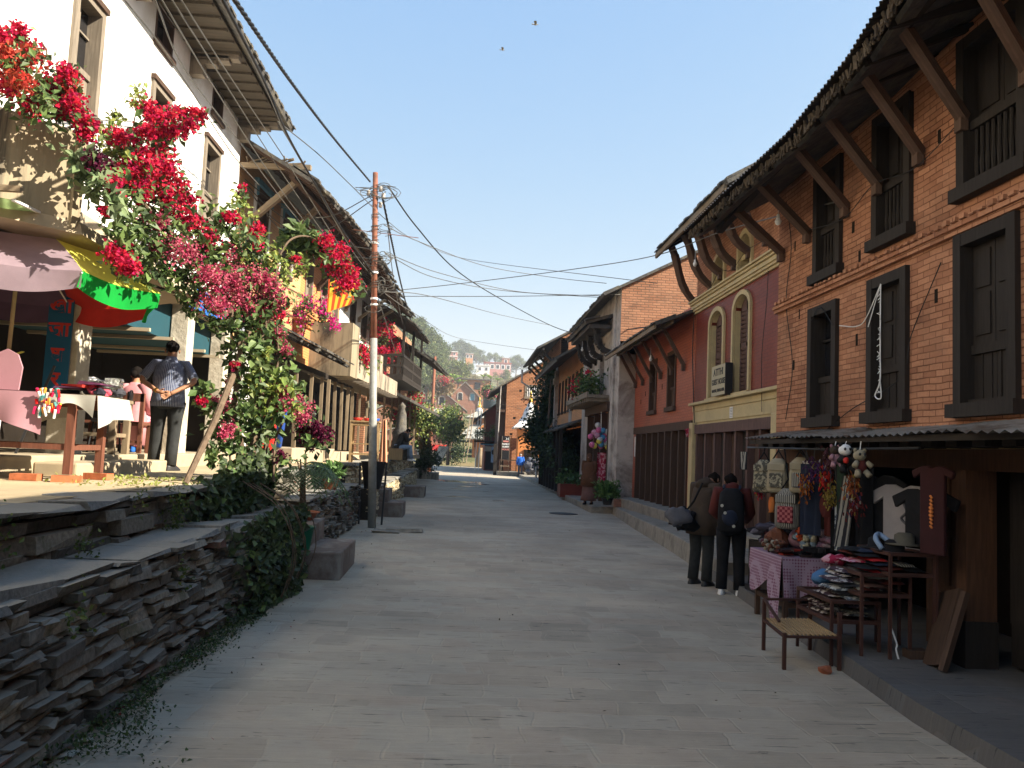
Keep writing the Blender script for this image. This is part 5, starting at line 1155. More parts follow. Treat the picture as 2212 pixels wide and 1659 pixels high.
thin = [
 ([(600, 262, 12), (690, 335, 14), (760, 402, 16), (838, 478, 19), (900, 520, 24), (1010, 560, 30), (1420, 612, 19)], 'thin wire running above the orange house toward the guest house'),
 ([(830, 486, 17.8), (900, 520, 22), (1050, 575, 28), (1200, 600, 30), (1310, 612, 26)], 'thin wire from the pole to the white shop house, upper one'),
 ([(830, 545, 17.8), (950, 590, 24), (1120, 630, 28), (1320, 640, 26)], 'thin wire from the pole to the white shop house, middle one'),
 ([(832, 548, 17.8), (940, 600, 24), (1090, 628, 28), (1318, 644, 26)], 'thin wire from the pole to the white shop house, lower one'),
 ([(850, 628, 24), (1000, 612, 24), (1250, 580, 22), (1420, 551, 18.3), (1560, 500, 14.6), (1830, 430, 9.2)], 'thin wire slanting up to the guest house eave'),
 ([(846, 640, 26), (1100, 640, 26), (1340, 636, 25.2)], 'thin level wire across the street'),
 ([(830, 630, 17.8), (930, 640, 24), (1080, 680, 36), (1190, 703, 44)], 'thin wire falling away toward the old house'),
 ([(832, 635, 17.8), (900, 680, 26), (990, 730, 50), (1150, 755, 50), (1190, 756, 48)], 'thin low wire over the square'),
 ([(940, 778, 58), (985, 820, 62), (1050, 862, 66), (1130, 885, 64)], 'thin wire from the far pole to the shrine'),
 ([(350, 0, 8), (470, 200, 12), (600, 400, 15), (700, 530, 17), (800, 640, 17.9)], 'thin wire along the white house eave, outermost'),
 ([(372, 0, 8.2), (480, 170, 12), (600, 360, 15), (710, 520, 17), (805, 650, 17.9)], 'thin wire along the white house eave, second out'),
 ([(392, 0, 8.4), (500, 170, 12), (620, 350, 15), (720, 510, 17), (806, 640, 17.9)], 'thin wire along the white house eave, third out'),
 ([(335, 0, 7.6), (400, 150, 10), (520, 310, 14), (640, 470, 17), (760, 600, 17.9)], 'thin wire crossing the white wall just below its eave'),
 ([(270, 0, 7.5), (370, 130, 9.5), (500, 330, 13), (560, 400, 15)], 'thin wire slanting across the white wall'),
 ([(520, 380, 17), (600, 440, 18), (700, 470, 18.5), (808, 420, 17.8)], 'slack wire loop hanging in front of the orange house, top'),
 ([(520, 385, 17), (590, 455, 18), (690, 500, 18.5), (808, 430, 17.8)], 'slack wire loop hanging in front of the orange house, second'),
 ([(520, 390, 17), (600, 480, 18), (700, 520, 18.5), (810, 540, 17.8)], 'slack wire loop hanging in front of the orange house, third'),
 ([(525, 395, 17), (610, 500, 18), (700, 545, 18.5), (810, 560, 17.8)], 'slack wire loop hanging in front of the orange house, lowest'),
 ([(600, 262, 13), (680, 400, 15), (760, 540, 17), (806, 600, 17.8)], 'thin wire close above the sagging slate roof'),
 ([(838, 500, 17.8), (850, 600, 24), (870, 700, 32), (895, 790, 42), (930, 850, 56)], 'thin wire beside the twisted cable down to the far pole'),
 ([(815, 640, 17.9), (835, 700, 24), (860, 770, 34), (900, 840, 46)], 'loose wire hanging below the timber balcony'),
]
for P, lb in thin: cable(P, .009 if P[0][2] < 17 else .011, lb, 'cable_grey')
def wallwire(F, P, lb, t=.03, r=.006):
    m = MB(); m.tube(catmull([F(s, t, z) for s, z in P], 6), r, 4); solo(m, 'cable', 'cable', lb, 'cable', group='wires on the walls')
wallwire(FR, [(10.9, 5.3), (10.7, 4.6), (10.85, 3.9), (10.6, 3.0), (10.8, 2.3)], 'dark wire running down the brick wall beside the guest house')
wallwire(FR, [(7.2, 3.6), (7.7, 3.0), (7.9, 2.6), (8.9, 2.35), (9.5, 2.15)], 'dark wire slanting between the second and third lower windows')
wallwire(FR, [(10.1, 4.68), (9.1, 4.55), (8.4, 4.72), (7.6, 4.62), (6.8, 4.8)], 'dark wire looped between the roof struts of the brick house', .06)
wallwire(FR2, [(13.9, 5.6), (13.95, 4.6), (14.15, 3.6), (14.1, 2.6)], 'dark wire hanging down the maroon wall', .05)
wallwire(FR2, [(18.5, 5.4), (18.6, 4.3), (18.45, 3.3), (18.3, 2.5)], 'dark wire at the corner of maroon and red houses', .05, .012)
wallwire(FR2, [(18.4, 5.4), (17.2, 5.35), (16.5, 5.6), (15.7, 5.45), (14.9, 5.62), (14, 5.6)], 'dark wire swagged under the guest house struts', .12)
wallwire(FR, [(9.95, 3.5), (9.7, 3.62), (9.35, 3.35)], 'pale string of fairy lights over the leftmost lower window', .06, .006)
m = MB(); m.tube(catmull([FR(8.2, .08, z) for z in (3.6, 3.2, 2.9, 2.6)]+[FR(8.28, .09, 2.45), FR(8.18, .08, 2.42), FR(8.2, .08, 2.6)], 6), .008, 4)
for k in range(40): z = U(2.45, 3.6); m.bar(FR(8.2, .08, z), FR(8.2+U(-.04, .04), .1, z+U(-.04, .04)), .006)
m.bar(FR(8.2, .08, 3.6), FR(8.5, .06, 3.2), .008); m.tube(catmull([FR(8.2, .08, 3.6), FR(8.55, .06, 3.3), FR(8.8, .05, 3.25), FR(9.2, .05, 3.32)], 5), .006, 4)
solo(m, 'fairy_lights', 'whitepaint', 'string of pale fairy lights hanging over the middle lower window of the brick house', 'lights')
# far pole and light bulbs
fp = thing('far_pole', 'thin brown pole with cable bundle standing before the pink shop', 'utility pole', (-2.6, 58, 0))
a = at(928, 985, y=58); b = at(940, 770, y=58); m = MB(); m.tube([(a.x, 58, 0), b], [.14, .09], 8); m.build('shaft', 'rustpipe', fp, smooth=True)
m = MB()
for k in range(8):
    z = U(b.z-3.4, b.z-.2); m.tube([Vector((b.x+math.cos(i)*U(.1, .35), 58, z+math.sin(i)*.5)) for i in range(7)], .02, 4, cap=False)
m.build('wire_tangle', 'cable_grey', fp)
for (F_, s, t, z, lb) in ((FR2, 20.9, .5, 4.25, 'white bulb hanging under the red house eave'), (FR2, 16.6, .6, 5.75, 'white bulb hanging by the guest house struts'), (FR, 10.35, .35, 4.85, 'bare bulb by the corner of the brick house'), (FR4, 28.6, .7, 5.4, 'bare bulb hanging from the carved canopy')):
    m = MB(); c = F_(s, t, z); m.lathe(c, [(.004, .3), (.004, .1), (.02, .09), (.02, .05), (.045, 0), (.03, -.04), (0.001, -.055)], 10); solo(m, 'light_bulb', 'whitepaint', lb, 'bulb', smooth=True)

# steps
def steps(boxes, label, mat='step_concrete'):
    t = thing('entrance_steps', label, 'steps', (boxes[0][0], boxes[0][2], 0))
    for b_ in boxes:
        m = MB(); m.box(*b_, jit=.012); m.build('step_block', mat, t, bevel=.02)
steps([(-2.2, -1.48, 10.75, 12.35, -.02, .34), (-2.6, -1.98, 11.35, 12.5, .0, .62)], 'two brownish concrete step blocks beside the green bucket')
steps([(-2.1, -1.4, 20.7, 21.9, -.02, .35), (-2.05, -1.78, 20.75, 21.9, 0, .66)], 'mossy concrete steps just beyond the utility pole')
steps([(-2.1, -1.27, 29.4, 30.8, -.02, .38)], 'single concrete step block in front of the farther stone wall')
steps([(-3.0, -1.3, 47.6, 48.8, -.02, .4), (-3.1, -2.0, 47.6, 48.9, .0, .85)], 'worn steps at the far end of the terrace, beside the tree', 'stained_concrete')
m = MB(); a = at(952, 1004, y=50); m.bar((a.x-.35, 50.2, .8), (a.x+.15, 50.6, 1.9), .95, .08); solo(m, 'stone_slab', 'stained_concrete', 'upright weathered slab leaning at the end of the terrace steps', 'slab')

# potted plants
def pot(mb, c, r, h_, n=16): mb.lathe(c, [(r*.68, 0), (r*.7, .01), (r*.95, h_*.86), (r*1.08, h_*.87), (r*1.1, h_), (r*.92, h_), (r*.9, h_*.85), (0.001, h_*.84)], n)
def frond(mb, b0, d, L, droop, w=.3, n=14, col=(.10, .17, .05)):
    d = Vector(d); side = d.cross(Vector((0, 0, 1))).normalized(); P = []
    for q in range(n+1):
        f = q/n; P.append(b0+d*L*f+Vector((0, 0, L*(.55*f-droop*f*f))))
    g = U(.8, 1.3); mb.t = tuple(c*g for c in col); mb.tube(P, .006, 4, cap=False)
    for q in range(2, n):
        f = q/n; l = w*math.sin(math.pi*min(1, f*.85+.15)); t = (P[q+1]-P[q]).normalized()
        for s_ in (-1, 1):
            i = len(mb.v); tip = P[q]+side*s_*l+t*l*.55-Vector((0, 0, l*.35)); ww = t*.014
            mb.v += [P[q]-ww, P[q]+ww, tip]; mb.fi((i, i+1, i+2), [(0, 0)]*3)
pt_ = thing('potted_palm', 'small palm growing in a green plastic bucket by the steps', 'plant', (-2.02, 11.0, .34))
m = MB(); m.lathe((-2.02, 11.0, .34), [(.105, 0), (.11, .01), (.15, .27), (.165, .275), (.165, .3), (.145, .3), (.14, .25), (.001, .24)], 20); m.build('bucket', 'greenplastic', pt_, smooth=True)
m = MB()
for k in range(3): m.tube([(-2.02+U(-.04, .04), 11+U(-.04, .04), .55), (-2.04+U(-.04, .04), 11.0, 1.2), (-2.05+U(-.1, .1), 11+U(-.05, .05), 1.5)], [.022, .016, .01], 6)
m.build('trunk', 'bark', pt_)
m = MB()
for k in range(13):
    a = k*.62+U(-.2, .2); frond(m, Vector((-2.05, 11.0, 1.25+U(0, .2))), (math.cos(a), math.sin(a), 0), U(.5, .75), U(.8, 1.25), .26, col=(.12, .19, .08))
frond(m, Vector((-2.05, 11, 1.4)), (.05, .05, .9), .5, .1, .06)
m.build('fronds', 'leaf', pt_, recalc=False)
def potplant(x, y, z, r, h_, label, n=90, lsize=.16, ph=.45, cols=((.07, .14, .04), (.11, .2, .06)), potm='terracotta', flowers=None, spread=1.5):
    t = thing('potted_plant', label, 'plant', (x, y, z)); m = MB(); pot(m, (x, y, z), r, h_); m.build('pot', potm, t, smooth=True)
    m = MB(); m.lathe((x, y, z+h_*.84), [(.001, .004), (r*.88, .003)], 12); m.build('soil', 'soil', t)
    m = MB()
    for k in range(n):
        a = U(0, 6.28); q = U(0, r*spread); p0 = Vector((x+math.cos(a)*q*.4, y+math.sin(a)*q*.4, z+h_*.85)); p1 = p0+Vector((math.cos(a)*q, math.sin(a)*q, U(.2, 1)*ph)); c = rnd.choice(cols); g = U(.7, 1.4); m.t = tuple(v*g for v in c)
        d = (p1-p0).normalized()
        i = len(m.v); w_ = d.cross(Vector((0, 0, 1))); w_ = (w_.normalized() if w_.length > .01 else Vector((1, 0, 0)))*lsize*.16; mid = p0.lerp(p1, .5)+Vector((0, 0, .03)); m.v += [p0, mid-w_, p1, mid+w_]; m.fi((i, i+1, i+2, i+3), [(0, 0)]*4)
        m.leaf(p1-d*lsize*.5, lsize*U(.5, 1.0))
    m.build('foliage', 'leaf', t, recalc=False)
    if flowers:
        m = MB()
        for k in range(flowers[1]):
            a = U(0, 6.28); q = U(0, r*spread); g = U(.7, 1.2); m.t = tuple(v*g for v in flowers[0]); c = Vector((x+math.cos(a)*q, y+math.sin(a)*q, z+h_+U(.4, 1.05)*ph))
            for _ in range(6): m.leaf(c+Vector((U(-.03, .03),)*3), .05, aspect=1)
        m.build('blossoms', 'petal', t, recalc=False)
    return t
potplant(-2.38, 15.4, .89, .16, .2, 'terracotta pot with bushy green plant on the wall ledge', 120, .2, .38)
potplant(-2.25, 12.1, .62, .24, .12, 'wide brown bowl of earth standing on the upper step block', 14, .1, .12)
potplant(4.38, 24.7, .28, .18, .2, 'bushy plant in a dark pot at the kerb by the white pillar', 240, .18, .62, potm='black_paint', spread=1.9)
for x, y, lb in ((3.75, 31.4, 'near red brick planter box full of leafy plants'), (4.1, 35.6, 'second red brick planter box under the creeper')):
    t = thing('brick_planter', lb, 'planter', (x, y, 0)); m = MB(); m.box(x-.0, x+1.1, y, y+.9, .12, .62); m.build('box', 'brick_maroon', t); m = MB()
    for k in range(300):
        g = U(.6, 1.5); m.t = (.07*g, .13*g, .04*g); m.leaf(Vector((x+U(-.05, 1.15), y+U(0, .9), .62+abs(rnd.gauss(0, .22)))), U(.1, .2))
    m.build('foliage', 'leaf', t, recalc=False)
potplant(-2.35, 47.9, 1.26, .3, .4, 'white tub with red flowers at the terrace end', 140, .3, .7, potm='whitepaint', flowers=((.6, .05, .04), 20))
potplant(-3.6, 42.5, 1.27, .35, .8, 'large terracotta jar beside the timber posts', 0, .2, .2)
t = thing('brick_block', 'pinkish concrete block left by the red house doors', 'block', (4.9, 24.6, .3)); m = MB(); m.box(4.55, 4.95, 24.3, 24.6, .25, .48, jit=.01); m.build('body', 'brick_pink', t)

# litter bin, manhole, puddles, slabs
t = thing('litter_basket', 'black tapered litter basket hung beside the utility pole', 'bin', (-1.9, 18.5, .6))
m = MB(); m.lathe((-1.95, 18.55, .78), [(.17, 0), (.18, .01), (.27, .58), (.29, .6), (.26, .6), (.16, .03), (.001, .03)], 14); m.build('basket', 'black_paint', t, smooth=True); m = MB(); m.bar((-1.7, 18.55, 0), (-1.66, 18.55, 1.35), .04); m.bar((-2.2, 18.55, .0), (-2.24, 18.55, 1.35), .04); m.build('stand', 'black_paint', t)
m = MB(); c = at(1217, 1110, z=0); m.lathe((c.x, c.y, .004), [(.42, 0), (.42, .012), (.36, .012), (.355, .008), (.001, .008)], 24)
solo(m, 'manhole_cover', 'black_paint', 'round dark manhole cover set in the street paving', 'manhole')
m = MB()
for u, v, ru, l in ((1000, 1041, 1.0, 2.2), (1030, 1046, .9, 1.4), (965, 1038, .7, 1.6), (985, 1073, .55, .5), (1075, 1082, .35, .35), (1050, 1062, .3, .3), (1010, 1051, .6, .8), (985, 1056, .5, .5)):
    c = at(u, v, z=0); n = 18; i = len(m.v); m.v += [Vector((c.x+math.cos(k*2*math.pi/n)*ru*U(.4, 1.3), c.y+math.sin(k*2*math.pi/n)*l*.45*U(.3, 1.3), .0045)) for k in range(n)]; m.fi(range(i, i+n))
tag(m.build('water_puddle', 'puddle'), kind='structure')
for (x, y, a, b, lb) in ((-1.45, 16.9, .5, .28, 'broken flagstone lying at the foot of the utility pole'), (-1.1, 17.2, .75, .3, 'long thin flagstone lying on the street by the pole')):
    m = MB(); m.box(x-a/2, x+a/2, y-b/2, y+b/2, .0, .05, jit=.03); solo(m, 'flagstone', 'kerb_stone', lb, 'stone')
m = MB(); m.box(-2.42, -2.24, 4.15, 4.27, .945, 1.01, jit=.012); solo(m, 'loose_brick', 'redbrick_loose', 'worn orange brick lying on the stone ledge', 'brick')

# ---------------- umbrella
uc = at(48, 491, y=8.7); RU = 1.42; HU = .60; VAL = .2
u_ = thing('market_umbrella', 'large multicoloured sun umbrella, purple red yellow and green, over the trinket table', 'umbrella', (uc.x, uc.y, TZ))
cols = {'lilac_cloth': (.36, .27, .32), 'purple_cloth': (.16, .09, .16), 'redpanel_cloth': (.62, .035, .02), 'yellow_cloth': (.70, .68, .12), 'green_cloth': (.01, .42, .06), 'salmon_cloth': (.6, .25, .2)}
for k, c in cols.items(): mat_cloth(k, c, .45)
a0 = R(4)
def rimp(i, z=0, rr=1.0): a = a0+i*R(45); return Vector((uc.x+math.cos(a)*RU*rr, uc.y+math.sin(a)*RU*rr, uc.z-HU+z))
order = ['green_cloth', 'redpanel_cloth', 'purple_cloth', 'redpanel_cloth', 'green_cloth', 'salmon_cloth', 'lilac_cloth', 'yellow_cloth']
for i in range(8):
    A_, B_ = rimp(i), rimp(i+1); m = MB()
    def pf(a, b, A_=A_, B_=B_):
        e = A_.lerp(B_, b); q = Vector(uc).lerp(e, a); sag = math.sin(math.pi*b)*a; return q+Vector((0, 0, .12*math.sin(math.pi*a)-.03*sag*a))+(Vector((uc.x, uc.y, q.z))-q)*(.04*sag*a)
    m.sheet(pf, 10, 10)
    mid = (A_+B_)/2; inn = (Vector((uc.x, uc.y, mid.z))-mid).normalized()
    def vf(a, b, A_=A_, B_=B_):
        q = pf(1.0, b); return q+Vector((0, 0, -a*VAL*(.75+.35*math.sin(math.pi*b))))+inn*(.035*a)+inn*(.02*math.sin(b*9+i)*a)
    m2 = MB(); m2.sheet(vf, 3, 12)
    m.build('panel', order[i], u_, smooth=True, recalc=False); m2.build('valance', 'green_cloth' if i in (7, 0) else order[i], u_, smooth=True, recalc=False)
m = MB(); lean = Vector((-.12, 0, 0))
m.tube([Vector((uc.x, uc.y, uc.z+.05)), Vector((uc.x-.02, uc.y, 2.4))], .02, 10); m.build('upper_pole', 'yellow_trim', u_, smooth=True)
m = MB(); m.tube([Vector((uc.x-.02, uc.y, 2.42)), Vector((uc.x-.09, uc.y, TZ))], .027, 10); m.build('lower_pole', 'whitepaint', u_, smooth=True)
m = MB()
for i in range(8): m.bar(Vector(uc)-Vector((0, 0, .03)), rimp(i, -.02), .012, .012); m.bar(Vector((uc.x, uc.y, uc.z-.55)), Vector(uc).lerp(rimp(i), .5)-Vector((0, 0, .02)), .01, .01)
m.build('ribs', 'whitepaint', u_)
m = MB()
for k in range(10): a = U(0, 6.28); m.t = (.45, .45, .08); m.bar(Vector((uc.x-.02, uc.y-.02, 2.45)), Vector((uc.x-.02+math.cos(a)*.16, uc.y-.03+math.sin(a)*.05, 2.45+U(-.05, .07))), .05, .006)
m.build('tied_ribbon', 'tone_matte', u_)
# tarpaulin on sticks
t = thing('green_tarpaulin', 'pale green tarpaulin sheet stretched on wooden sticks above the umbrella', 'tarpaulin', tuple(at(60, 470, y=7.6)))
mat_cloth('tarp_green', (.30, .42, .18), .5)
q = [at(-160, 395, y=6.8), at(28, 432, y=7.2), at(174, 501, y=8.6), at(-120, 486, y=8.4)]; m = MB(); m.sheet(lambda a, b: q[0].lerp(q[1], a).lerp(q[3].lerp(q[2], a), b)-Vector((0, 0, .05*math.sin(math.pi*a)*math.sin(math.pi*b))), 10, 10); m.build('sheet', 'tarp_green', t, recalc=False)
m = MB(); m.bar(q[1], q[2], .03, .02); m.build('white_edge', 'whitepaint', t)
m = MB(); m.bar(at(-100, 400, y=7.1), at(46, 409, y=7.1), .05, .05); m.bar(at(-100, 478, y=8.6), at(232, 514, y=8.7), .045, .04); each(m, 'stick', 'sunwood', t)

# ---------------- trinket table, desk, chairs on the terrace
def table(mb, F, s0, s1, t0, t1, z0, zt, leg=.06, top=.03, rails=True):
    mb.obox(F, s0, s1, t0, t1, zt-top, zt)
    for s in (s0+.02, s1-.02-leg):
        for t in (t0+.02, t1-.02-leg): mb.obox(F, s, s+leg, t, t+leg, z0, zt-top)
    if rails:
        for t in (t0+.03, t1-leg): mb.obox(F, s0+.02+leg, s1-.02-leg, t, t+.03, z0+.22, z0+.27); mb.obox(F, s0+.02+leg, s1-.02-leg, t, t+.03, zt-top-.09, zt-top)
        for s in (s0+.03, s1-leg): mb.obox(F, s, s+.03, t0+.02+leg, t1-.02-leg, z0+.22, z0+.27)
a = at(58, 1022, z=1.33); TX, TY = a.x, a.y
tt = thing('trinket_table', 'reddish wooden table under pink and white cloths, standing on bricks', 'table', (TX, TY, 1.33))
m = MB(); table(m, W0, TX-1.1, TX+.38, TY, TY+.75, 1.33, 2.06, .065); m.build('frame', 'paintwood', tt)
for dx, dy, rz in ((-.02, .05, 0), (.34, .05, .3), (.34, .7, -.2)):
    m = MB(); F_ = Fr((TX+dx, TY+dy), (math.cos(rz), math.sin(rz)), (-math.sin(rz), math.cos(rz))); m.obox(F_, -.13, .11, -.06, .06, TZ, 1.325, jit=.006); solo(m, 'loose_brick', 'redbrick_loose', ('orange brick under the front left leg of the trinket table', 'orange brick under the front right leg of the trinket table', 'orange brick under the back leg of the trinket table')[0 if dx < 0 else (1 if dy < .5 else 2)], 'brick')
def drape(name, label, cat, x0, x1, y0, y1, z, mat, fronth, sideh, corner=.12, group=None):
    m = MB()
    m.sheet(lambda a, b: (x0+(x1-x0)*a, y0+(y1-y0)*b, z+.006+.004*math.sin(a*17)*math.sin(b*13)), 10, 8)
    m.sheet(lambda a, b: (x0+(x1-x0)*a, y0-.01-.03*b*(1+math.sin(a*(x1-x0)*14)), z-b*(fronth+corner*(2*abs(a-.5))**3+.02*math.sin(a*9))), 30, 8, (x1-x0, fronth))
    for xs, sg_ in ((x1, 1), (x0, -1)): m.sheet(lambda a, b: (xs+sg_*(.01+.03*b*(1+math.sin(a*8))), y0+(y1-y0)*a, z-b*(sideh+corner*(1-a)**3)), 12, 8, (y1-y0, sideh))
    return solo(m, name, mat, label, cat, group=group, smooth=True)
drape('pink_tablecloth', 'faded pink cloth hanging over the front of the trinket table', 'tablecloth', TX-1.12, TX+.1, TY-.02, TY+.7, 2.065, 'pink_sheet', .26, .05)
drape('white_tablecloth', 'white cloth draped over the right end of the trinket table', 'tablecloth', TX+.1, TX+.55, TY+.0, TY+.72, 2.055, 'white_cloth', .1, .2, .1)
t = thing('tasselled_bags', 'heap of folded bags with red and white tassels on the trinket table', 'bags', (TX+.1, TY+.2, 2.07)); m = MB()
for k in range(9):
    m.t = rnd.choice([(.5, .02, .05), (.6, .5, .4), (.08, .02, .05), (.02, .02, .02), (.6, .05, .04)]); x = TX-.05+k*.045; m.box(x, x+.2, TY+.05+U(0, .3), TY+.3+U(0, .3), 2.07+k*.012, 2.09+k*.012, jit=.012)
m.build('bag_pile', 'tone_matte', t); m = MB()
for k in range(46): m.t = rnd.choice([(.7, .02, .02), (.8, .75, .7), (.7, .3, .05), (.6, .02, .1), (.1, .3, .3)]); x = TX+.05+U(0, .22); z0 = 2.1-U(0, .2); m.bar((x, TY-.06-U(0, .03), z0), (x+U(-.02, .02), TY-.07, z0-U(.03, .08)), .018, .018)
m.build('fringe', 'tone_matte', t)
t = thing('rounded_board', 'pale pinkish rounded board standing on the trinket table', 'board', (TX-.42, TY+.3, 2.07)); m = MB(); m.prism(Fr((TX-.42, TY+.3), (1, 0), (0, -1)), [(-.13, 2.07), (.13, 2.07), (.15, 2.3), (.1, 2.42), (.0, 2.47), (-.1, 2.42), (-.15, 2.3)], 0, .02); m.build('panel', 'pink_sheet', t)
t = thing('carved_box', 'dark brown carved box at the left edge of the trinket table', 'box', (TX-.8, TY+.35, 2.07)); m = MB(); m.box(TX-1.0, TX-.62, TY+.3, TY+.5, 2.07, 2.4); m.build('body', 'redwood', t)
t = thing('stone_table_items', 'dark trinkets and a pink bowl at the right end of the trinket table', 'trinkets', (TX+.4, TY+.3, 2.07)); m = MB()
for k in range(10): m.t = rnd.choice([(.02, .02, .03), (.1, .03, .08), (.5, .08, .12), (.05, .05, .06)]); m.blob((TX+.28+U(0, .25), TY+.1+U(0, .5), 2.08+U(0, .04)), .06, .06, .04, 8, .2, k)
m.build('trinkets', 'tone_matte', t)
m = MB(); b1 = at(18, 1015, z=1.28); b2 = at(118, 790, y=b1.y+.1); m.bar(b1, b2, .03, .025); m.bar((b1.x-.18, b1.y+.02, 1.27), (b1.x+.35, b1.y+.05, 1.3), .06, .06); t = solo(m, 'iron_prop', 'black_paint', 'thin black iron prop leaning beside the trinket table', 'prop')
# snack desk on the plinth
a = at(228, 981, z=1.46); DX, DY = a.x, a.y
t = thing('snack_desk', 'worn pale wooden desk carrying the foil tray on the cafe plinth', 'desk', (DX, DY, 1.46)); m = MB(); table(m, W0, DX-.75, DX+.1, DY, DY+.55, 1.46, 2.17, .075, .045); m.build('frame', 'sunwood', t)
t = thing('food_display', 'dark glass food case standing on the snack desk', 'display case', (DX-.45, DY+.25, 2.17)); m = MB(); m.box(DX-.68, DX-.22, DY+.1, DY+.45, 2.17, 2.38); m.build('case', 'glassdark', t, bevel=.01); m = MB()
for x in (DX-.69, DX-.23): m.bar((x, DY+.09, 2.17), (x, DY+.09, 2.39), .015)
m.bar((DX-.69, DY+.09, 2.385), (DX-.2, DY+.09, 2.385), .015); m.build('case_frame', 'steelpipe', t); m = MB(); m.blob((DX-.42, DY+.27, 2.4), .2, .14, .05, 10, .3, 3); m.build('wrapped_food', 'foil', t)
t = thing('foil_tray', 'tray wrapped in crumpled shiny foil propped upright on the desk', 'tray', (DX+.0, DY+.12, 2.17)); m = MB()
m.sheet(lambda a, b: (DX-.12+.2*a, DY+.08+.012*noise.noise(Vector((a*9, b*9, 0)))*2, 2.175+.26*b), 16, 16); m.sheet(lambda a, b: (DX+.08+.008*math.sin(b*30), DY+.08+.1*a, 2.175+.26*b), 4, 16); m.build('foil', 'foil', t)
def chair(x, y, z, rz, label, seat='grey_cloth', frame='black_paint', backm='black_paint'):
    c, s = math.cos(rz), math.sin(rz); F = Fr((x, y), (c, s), (-s, c)); t = thing('metal_chair', label, 'chair', (x, y, z)); m = MB()
    m.obox(F, -.2, .2, -.2, .2, z+.42, z+.47); m.build('seat', seat, t, bevel=.02)
    for a, b in ((-.18, -.18), (.18, -.18), (-.18, .18), (.18, .18)):
        m = MB(); m.tube([F(a*.9, b*.9, z+.42), F(a*1.15, b*1.15, z)], .012, 6); m.build('leg', frame, t)
    m = MB(); m.tube(catmull([F(-.18, .2, z+.42), F(-.18, .24, z+.7), F(-.1, .26, z+.86), F(.1, .26, z+.86), F(.18, .24, z+.7), F(.18, .2, z+.42)], 4), .012, 6); m.build('back_frame', frame, t); m = MB(); m.obox(F, -.17, .17, .235, .26, z+.62, z+.86); m.build('backrest', backm, t, bevel=.01)
    return t
cp = Vector((-4.95, 11.9, 0)); chair(cp.x, cp.y, 1.46, -1.35, 'black steel chair with padded grey seat beside the snack desk')
bp = Vector((-4.66, 12.15, 0)); t = thing('wooden_bench', 'dark red wooden bench with a backrest behind the standing man', 'bench', (bp.x-.3, bp.y, 1.46)); m = MB(); m.box(bp.x-.85, bp.x+.05, bp.y+.1, bp.y+.45, 1.87, 1.91); m.build('seat', 'paintwood', t)
m = MB(); m.box(bp.x-.85, bp.x+.05, bp.y+.05, bp.y+.09, 2.2, 2.32); m.build('backrest', 'paintwood', t)
for x in (bp.x-.85, bp.x+.0):
    for y in (bp.y+.05, bp.y+.4): m = MB(); m.box(x, x+.055, y, y+.05, 1.46, 2.32 if y < bp.y+.2 else 1.87); m.build('leg', 'paintwood', t)
m = MB(); m.box(bp.x-.8, bp.x, bp.y+.06, bp.y+.09, 1.6, 1.64); m.build('rail', 'paintwood', t)
# leaning stick
sk0, sk1 = at(400, 1045, z=TZ), at(512, 790, y=9.4); m = MB(); m.tube([sk0, sk0.lerp(sk1, .5)+Vector((.02, 0, 0)), sk1, at(560, 640, y=9.8)], [.03, .035, .04, .045], 8); solo(m, 'support_stick', 'bark', 'stout wooden stick propping up the bougainvillea', 'stick')
# table with blue and red bowls near the pole, fabric, and posters
p = at(800, 990, y=21.5); t = thing('bowl_table', 'small wooden stand with red and blue plastic bowls, just behind the pole', 'stand', (p.x, 21.5, TZ)); m = MB(); table(m, W0, p.x-.55, p.x+.2, 21.3, 21.8, TZ, 2.35, .05); m.box(p.x-.5, p.x+.15, 21.35, 21.75, 1.75, 1.78); m.build('frame', 'palewood', t)
for x, r_, mt_ in ((-.38, .13, 'redplastic'), (-.12, .12, 'redplastic'), (.08, .11, 'blueplastic')):
    m = MB(); m.lathe((p.x+x, 21.5, 2.352), [(r_*.6, 0), (r_, .07), (r_*.95, .075), (r_*.55, .01), (.001, .01)], 14); solo(m, 'plastic_bowl', mt_, {-.38: 'left red plastic bowl on the small stand', -.12: 'middle red plastic bowl on the small stand', .08: 'blue plastic bowl on the small stand'}[x], 'bowl', smooth=True)
p = at(822, 990, y=23.5); m = MB(); m.sheet(lambda a, b: (p.x-.05+.24*a*(1.0-.5*b)+.04*b, 23.5+.06*math.sin(a*13+b), TZ+.02+1.2*b), 16, 8, (.4, 1.2)); solo(m, 'hanging_cloth', 'orangestripe', 'orange and cream cloth hanging beside the pole', 'cloth', smooth=True)
t = thing('stone_pillar_shrine', 'small dark stone shrine pillar beside the seated man on the terrace', 'shrine', (-3.0, 31, TZ)); p = at(863, 990, y=31); m = MB(); m.lathe((p.x, 31, TZ), [(.32, 0), (.36, .1), (.3, .3), (.34, .5), (.3, .8), (.33, 1.0), (.2, 1.2), (.17, 1.7), (.1, 1.9), (.14, 2.0), (.001, 2.15)], 10); m.build('shaft', 'slate', t, smooth=True)
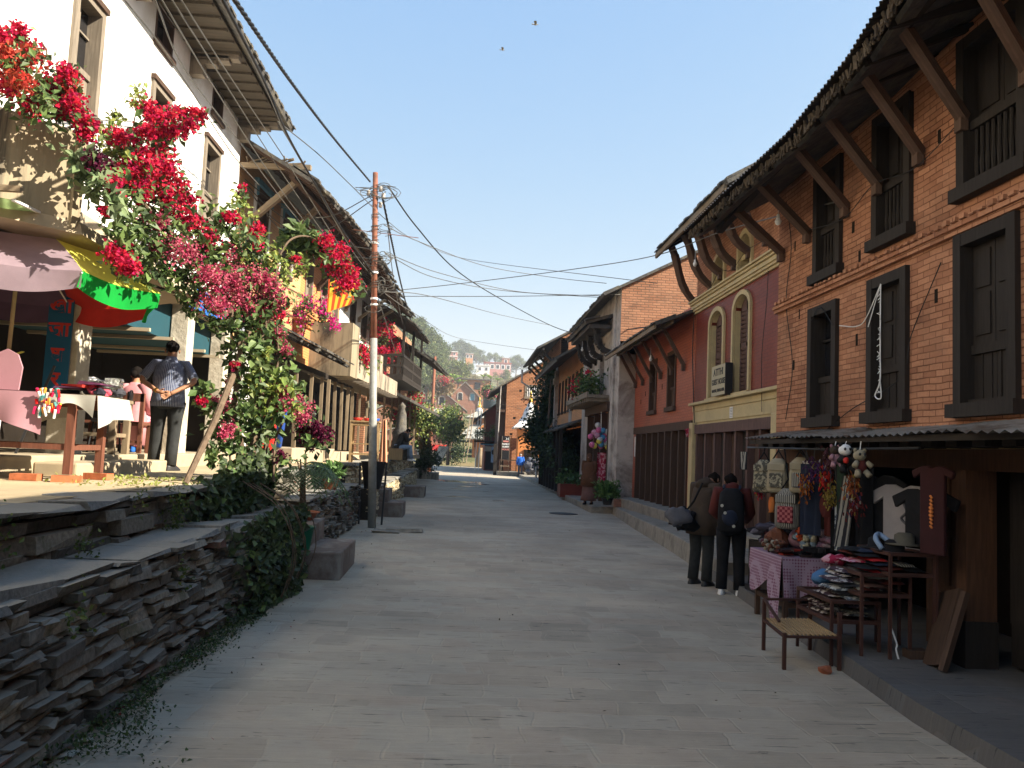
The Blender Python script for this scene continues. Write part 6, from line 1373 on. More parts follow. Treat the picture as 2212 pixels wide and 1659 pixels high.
# far square objects
hS = thing('chorten_shrine', 'small orange shrine with white bell roof and gilded spire, in sunlight', 'shrine', (5.0, 64, 0))
x0, x1 = at(1118, 950, y=64).x, at(1170, 950, y=64).x; xc = (x0+x1)/2; F = Fr((0, 63.3), (1, 0), (0, -1)); zE = at(1140, 924, y=63.3).z
m = MB(); m.box(x0, x1, 63.32, 65.3, .3, zE); m.build('body', 'shrine_orange', hS); m = MB(); m.box(xc-.45, xc+.45, 63.2, 63.31, .3, 2.0); m.build('door', 'shade_black', hS); m = MB(); m.box(x0-.5, x1+.5, 62.6, 65.6, 0, .3); m.build('base_step', 'kerb_stone', hS)
m = MB(); pyr(m, xc, 64.3, (x1-x0)/2+.4, zE, zE+.5, .8, .12); m.build('eave_roof', 'shrine_white', hS); m = MB(); m.lathe((xc, 64.3, zE+.35), [(.95, 0), (.85, .25), (.6, .6), (.5, 1.0), (.3, 1.35), (.28, 1.5), (.12, 1.7)], 18); m.build('bell_roof', 'shrine_white', hS, smooth=True)
m = MB(); m.lathe((xc, 64.3, zE+2.0), [(.16, 0), (.2, .08), (.1, .2), (.14, .3), (.07, .42), (.1, .5), (.03, .8), (.001, 1.0)], 12); m.build('spire', 'gold', hS, smooth=True)
sg = thing('guest_house_banner', 'tall black vertical sign reading FAMILY GUEST by the brick gable wall', 'sign', (3, 63, 0)); a, b = at(1084, 983, y=62.5), at(1101, 942, y=62.5); F = Fr((0, 62.5), (1, 0), (0, -1)); xm = (a.x+b.x)/2
m = MB(); m.obox(F, a.x, b.x, -.05, 0, a.z-.4, b.z); m.build('board', 'sign_black', sg); m = MB(); m.obox(F, a.x-.03, a.x, -.05, .01, 0, b.z); m.obox(F, b.x, b.x+.03, -.05, .01, 0, b.z); m.build('frame', 'greywood', sg)
text_mesh('FAMILY', .17, F, xm, .005, a.z+.78, 'whitepaint', sg, bold=.006); text_mesh('GUEST', .17, F, xm, .005, a.z+.58, 'whitepaint', sg, bold=.006)
mat_simple('sign_pink', (.5, .2, .17), .6, .05, 3, bumps=0)
text_mesh('HOUSE', .17, F, xm, .005, a.z+.38, 'sign_pink', sg, bold=.006)
m = MB()
for sx in (-1, 1):
    for sz in (-1, 1): m.prism(F, [(xm+.1, b.z-.22), (xm+.1+sx*.13, b.z-.22+sz*.11), (xm+.1+sx*.09, b.z-.22+sz*.02)], .004, .008)
m.build('emblem', 'whitepaint', sg)
m = MB(); m.obox(F, a.x+.06, b.x-.06, .004, .008, a.z+.98, a.z+1.1); m.build('pink_band', 'sign_pink', sg)
t = thing('portrait_poster', 'pale blue poster of a long haired woman on a stand, by the maroon house', 'poster', (2.6, 74, 0)); a, b = at(1060, 999, y=73), at(1073.6, 966, y=73); F = Fr((0, 73), (1, 0), (0, -1))
m = MB(); m.obox(F, a.x, b.x, -.05, 0, a.z, b.z); m.build('board', 'jeans', t); m = MB(); m.lathe(((a.x+b.x)/2, 72.99, (a.z+b.z)/2+.25), [(.001, -.28), (.2, -.2), (.22, .1), (.001, .3)], 12, sy=.05); m.build('printed_hair', 'hair', t); m = MB(); m.lathe(((a.x+b.x)/2+.05, 72.975, (a.z+b.z)/2+.25), [(.001, -.14), (.09, -.05), (.1, .08), (.001, .18)], 12, sy=.05); m.build('printed_face', 'skin', t)
t = thing('wicker_jar', 'tall pale wicker jar standing by the maroon house', 'jar', (1.6, 90, 0)); p = at(1036, 1005, y=90); m = MB(); m.lathe((p.x, 90, 0), [(.38, 0), (.5, .4), (.52, 1.0), (.3, 1.5), (.2, 1.8), (.26, 2.1)], 14); m.build('body', 'sunwood', t, smooth=True)
t = thing('bamboo_ladder', 'tall bamboo ladder poles leaning toward the temple roof', 'ladder', (.2, 96, 0)); m = MB(); q = [at(999, 1003, y=96), at(1006, 1003, y=96), at(1018, 885, y=99), at(1025, 885, y=99)]; m.tube([q[0], q[2]], .06, 6); m.tube([q[1], q[3]], .06, 6)
m.build('rail', 'sunwood', t); m = MB()
for k in range(14): f = (k+.5)/14; m.bar(q[0].lerp(q[2], f), q[1].lerp(q[3], f), .05)
m.build('rung', 'sunwood', t)
m = MB(); m.box(2.6, 4.6, 61.2, 62.8, 0, .3); solo(m, 'low_platform', 'kerb_stone', 'low stone platform in the sun in front of the shrine', 'platform')
t = thing('railed_bench', 'old wooden bench with a row of knobs on the low stone platform', 'bench', (3.1, 62, .3)); m = MB(); m.box(2.75, 3.5, 61.6, 61.9, .68, .73); m.build('seat', 'sunwood', t); m = MB()
for x in (2.75, 3.42): m.box(x, x+.06, 61.6, 61.66, .3, .68 if x > 3 else 1.2)
m.box(2.75, 2.8, 61.6, 62.4, 1.1, 1.18); m.box(2.75, 4.3, 62.35, 62.4, 1.1, 1.18); m.box(4.25, 4.3, 62.35, 62.4, .3, 1.1); m.build('frame', 'brownwood', t)
m = MB(); m.bar((2.5, 62.5, 0), (2.45, 62.5, 2.3), .28, .28); solo(m, 'wooden_post', 'darkwood', 'thick dark wooden post left of the FAMILY GUEST banner', 'post')
t = thing('covered_motorbike', 'motorbike covered with crumpled grey sheet near the creeper', 'motorbike', (5.0, 60, 0)); m = MB()
m.blob((5.35, 60.4, .95), .55, .8, .5, 14, .5, 2); m.blob((5.7, 60.8, .75), .5, .7, .55, 14, .5, 5); m.blob((5.0, 59.9, .45), .35, .3, .3, 10, .5, 7); m.build('cover', 'grey_cloth', t, smooth=False); m = MB()
for y in (59.5, 61.0): m.lathe((0, 0, 0), [(.001, 0)], 3) if False else m.tube([(5.3+.0*k, y+.32*math.cos(k*.63), .34+.32*math.sin(k*.63)) for k in range(11)], .05, 6)
each(m, 'wheel', 'black_paint', t)
# ---------------------------------------------------------------- flowering plants and creepers
RED = [(.50, .012, .06), (.58, .015, .045), (.38, .008, .05), (.60, .03, .06), (.45, .015, .09)]; PNK = [(.46, .05, .12), (.54, .10, .17), (.38, .03, .10), (.60, .18, .22)]; DKM = [(.10, .01, .035), (.14, .015, .05), (.07, .008, .03)]; MAG = [(.62, .015, .25), (.7, .05, .32)]; ORG = [(.50, .05, .04), (.48, .09, .05)]
LG = [(.07, .12, .035), (.105, .16, .045), (.05, .085, .03), (.13, .18, .06)]; YG = [(.20, .25, .05), (.26, .28, .07), (.14, .20, .045)]; DG = [(.040, .065, .022), (.055, .08, .03), (.03, .045, .018)]
KIND = {'R': RED, 'P': PNK, 'D': DKM, 'M': MAG, 'O': ORG}
def dpt(u): return interp(u, [(0, 6.9), (200, 7.6), (400, 8.8), (540, 9.6), (640, 10.1), (760, 11)])
def bract_cluster(mb, c, r, kind, n, s=.042):
    for _ in range(n):
        d = Vector((rnd.gauss(0, .58), rnd.gauss(0, .5), rnd.gauss(0, .52)))*r; k = rnd.choice(KIND[kind]); g = U(.6, 1.35); mb.t = tuple(v*g for v in k)
        mb.leaf(c+d, s*U(.7, 1.3), aspect=.95, fold=.5)
def leaf_cluster(mb, c, r, cols, n, s=.10, hang=False):
    for _ in range(n):
        d = Vector((rnd.gauss(0, .55), rnd.gauss(0, .55), rnd.gauss(0, .5)))*r; k = rnd.choice(cols); g = U(.6, 1.4); mb.t = tuple(v*g for v in k)
        mb.leaf(c+d, s*U(.6, 1.25), nrm=Vector((U(-.3, 1), U(-1, .3), U(.1, 1))), aspect=.62, fold=.3)
bal = [(43,63,14),(5,80,22),(53,130,30),(13,147,28),(67,110,20),(143,157,20),(155,168,14),(17,190,18),(43,177,22),(93,203,20),(120,187,22),(133,213,20),(160,223,20),(133,247,18),(63,233,20),(80,225,18),(183,267,22),(187,287,20),(10,115,18),(30,90,14),(100,180,16),(150,195,18)]
t = thing('bougainvillea', 'red bougainvillea sprays spilling over the angled balcony parapet', 'climbing plant', tuple(at(60, 200, y=7.2)))
m = MB()
for u, v, r in bal: y = dpt(u)+U(-.2, .2); bract_cluster(m, at(u, v, y=y), r*y/1790*.95, 'R' if rnd.random() < .85 else 'O', int(r*8))
m.build('blossoms', 'petal', t, recalc=False); m = MB()
for u, v, r in bal+[(30,120,30),(60,190,30),(100,225,30),(150,250,26),(30,215,30),(90,250,22),(120,150,12),(92,115,14),(170,240,16)]: y = dpt(u)+U(-.1, .3); leaf_cluster(m, at(u, v+6, y=y), max(.1, r*y/1790*1.2), LG, int(r*.9)+6, .085)
m.build('foliage', 'leaf', t, recalc=False); m = MB()
for P in ([(0, 210), (60, 180), (100, 120), (90, 90)], [(0, 140), (50, 170), (120, 230), (190, 290)], [(60, 190), (110, 190), (150, 150)], [(10, 230), (80, 210), (170, 245), (215, 270)]): m.tube(catmull([at(u, v, y=dpt(u)+.1) for u, v in P], 5), .008, 5)
m.build('stems', 'bark', t)
main = [(313,233,18,'R'),(333,247,20,'R'),(365,248,12,'R'),(380,243,14,'R'),(400,248,12,'R'),(418,246,12,'R'),(433,248,14,'R'),(397,277,16,'R'),(410,268,12,'R'),(240,290,16,'R'),(262,296,16,'R'),(267,312,16,'R'),(293,300,16,'R'),(320,285,18,'R'),(347,283,18,'R'),(375,285,12,'R'),(207,347,18,'D'),(222,360,20,'D'),(233,380,22,'R'),(273,367,20,'R'),(300,340,24,'R'),(343,333,22,'R'),(363,363,18,'R'),(320,362,26,'R'),(350,385,20,'R'),(243,400,22,'R'),(290,393,22,'R'),(333,400,22,'O'),(387,400,18,'R'),(367,427,22,'R'),(403,433,20,'R'),(307,430,18,'R'),(310,400,20,'R'),(262,385,20,'R'),(373,463,24,'R'),(400,473,22,'R'),(433,493,18,'R'),(418,478,16,'R'),(295,483,20,'P'),(325,474,22,'P'),(345,480,16,'P'),(383,540,30,'P'),(355,530,26,'P'),(330,535,20,'P'),(410,545,24,'P'),(432,540,20,'P'),(250,547,20,'R'),(262,560,14,'R'),(277,574,18,'R'),(285,580,12,'R'),(427,604,22,'P'),(445,590,20,'P'),(467,601,22,'P'),(450,651,24,'P'),(477,661,18,'P'),(500,611,22,'P'),(533,661,22,'P'),(547,601,18,'P'),(451,518,18,'R'),(490,542,20,'P'),(549,533,14,'R'),(552,497,16,'R'),(558,502,10,'R'),(499,467,10,'R'),(507,472,9,'R'),(492,470,8,'R'),(490,575,22,'P'),(508,602,22,'P'),(532,587,20,'P'),(576,602,18,'P'),(588,625,22,'P'),(511,637,24,'P'),(547,652,24,'P'),(582,645,22,'P'),(529,658,16,'R'),(573,672,20,'P'),(594,661,16,'R'),(603,646,18,'P'),(600,680,16,'R'),(561,700,16,'R'),(603,724,14,'P'),(606,748,16,'P'),(618,755,10,'P'),(470,630,20,'P'),(520,620,18,'P'),(560,620,20,'P'),(508,790,8,'R'),(499,822,9,'P'),(475,872,16,'P'),(462,868,10,'P'),(493,925,14,'P'),(485,940,10,'P'),(606,842,12,'P'),(612,862,12,'P'),(633,872,12,'P'),(645,860,10,'P'),(660,882,16,'P'),(651,902,16,'P'),(655,890,12,'P'),(609,882,12,'P'),(657,930,16,'D'),(678,945,20,'D'),(702,940,16,'D'),(666,953,16,'D'),(684,924,12,'D'),(712,945,8,'D'),(606,987,12,'D'),(433,867,8,'R'),(702,518,16,'R'),(708,542,20,'R'),(726,557,22,'R'),(741,536,12,'R'),(722,575,18,'R'),(738,585,22,'R'),(756,590,18,'R'),(759,607,18,'R'),(744,612,16,'R'),(705,528,16,'R'),(752,600,18,'R'),(568,1195,9,'D'),(523,405,7,'R'),(515,420,6,'D'),(355,300,14,'R'),(228,455,10,'R'),(640,560,8,'R')]
t = thing('bougainvillea', 'huge bougainvillea of red and dusty pink blooms climbing from the terrace edge', 'climbing plant', tuple(at(540, 1040, y=9.5)))
m = MB(); m2 = MB()
for u, v, r, k in main:
    y = dpt(u)+U(-.3, .25); c = at(u, v, y=y); (bract_cluster(m2 if k in 'PD' else m, c, r*y/1790*1.0, k, int(r*(9 if k != 'P' else 10)), .04 if k != 'P' else .03))
m.build('red_blossoms', 'petal', t, recalc=False); m2.build('pink_blossoms', 'petal', t, recalc=False)
m = MB()
for u, v, r, k in main:
    y = dpt(u)+U(-.1, .35); leaf_cluster(m, at(u+U(-8, 8), v+8, y=y), r*y/1790*1.5, LG, int(r*1.3), .10)
lv = [(540,780,26),(558,810,28),(537,846,28),(582,840,24),(612,834,22),(493,885,26),(528,882,26),(570,876,24),(597,894,20),(478,930,20),(522,918,24),(558,930,22),(508,954,22),(537,960,22),(478,965,16),(594,751,20),(570,736,24),(546,745,22),(531,721,22),(560,770,22),(500,760,14),(600,800,18),(520,1000,16),(560,1000,16),(590,930,16),(640,845,14),(460,990,10),(440,850,12),(450,880,10),(545,1020,18),(580,1030,16),(470,700,20),(490,700,22),(520,690,22),(560,690,20),(430,560,24),(400,580,20),(350,570,24),(300,560,20),(320,590,22),(380,600,20),(410,630,16),(405,660,14),(270,470,26),(300,500,26),(260,430,20),(350,440,20),(340,500,22),(380,510,22),(430,520,20),(460,560,20),(280,520,20),(255,510,16),(520,560,24),(490,500,22),(520,520,24),(545,560,20),(470,480,20),(580,575,18)]
for u, v, r in lv: y = dpt(u)+U(-.15, .35); leaf_cluster(m, at(u, v, y=y), r*y/1790*1.5, LG, int(r*2.4), .115)
for u, v, r in ((165,340,16),(180,355,18),(195,370,16),(175,380,14),(210,390,16),(215,405,14),(240,430,16),(245,445,12),(200,420,10)): y = 7.5; leaf_cluster(m, at(u, v, y=y), r*y/1790*1.1, [(.16, .22, .10), (.10, .15, .07), (.2, .26, .13)], int(r*1.6), .13)
for u, v, r in ((620,515,12),(635,505,14),(655,508,14),(672,515,16),(683,530,16),(640,530,12),(690,545,12),(668,540,10)): y = 10.6; leaf_cluster(m, at(u, v, y=y), r*y/1790*1.2, LG, int(r*2.2), .16)
m.build('foliage', 'leaf', t, recalc=False); m = MB()
for u, v, r in ((300,195,12),(290,215,12),(255,255,12),(240,270,12),(228,300,14),(232,325,14),(260,335,16),(285,370,14),(240,340,12),(510,430,12),(525,440,10),(500,450,8),(575,560,24),(600,590,24),(620,575,24),(640,565,18),(560,600,20),(610,610,20),(650,590,10),(530,560,14),(600,560,20),(510,470,20),(535,470,16),(565,530,16),(660,575,8)): y = dpt(u)+U(-.1, .3); leaf_cluster(m, at(u, v, y=y), r*y/1790*1.2, YG, int(r*2.2), .075)
for u, v, r in ((560,800,16),(540,830,14),(590,840,18),(610,830,16),(570,760,12),(580,890,12),(640,880,12)): y = dpt(u)-.1; leaf_cluster(m, at(u, v, y=y), r*y/1790*1.2, YG, int(r*2), .11)
m.build('young_leaves', 'leaf', t, recalc=False); m = MB()
for P, r0, r1 in (([(545,1045),(548,960),(565,860),(560,760),(590,640),(600,560)], .045, .015), ([(530,1045),(520,960),(505,880),(520,780),(500,680),(450,600),(380,520),(300,430),(240,380),(190,345)], .04, .012), ([(560,1045),(575,960),(580,880),(600,780),(598,700)], .03, .012), ([(500,1050),(496,980),(480,920),(470,860)], .015, .008), ([(590,1040),(598,940),(640,880),(660,900)], .018, .008), ([(600,560),(625,520),(660,510),(695,530),(735,580)], .014, .008), ([(450,600),(400,500),(350,400),(335,300),(330,230)], .02, .007), ([(335,300),(380,265),(440,248)], .008, .004), ([(500,680),(520,560),(515,470),(525,405)], .016, .005), ([(300,430),(280,350),(290,260),(312,180)], .012, .004), ([(548,960),(470,870),(430,840)], .012, .006), ([(580,620),(640,570),(665,575)], .008, .004), ([(540,1040),(545,900),(540,760),(515,640)], .022, .01), ([(555,1050),(562,930),(540,830)], .02, .01)):
    m.tube(catmull([at(u, v, y=dpt(u)+.05) for u, v in P], 5), [r0+(r1-r0)*i/(len(P)*5-5) for i in range(len(P)*5-4)], 6)
m.build('stems', 'bark', t)
# dark vines hanging over the wall below
t = thing('wall_creeper', 'dark green creeper hanging over the stone wall under the bougainvillea', 'climbing plant', (-2.1, 9.6, 0)); m = MB()
for k in range(5200):
    y = min(10.15, max(7.4, rnd.gauss(9.3, .65))); zt = 1.32-.1*abs(y-9.6); z = zt*(1-rnd.random()**1.3) if rnd.random() < .8 else zt+abs(rnd.gauss(0, .12)); z = max(.03, z)
    xo = -1.95 if z < .95 else -2.35; bul = .13*math.exp(-((y-9.7)/.9)**2)*(1 if z < 1.1 else .6)
    if abs(y-9.6) > 1.2 and z < .5 and rnd.random() < .6: continue
    x = xo+U(-.15, 1)*bul+(.1*noise.noise(Vector((y*2, z*3, 0)))); c = rnd.choice(DG if rnd.random() < .85 else LG); g = U(.6, 1.5); m.t = tuple(v*g for v in c)
    m.leaf(Vector((x, y, z)), U(.05, .12), nrm=Vector((1, U(-1, .2), U(-.2, .8))), aspect=.75)
m.build('foliage', 'leaf', t, recalc=False); m = MB()
for k in range(6): y = U(8.9, 10.4); m.tube(catmull([(-2.3, y, 1.28), (-1.95+U(0, .1), y+U(-.1, .1), 1.0), (-1.8+U(0, .1), y+U(-.2, .2), .5), (-1.85, y+U(-.3, .3), .05)], 4), .006, 4)
m.build('stems', 'bark', t)
m = MB()
for cx_, cy_, cz_, r_, n_ in ((-2.42, 7.25, 1.02, .11, 170), (-2.42, 7.25, 1.15, .08, 90), (-2.4, 5.5, .98, .06, 60), (-2.0, 6.3, .72, .06, 40), (-2.4, 4.5, 1.15, .08, 50), (-2.0, 4.6, .72, .08, 60), (-2.0, 7.9, .6, .1, 60), (-2.45, 6.5, 1.18, .06, 30)):
    for _ in range(n_): c = rnd.choice([(.07, .10, .02), (.11, .14, .03), (.05, .08, .02)]); m.t = c; m.leaf(Vector((cx_+rnd.gauss(.03, r_*.4), cy_+rnd.gauss(0, r_), cz_+rnd.gauss(0, r_))), U(.02, .045))
tag(m.build('wall_ferns', 'leaf', recalc=False), 'small ferns and moss tufts growing from the stone wall joints', 'fern', kind='stuff')
m = MB()
for k in range(5200):
    y = 3.6+6.0*rnd.random()**1.3; w_ = .13+.17*(1-sstep(4.2, 5.5, y)) if y < 5.5 else .09
    x = -2.02+abs(rnd.gauss(0, w_))*.9; c = rnd.choice([(.05, .085, .02), (.07, .10, .03), (.035, .055, .018)]); g = U(.6, 1.4); m.t = tuple(v*g for v in c); dens = noise.noise(Vector((x*2, y*1.2, 3)))
    if dens < -.12: continue
    m.leaf(Vector((x, y, U(.0, .12)*max(.15, 1-(x+2.0)/.5))), U(.012, .038), nrm=Vector((U(-.5, .5), U(-.5, .5), 1)))
tag(m.build('weeds', 'leaf', recalc=False), 'low weeds growing along the foot of the stone wall', 'weeds', kind='stuff')
m = MB()
for k in range(260):
    y = U(4.5, 22); x = -2+abs(rnd.gauss(0, .5)) if rnd.random() < .6 else U(-1.6, 3.0); c = rnd.choice([(.08, .05, .03), (.05, .035, .02), (.14, .10, .06), (.3, .02, .03) if x < -1 else (.1, .07, .04), (.35, .34, .3) if rnd.random() < .12 else (.07, .05, .03)]); m.t = c
    m.leaf(Vector((x, y, .006)), U(.01, .035), nrm=Vector((U(-.2, .2), U(-.2, .2), 1)), fold=.1)
tag(m.build('fallen_leaves', 'tone_matte', recalc=False), 'fallen leaves and bits of litter on the paving', 'litter', kind='stuff')
for u, v, w_, lb in ((132, 1633, .1, 'crumpled white plastic scrap at the wall foot'), (178, 1603, .06, 'small white scrap beside the weeds'), (250, 1533, .06, 'scatter of dark red petals on the paving'), (480, 1368, .07, 'pale blue scrap of litter by the wall')):
    c = at(u, v, z=0); m = MB(); m.sheet(lambda a, b: (c.x+(a-.5)*w_*1.6, c.y+(b-.5)*w_, .012+.02*noise.noise(Vector((a*3, b*3, u)))), 6, 6); solo(m, 'litter_scrap', 'maroon_cloth' if 'petal' in lb else 'white_cloth', lb, 'litter')
# grass patches in the terrace joints
m = MB()
for (u, v, ru, n_) in ((290, 1035, 60, 320), (250, 1045, 40, 120), (700, 1003, 40, 160), (330, 1050, 30, 60)):
    c = at(u, v, z=TZ)
    for _ in range(n_): m.t = rnd.choice([(.22, .26, .05), (.28, .30, .08)]); m.leaf(Vector((c.x+rnd.gauss(0, ru*.006), c.y+rnd.gauss(0, .25), TZ+.004)), U(.03, .06), nrm=Vector((U(-.4, .4), U(-.4, .4), 1)))
tag(m.build('grass', 'leaf', recalc=False), 'thin grass in the joints of the sunny terrace paving', 'grass', kind='stuff')

def bush(name, label, cat, pts, cols, n, s, flowers=None, fl=None, stems=None, group=None, fs=.06):
    """pts = (x,y,z,r)"""
    t = thing(name, label, cat, (pts[0][0], pts[0][1], min(p[2] for p in pts)), group); m = MB()
    for x, y, z, r in pts: leaf_cluster(m, Vector((x, y, z)), r, cols, n, s)
    m.build('foliage', 'leaf', t, recalc=False)
    if fl:
        m = MB()
        for x, y, z, r in fl: bract_cluster(m, Vector((x, y, z)), r, flowers, 60, fs)
        m.build('blossoms', 'petal', t, recalc=False)
    if stems:
        m = MB()
        for P, r0, r1 in stems:
            Q = catmull(P, 5); m.tube(Q, [r0+(r1-r0)*i/(len(Q)-1) for i in range(len(Q))], 7)
        m.build('trunk', 'bark', t)
    return t
def W3(L, y): return [(*at(u, v, y=y+dy), r) for u, v, r, dy in L]
bush('flower_pot_bush', 'magenta bougainvillea in a pot on top of the concrete balcony box', 'plant', W3([(650,680,.35,0),(640,700,.3,0),(665,660,.25,0),(700,680,.2,0)], 21.5), LG, 90, .13, 'M', W3([(666,652,.3,0),(687,655,.3,0),(702,672,.25,0),(651,676,.3,0),(645,696,.25,0),(710,650,.15,0),(720,690,.12,0),(724,705,.12,0)], 21.3))
t = thing('flower_pot', 'terracotta pot on the corner of the lean-to roof below the magenta flowers', 'pot', tuple(at(641, 728, y=21.5))); m = MB(); c = at(641, 730, y=21.5); pot(m, c, .25, .5); m.build('pot', 'terracotta', t, smooth=True)
bush('geranium_box', 'green box plants with red flowers on the concrete parapet behind the pole', 'plant', W3([(765,765,.35,0),(780,770,.35,.5),(790,780,.3,.5),(760,775,.3,0)], 24.5), YG+LG, 120, .14, 'R', W3([(757,762,.12,0),(770,755,.12,0),(785,752,.1,0),(792,768,.13,0),(790,782,.12,0)], 24.2), fs=.08)
bush('balcony_flowers', 'red flowers trailing through the dark timber balcony', 'plant', W3([(812,705,.3,0),(830,700,.3,0),(820,725,.3,0),(845,730,.25,2),(855,760,.2,2)], 31.5), YG+LG, 70, .15, 'R', W3([(824,703,.28,0),(835,707,.2,0),(813,716,.22,0),(841,722,.2,0),(849,742,.25,2),(858,752,.25,2),(852,758,.2,2),(812,757,.14,0),(822,757,.14,0),(832,757,.12,0),(815,812,.14,0),(826,813,.14,0),(840,816,.12,1),(843,782,.1,1)], 31.2), fs=.09)
t5 = W3([(842,830,.5,0),(855,850,.7,0),(870,865,.7,0),(880,880,.8,0),(862,885,.7,0),(850,870,.6,0),(890,900,.8,0),(905,915,.8,1),(922,912,.7,1),(915,900,.8,1),(895,925,.8,1),(875,910,.7,0),(885,850,.5,0)], 44)
bush('flowering_tree', 'leaning tree at the terrace end with dark crown and red blossoms', 'tree', t5, LG+YG, 330, .2, 'R', W3([(834,808,.5,0),(846,806,.4,0),(862,815,.5,0),(868,824,.5,0),(836,828,.3,0),(846,843,.35,0),(870,850,.4,0),(895,860,.45,0),(898,862,.4,0),(884,865,.4,0),(892,874,.35,0),(870,877,.4,0),(880,880,.3,0),(864,893,.3,0),(858,900,.3,0),(880,896,.25,0),(841,853,.3,0),(885,828,.3,0),(855,835,.35,0)], 43.6), [([tuple(at(918, 1012, y=46)), tuple(at(914, 965, y=46)), tuple(at(920, 935, y=45.5)), tuple(at(935, 920, y=45))], .3, .12), ([tuple(at(914, 968, y=46)), tuple(at(900, 945, y=45)), tuple(at(875, 925, y=44)), tuple(at(860, 900, y=44))], .16, .06), ([tuple(at(925, 1010, y=46.3)), tuple(at(926, 960, y=46)), tuple(at(912, 930, y=45))], .2, .08)], fs=.11)
bush('trunk_ivy', 'dark ivy around the foot of the leaning tree', 'plant', W3([(918,990,.5,0),(915,1005,.4,0),(925,975,.5,0),(930,1000,.4,0),(908,1000,.3,0),(940,992,.3,-.5)], 45.5), DG, 200, .15)
bush('round_tree', 'soft green tree behind the leaning tree, right of the far pole', 'tree', W3([(965,905,.95,0),(977,902,.9,0),(957,918,.9,0),(972,925,1.0,0),(982,940,.8,0),(962,942,.9,0),(968,892,.7,0),(985,922,.6,0)], 74), LG+YG, 420, .26, None, None, [([tuple(at(967, 1005, y=74)), tuple(at(968, 960, y=74)), tuple(at(972, 930, y=74))], .16, .07)])
bush('dark_shrub', 'dark shrub in the shade beside the temple steps', 'plant', W3([(975,975,1.1,0),(985,985,1.0,0),(968,985,1.0,0),(990,970,.8,0)], 88), DG, 300, .25)
bush('red_shrub', 'dry shrub with red blossoms behind the far pole', 'plant', W3([(950,832,1.3,0),(960,828,1.3,0),(968,838,1.1,0),(947,842,1.2,0)], 150), [(.20, .13, .07), (.16, .13, .05), (.24, .16, .09)], 330, .5, 'R', W3([(955,822,1.0,0),(965,824,.9,0),(960,819,.8,0)], 149), fs=.22)
bush('pink_shrub', 'pink blossoming shrub between the long slate roof and the brick gable', 'plant', W3([(1050,846,.8,0),(1058,850,.8,0),(1066,853,.7,0),(1054,840,.7,0)], 120), LG, 260, .35, 'P', W3([(1052,847,.7,0),(1060,851,.7,0),(1066,855,.5,0)], 119.5), fs=.22)
bush('balcony_geraniums', 'leafy pot plants with red flowers on the white house balcony', 'plant', [(4.25, y, 4.1+.15*math.sin(y*3), .38) for y in (27.4, 28.2, 29.0, 29.8)]+[(4.3, 28.8, 4.35, .3)], LG, 130, .16, 'R', [(4.0, 29.8, 4.25, .2), (4.0, 30.2, 4.1, .2), (4.2, 28.0, 4.5, .12), (3.95, 29.2, 4.4, .12)], fs=.08)
cr = W3([(1188,800,.6,0),(1195,830,.8,0),(1180,850,.8,0),(1200,865,.7,0),(1175,880,.6,0),(1190,900,.6,0),(1205,820,.5,0),(1170,905,.6,0),(1165,930,.6,0)], 44)+W3([(1165,950,.6,0),(1180,960,.7,0),(1195,965,.7,0),(1200,985,.6,0),(1190,1000,.6,0),(1205,1010,.5,0),(1160,915,.5,0),(1215,955,.5,0),(1155,940,.5,0)], 40)
bush('house_creeper', 'dark creeper hanging down the front of the old brick house', 'climbing plant', cr, DG, 420, .2, None, None, [([tuple(at(1178, 1035, y=41)), tuple(at(1176, 980, y=41)), tuple(at(1185, 900, y=42)), tuple(at(1190, 820, y=43))], .09, .04)])
bush('porch_vine', 'feathery vine covering the porch of the ochre house', 'climbing plant', [(4.3, 34.5+k*.9, 1.2+U(0, 1.2), .6) for k in range(7)]+[(4.0, 37+k, 2.2, .5) for k in range(4)], DG, 260, .18)
bush('balcony_plants', 'potted plants on the maroon house balcony', 'plant', W3([(1040,935,.5,0),(1033,940,.5,0),(1064,935,.45,0),(1072,925,.45,0)], 74.5), LG, 150, .18)

# birds
for u, v, y, s, rz, lb in ((1157, 53, 24, .42, .5, 'upper small bird flying in the blue sky'), (1086, 108, 24, .34, .3, 'lower small bird flying in the blue sky')):
    c = at(u, v, y=y); t = thing('flying_bird', lb, 'bird', tuple(c), 'birds in the sky'); m = MB(); m.blob(c, .13*s, .05*s, .05*s, 10, .05); m.tube([c+Vector((.1*s, 0, 0)), c+Vector((.2*s, 0, .02*s))], [.03*s, .015*s], 6); m.tube([c-Vector((.1*s, 0, 0)), c-Vector((.28*s, 0, -.02*s))], [.03*s, .045*s], 4)
    for sg_ in (-1, 1): i = len(m.v); m.v += [c+Vector((.07*s, 0, .02*s)), c+Vector((-.07*s, 0, .02*s)), c+Vector((-.16*s, sg_*.22*s, .14*s)), c+Vector((.0, sg_*.36*s, .10*s)), c+Vector((.07*s, sg_*.2*s, .12*s))]; m.fi((i, i+1, i+2, i+3, i+4))
    m.build('body', 'khaki_cloth', t)
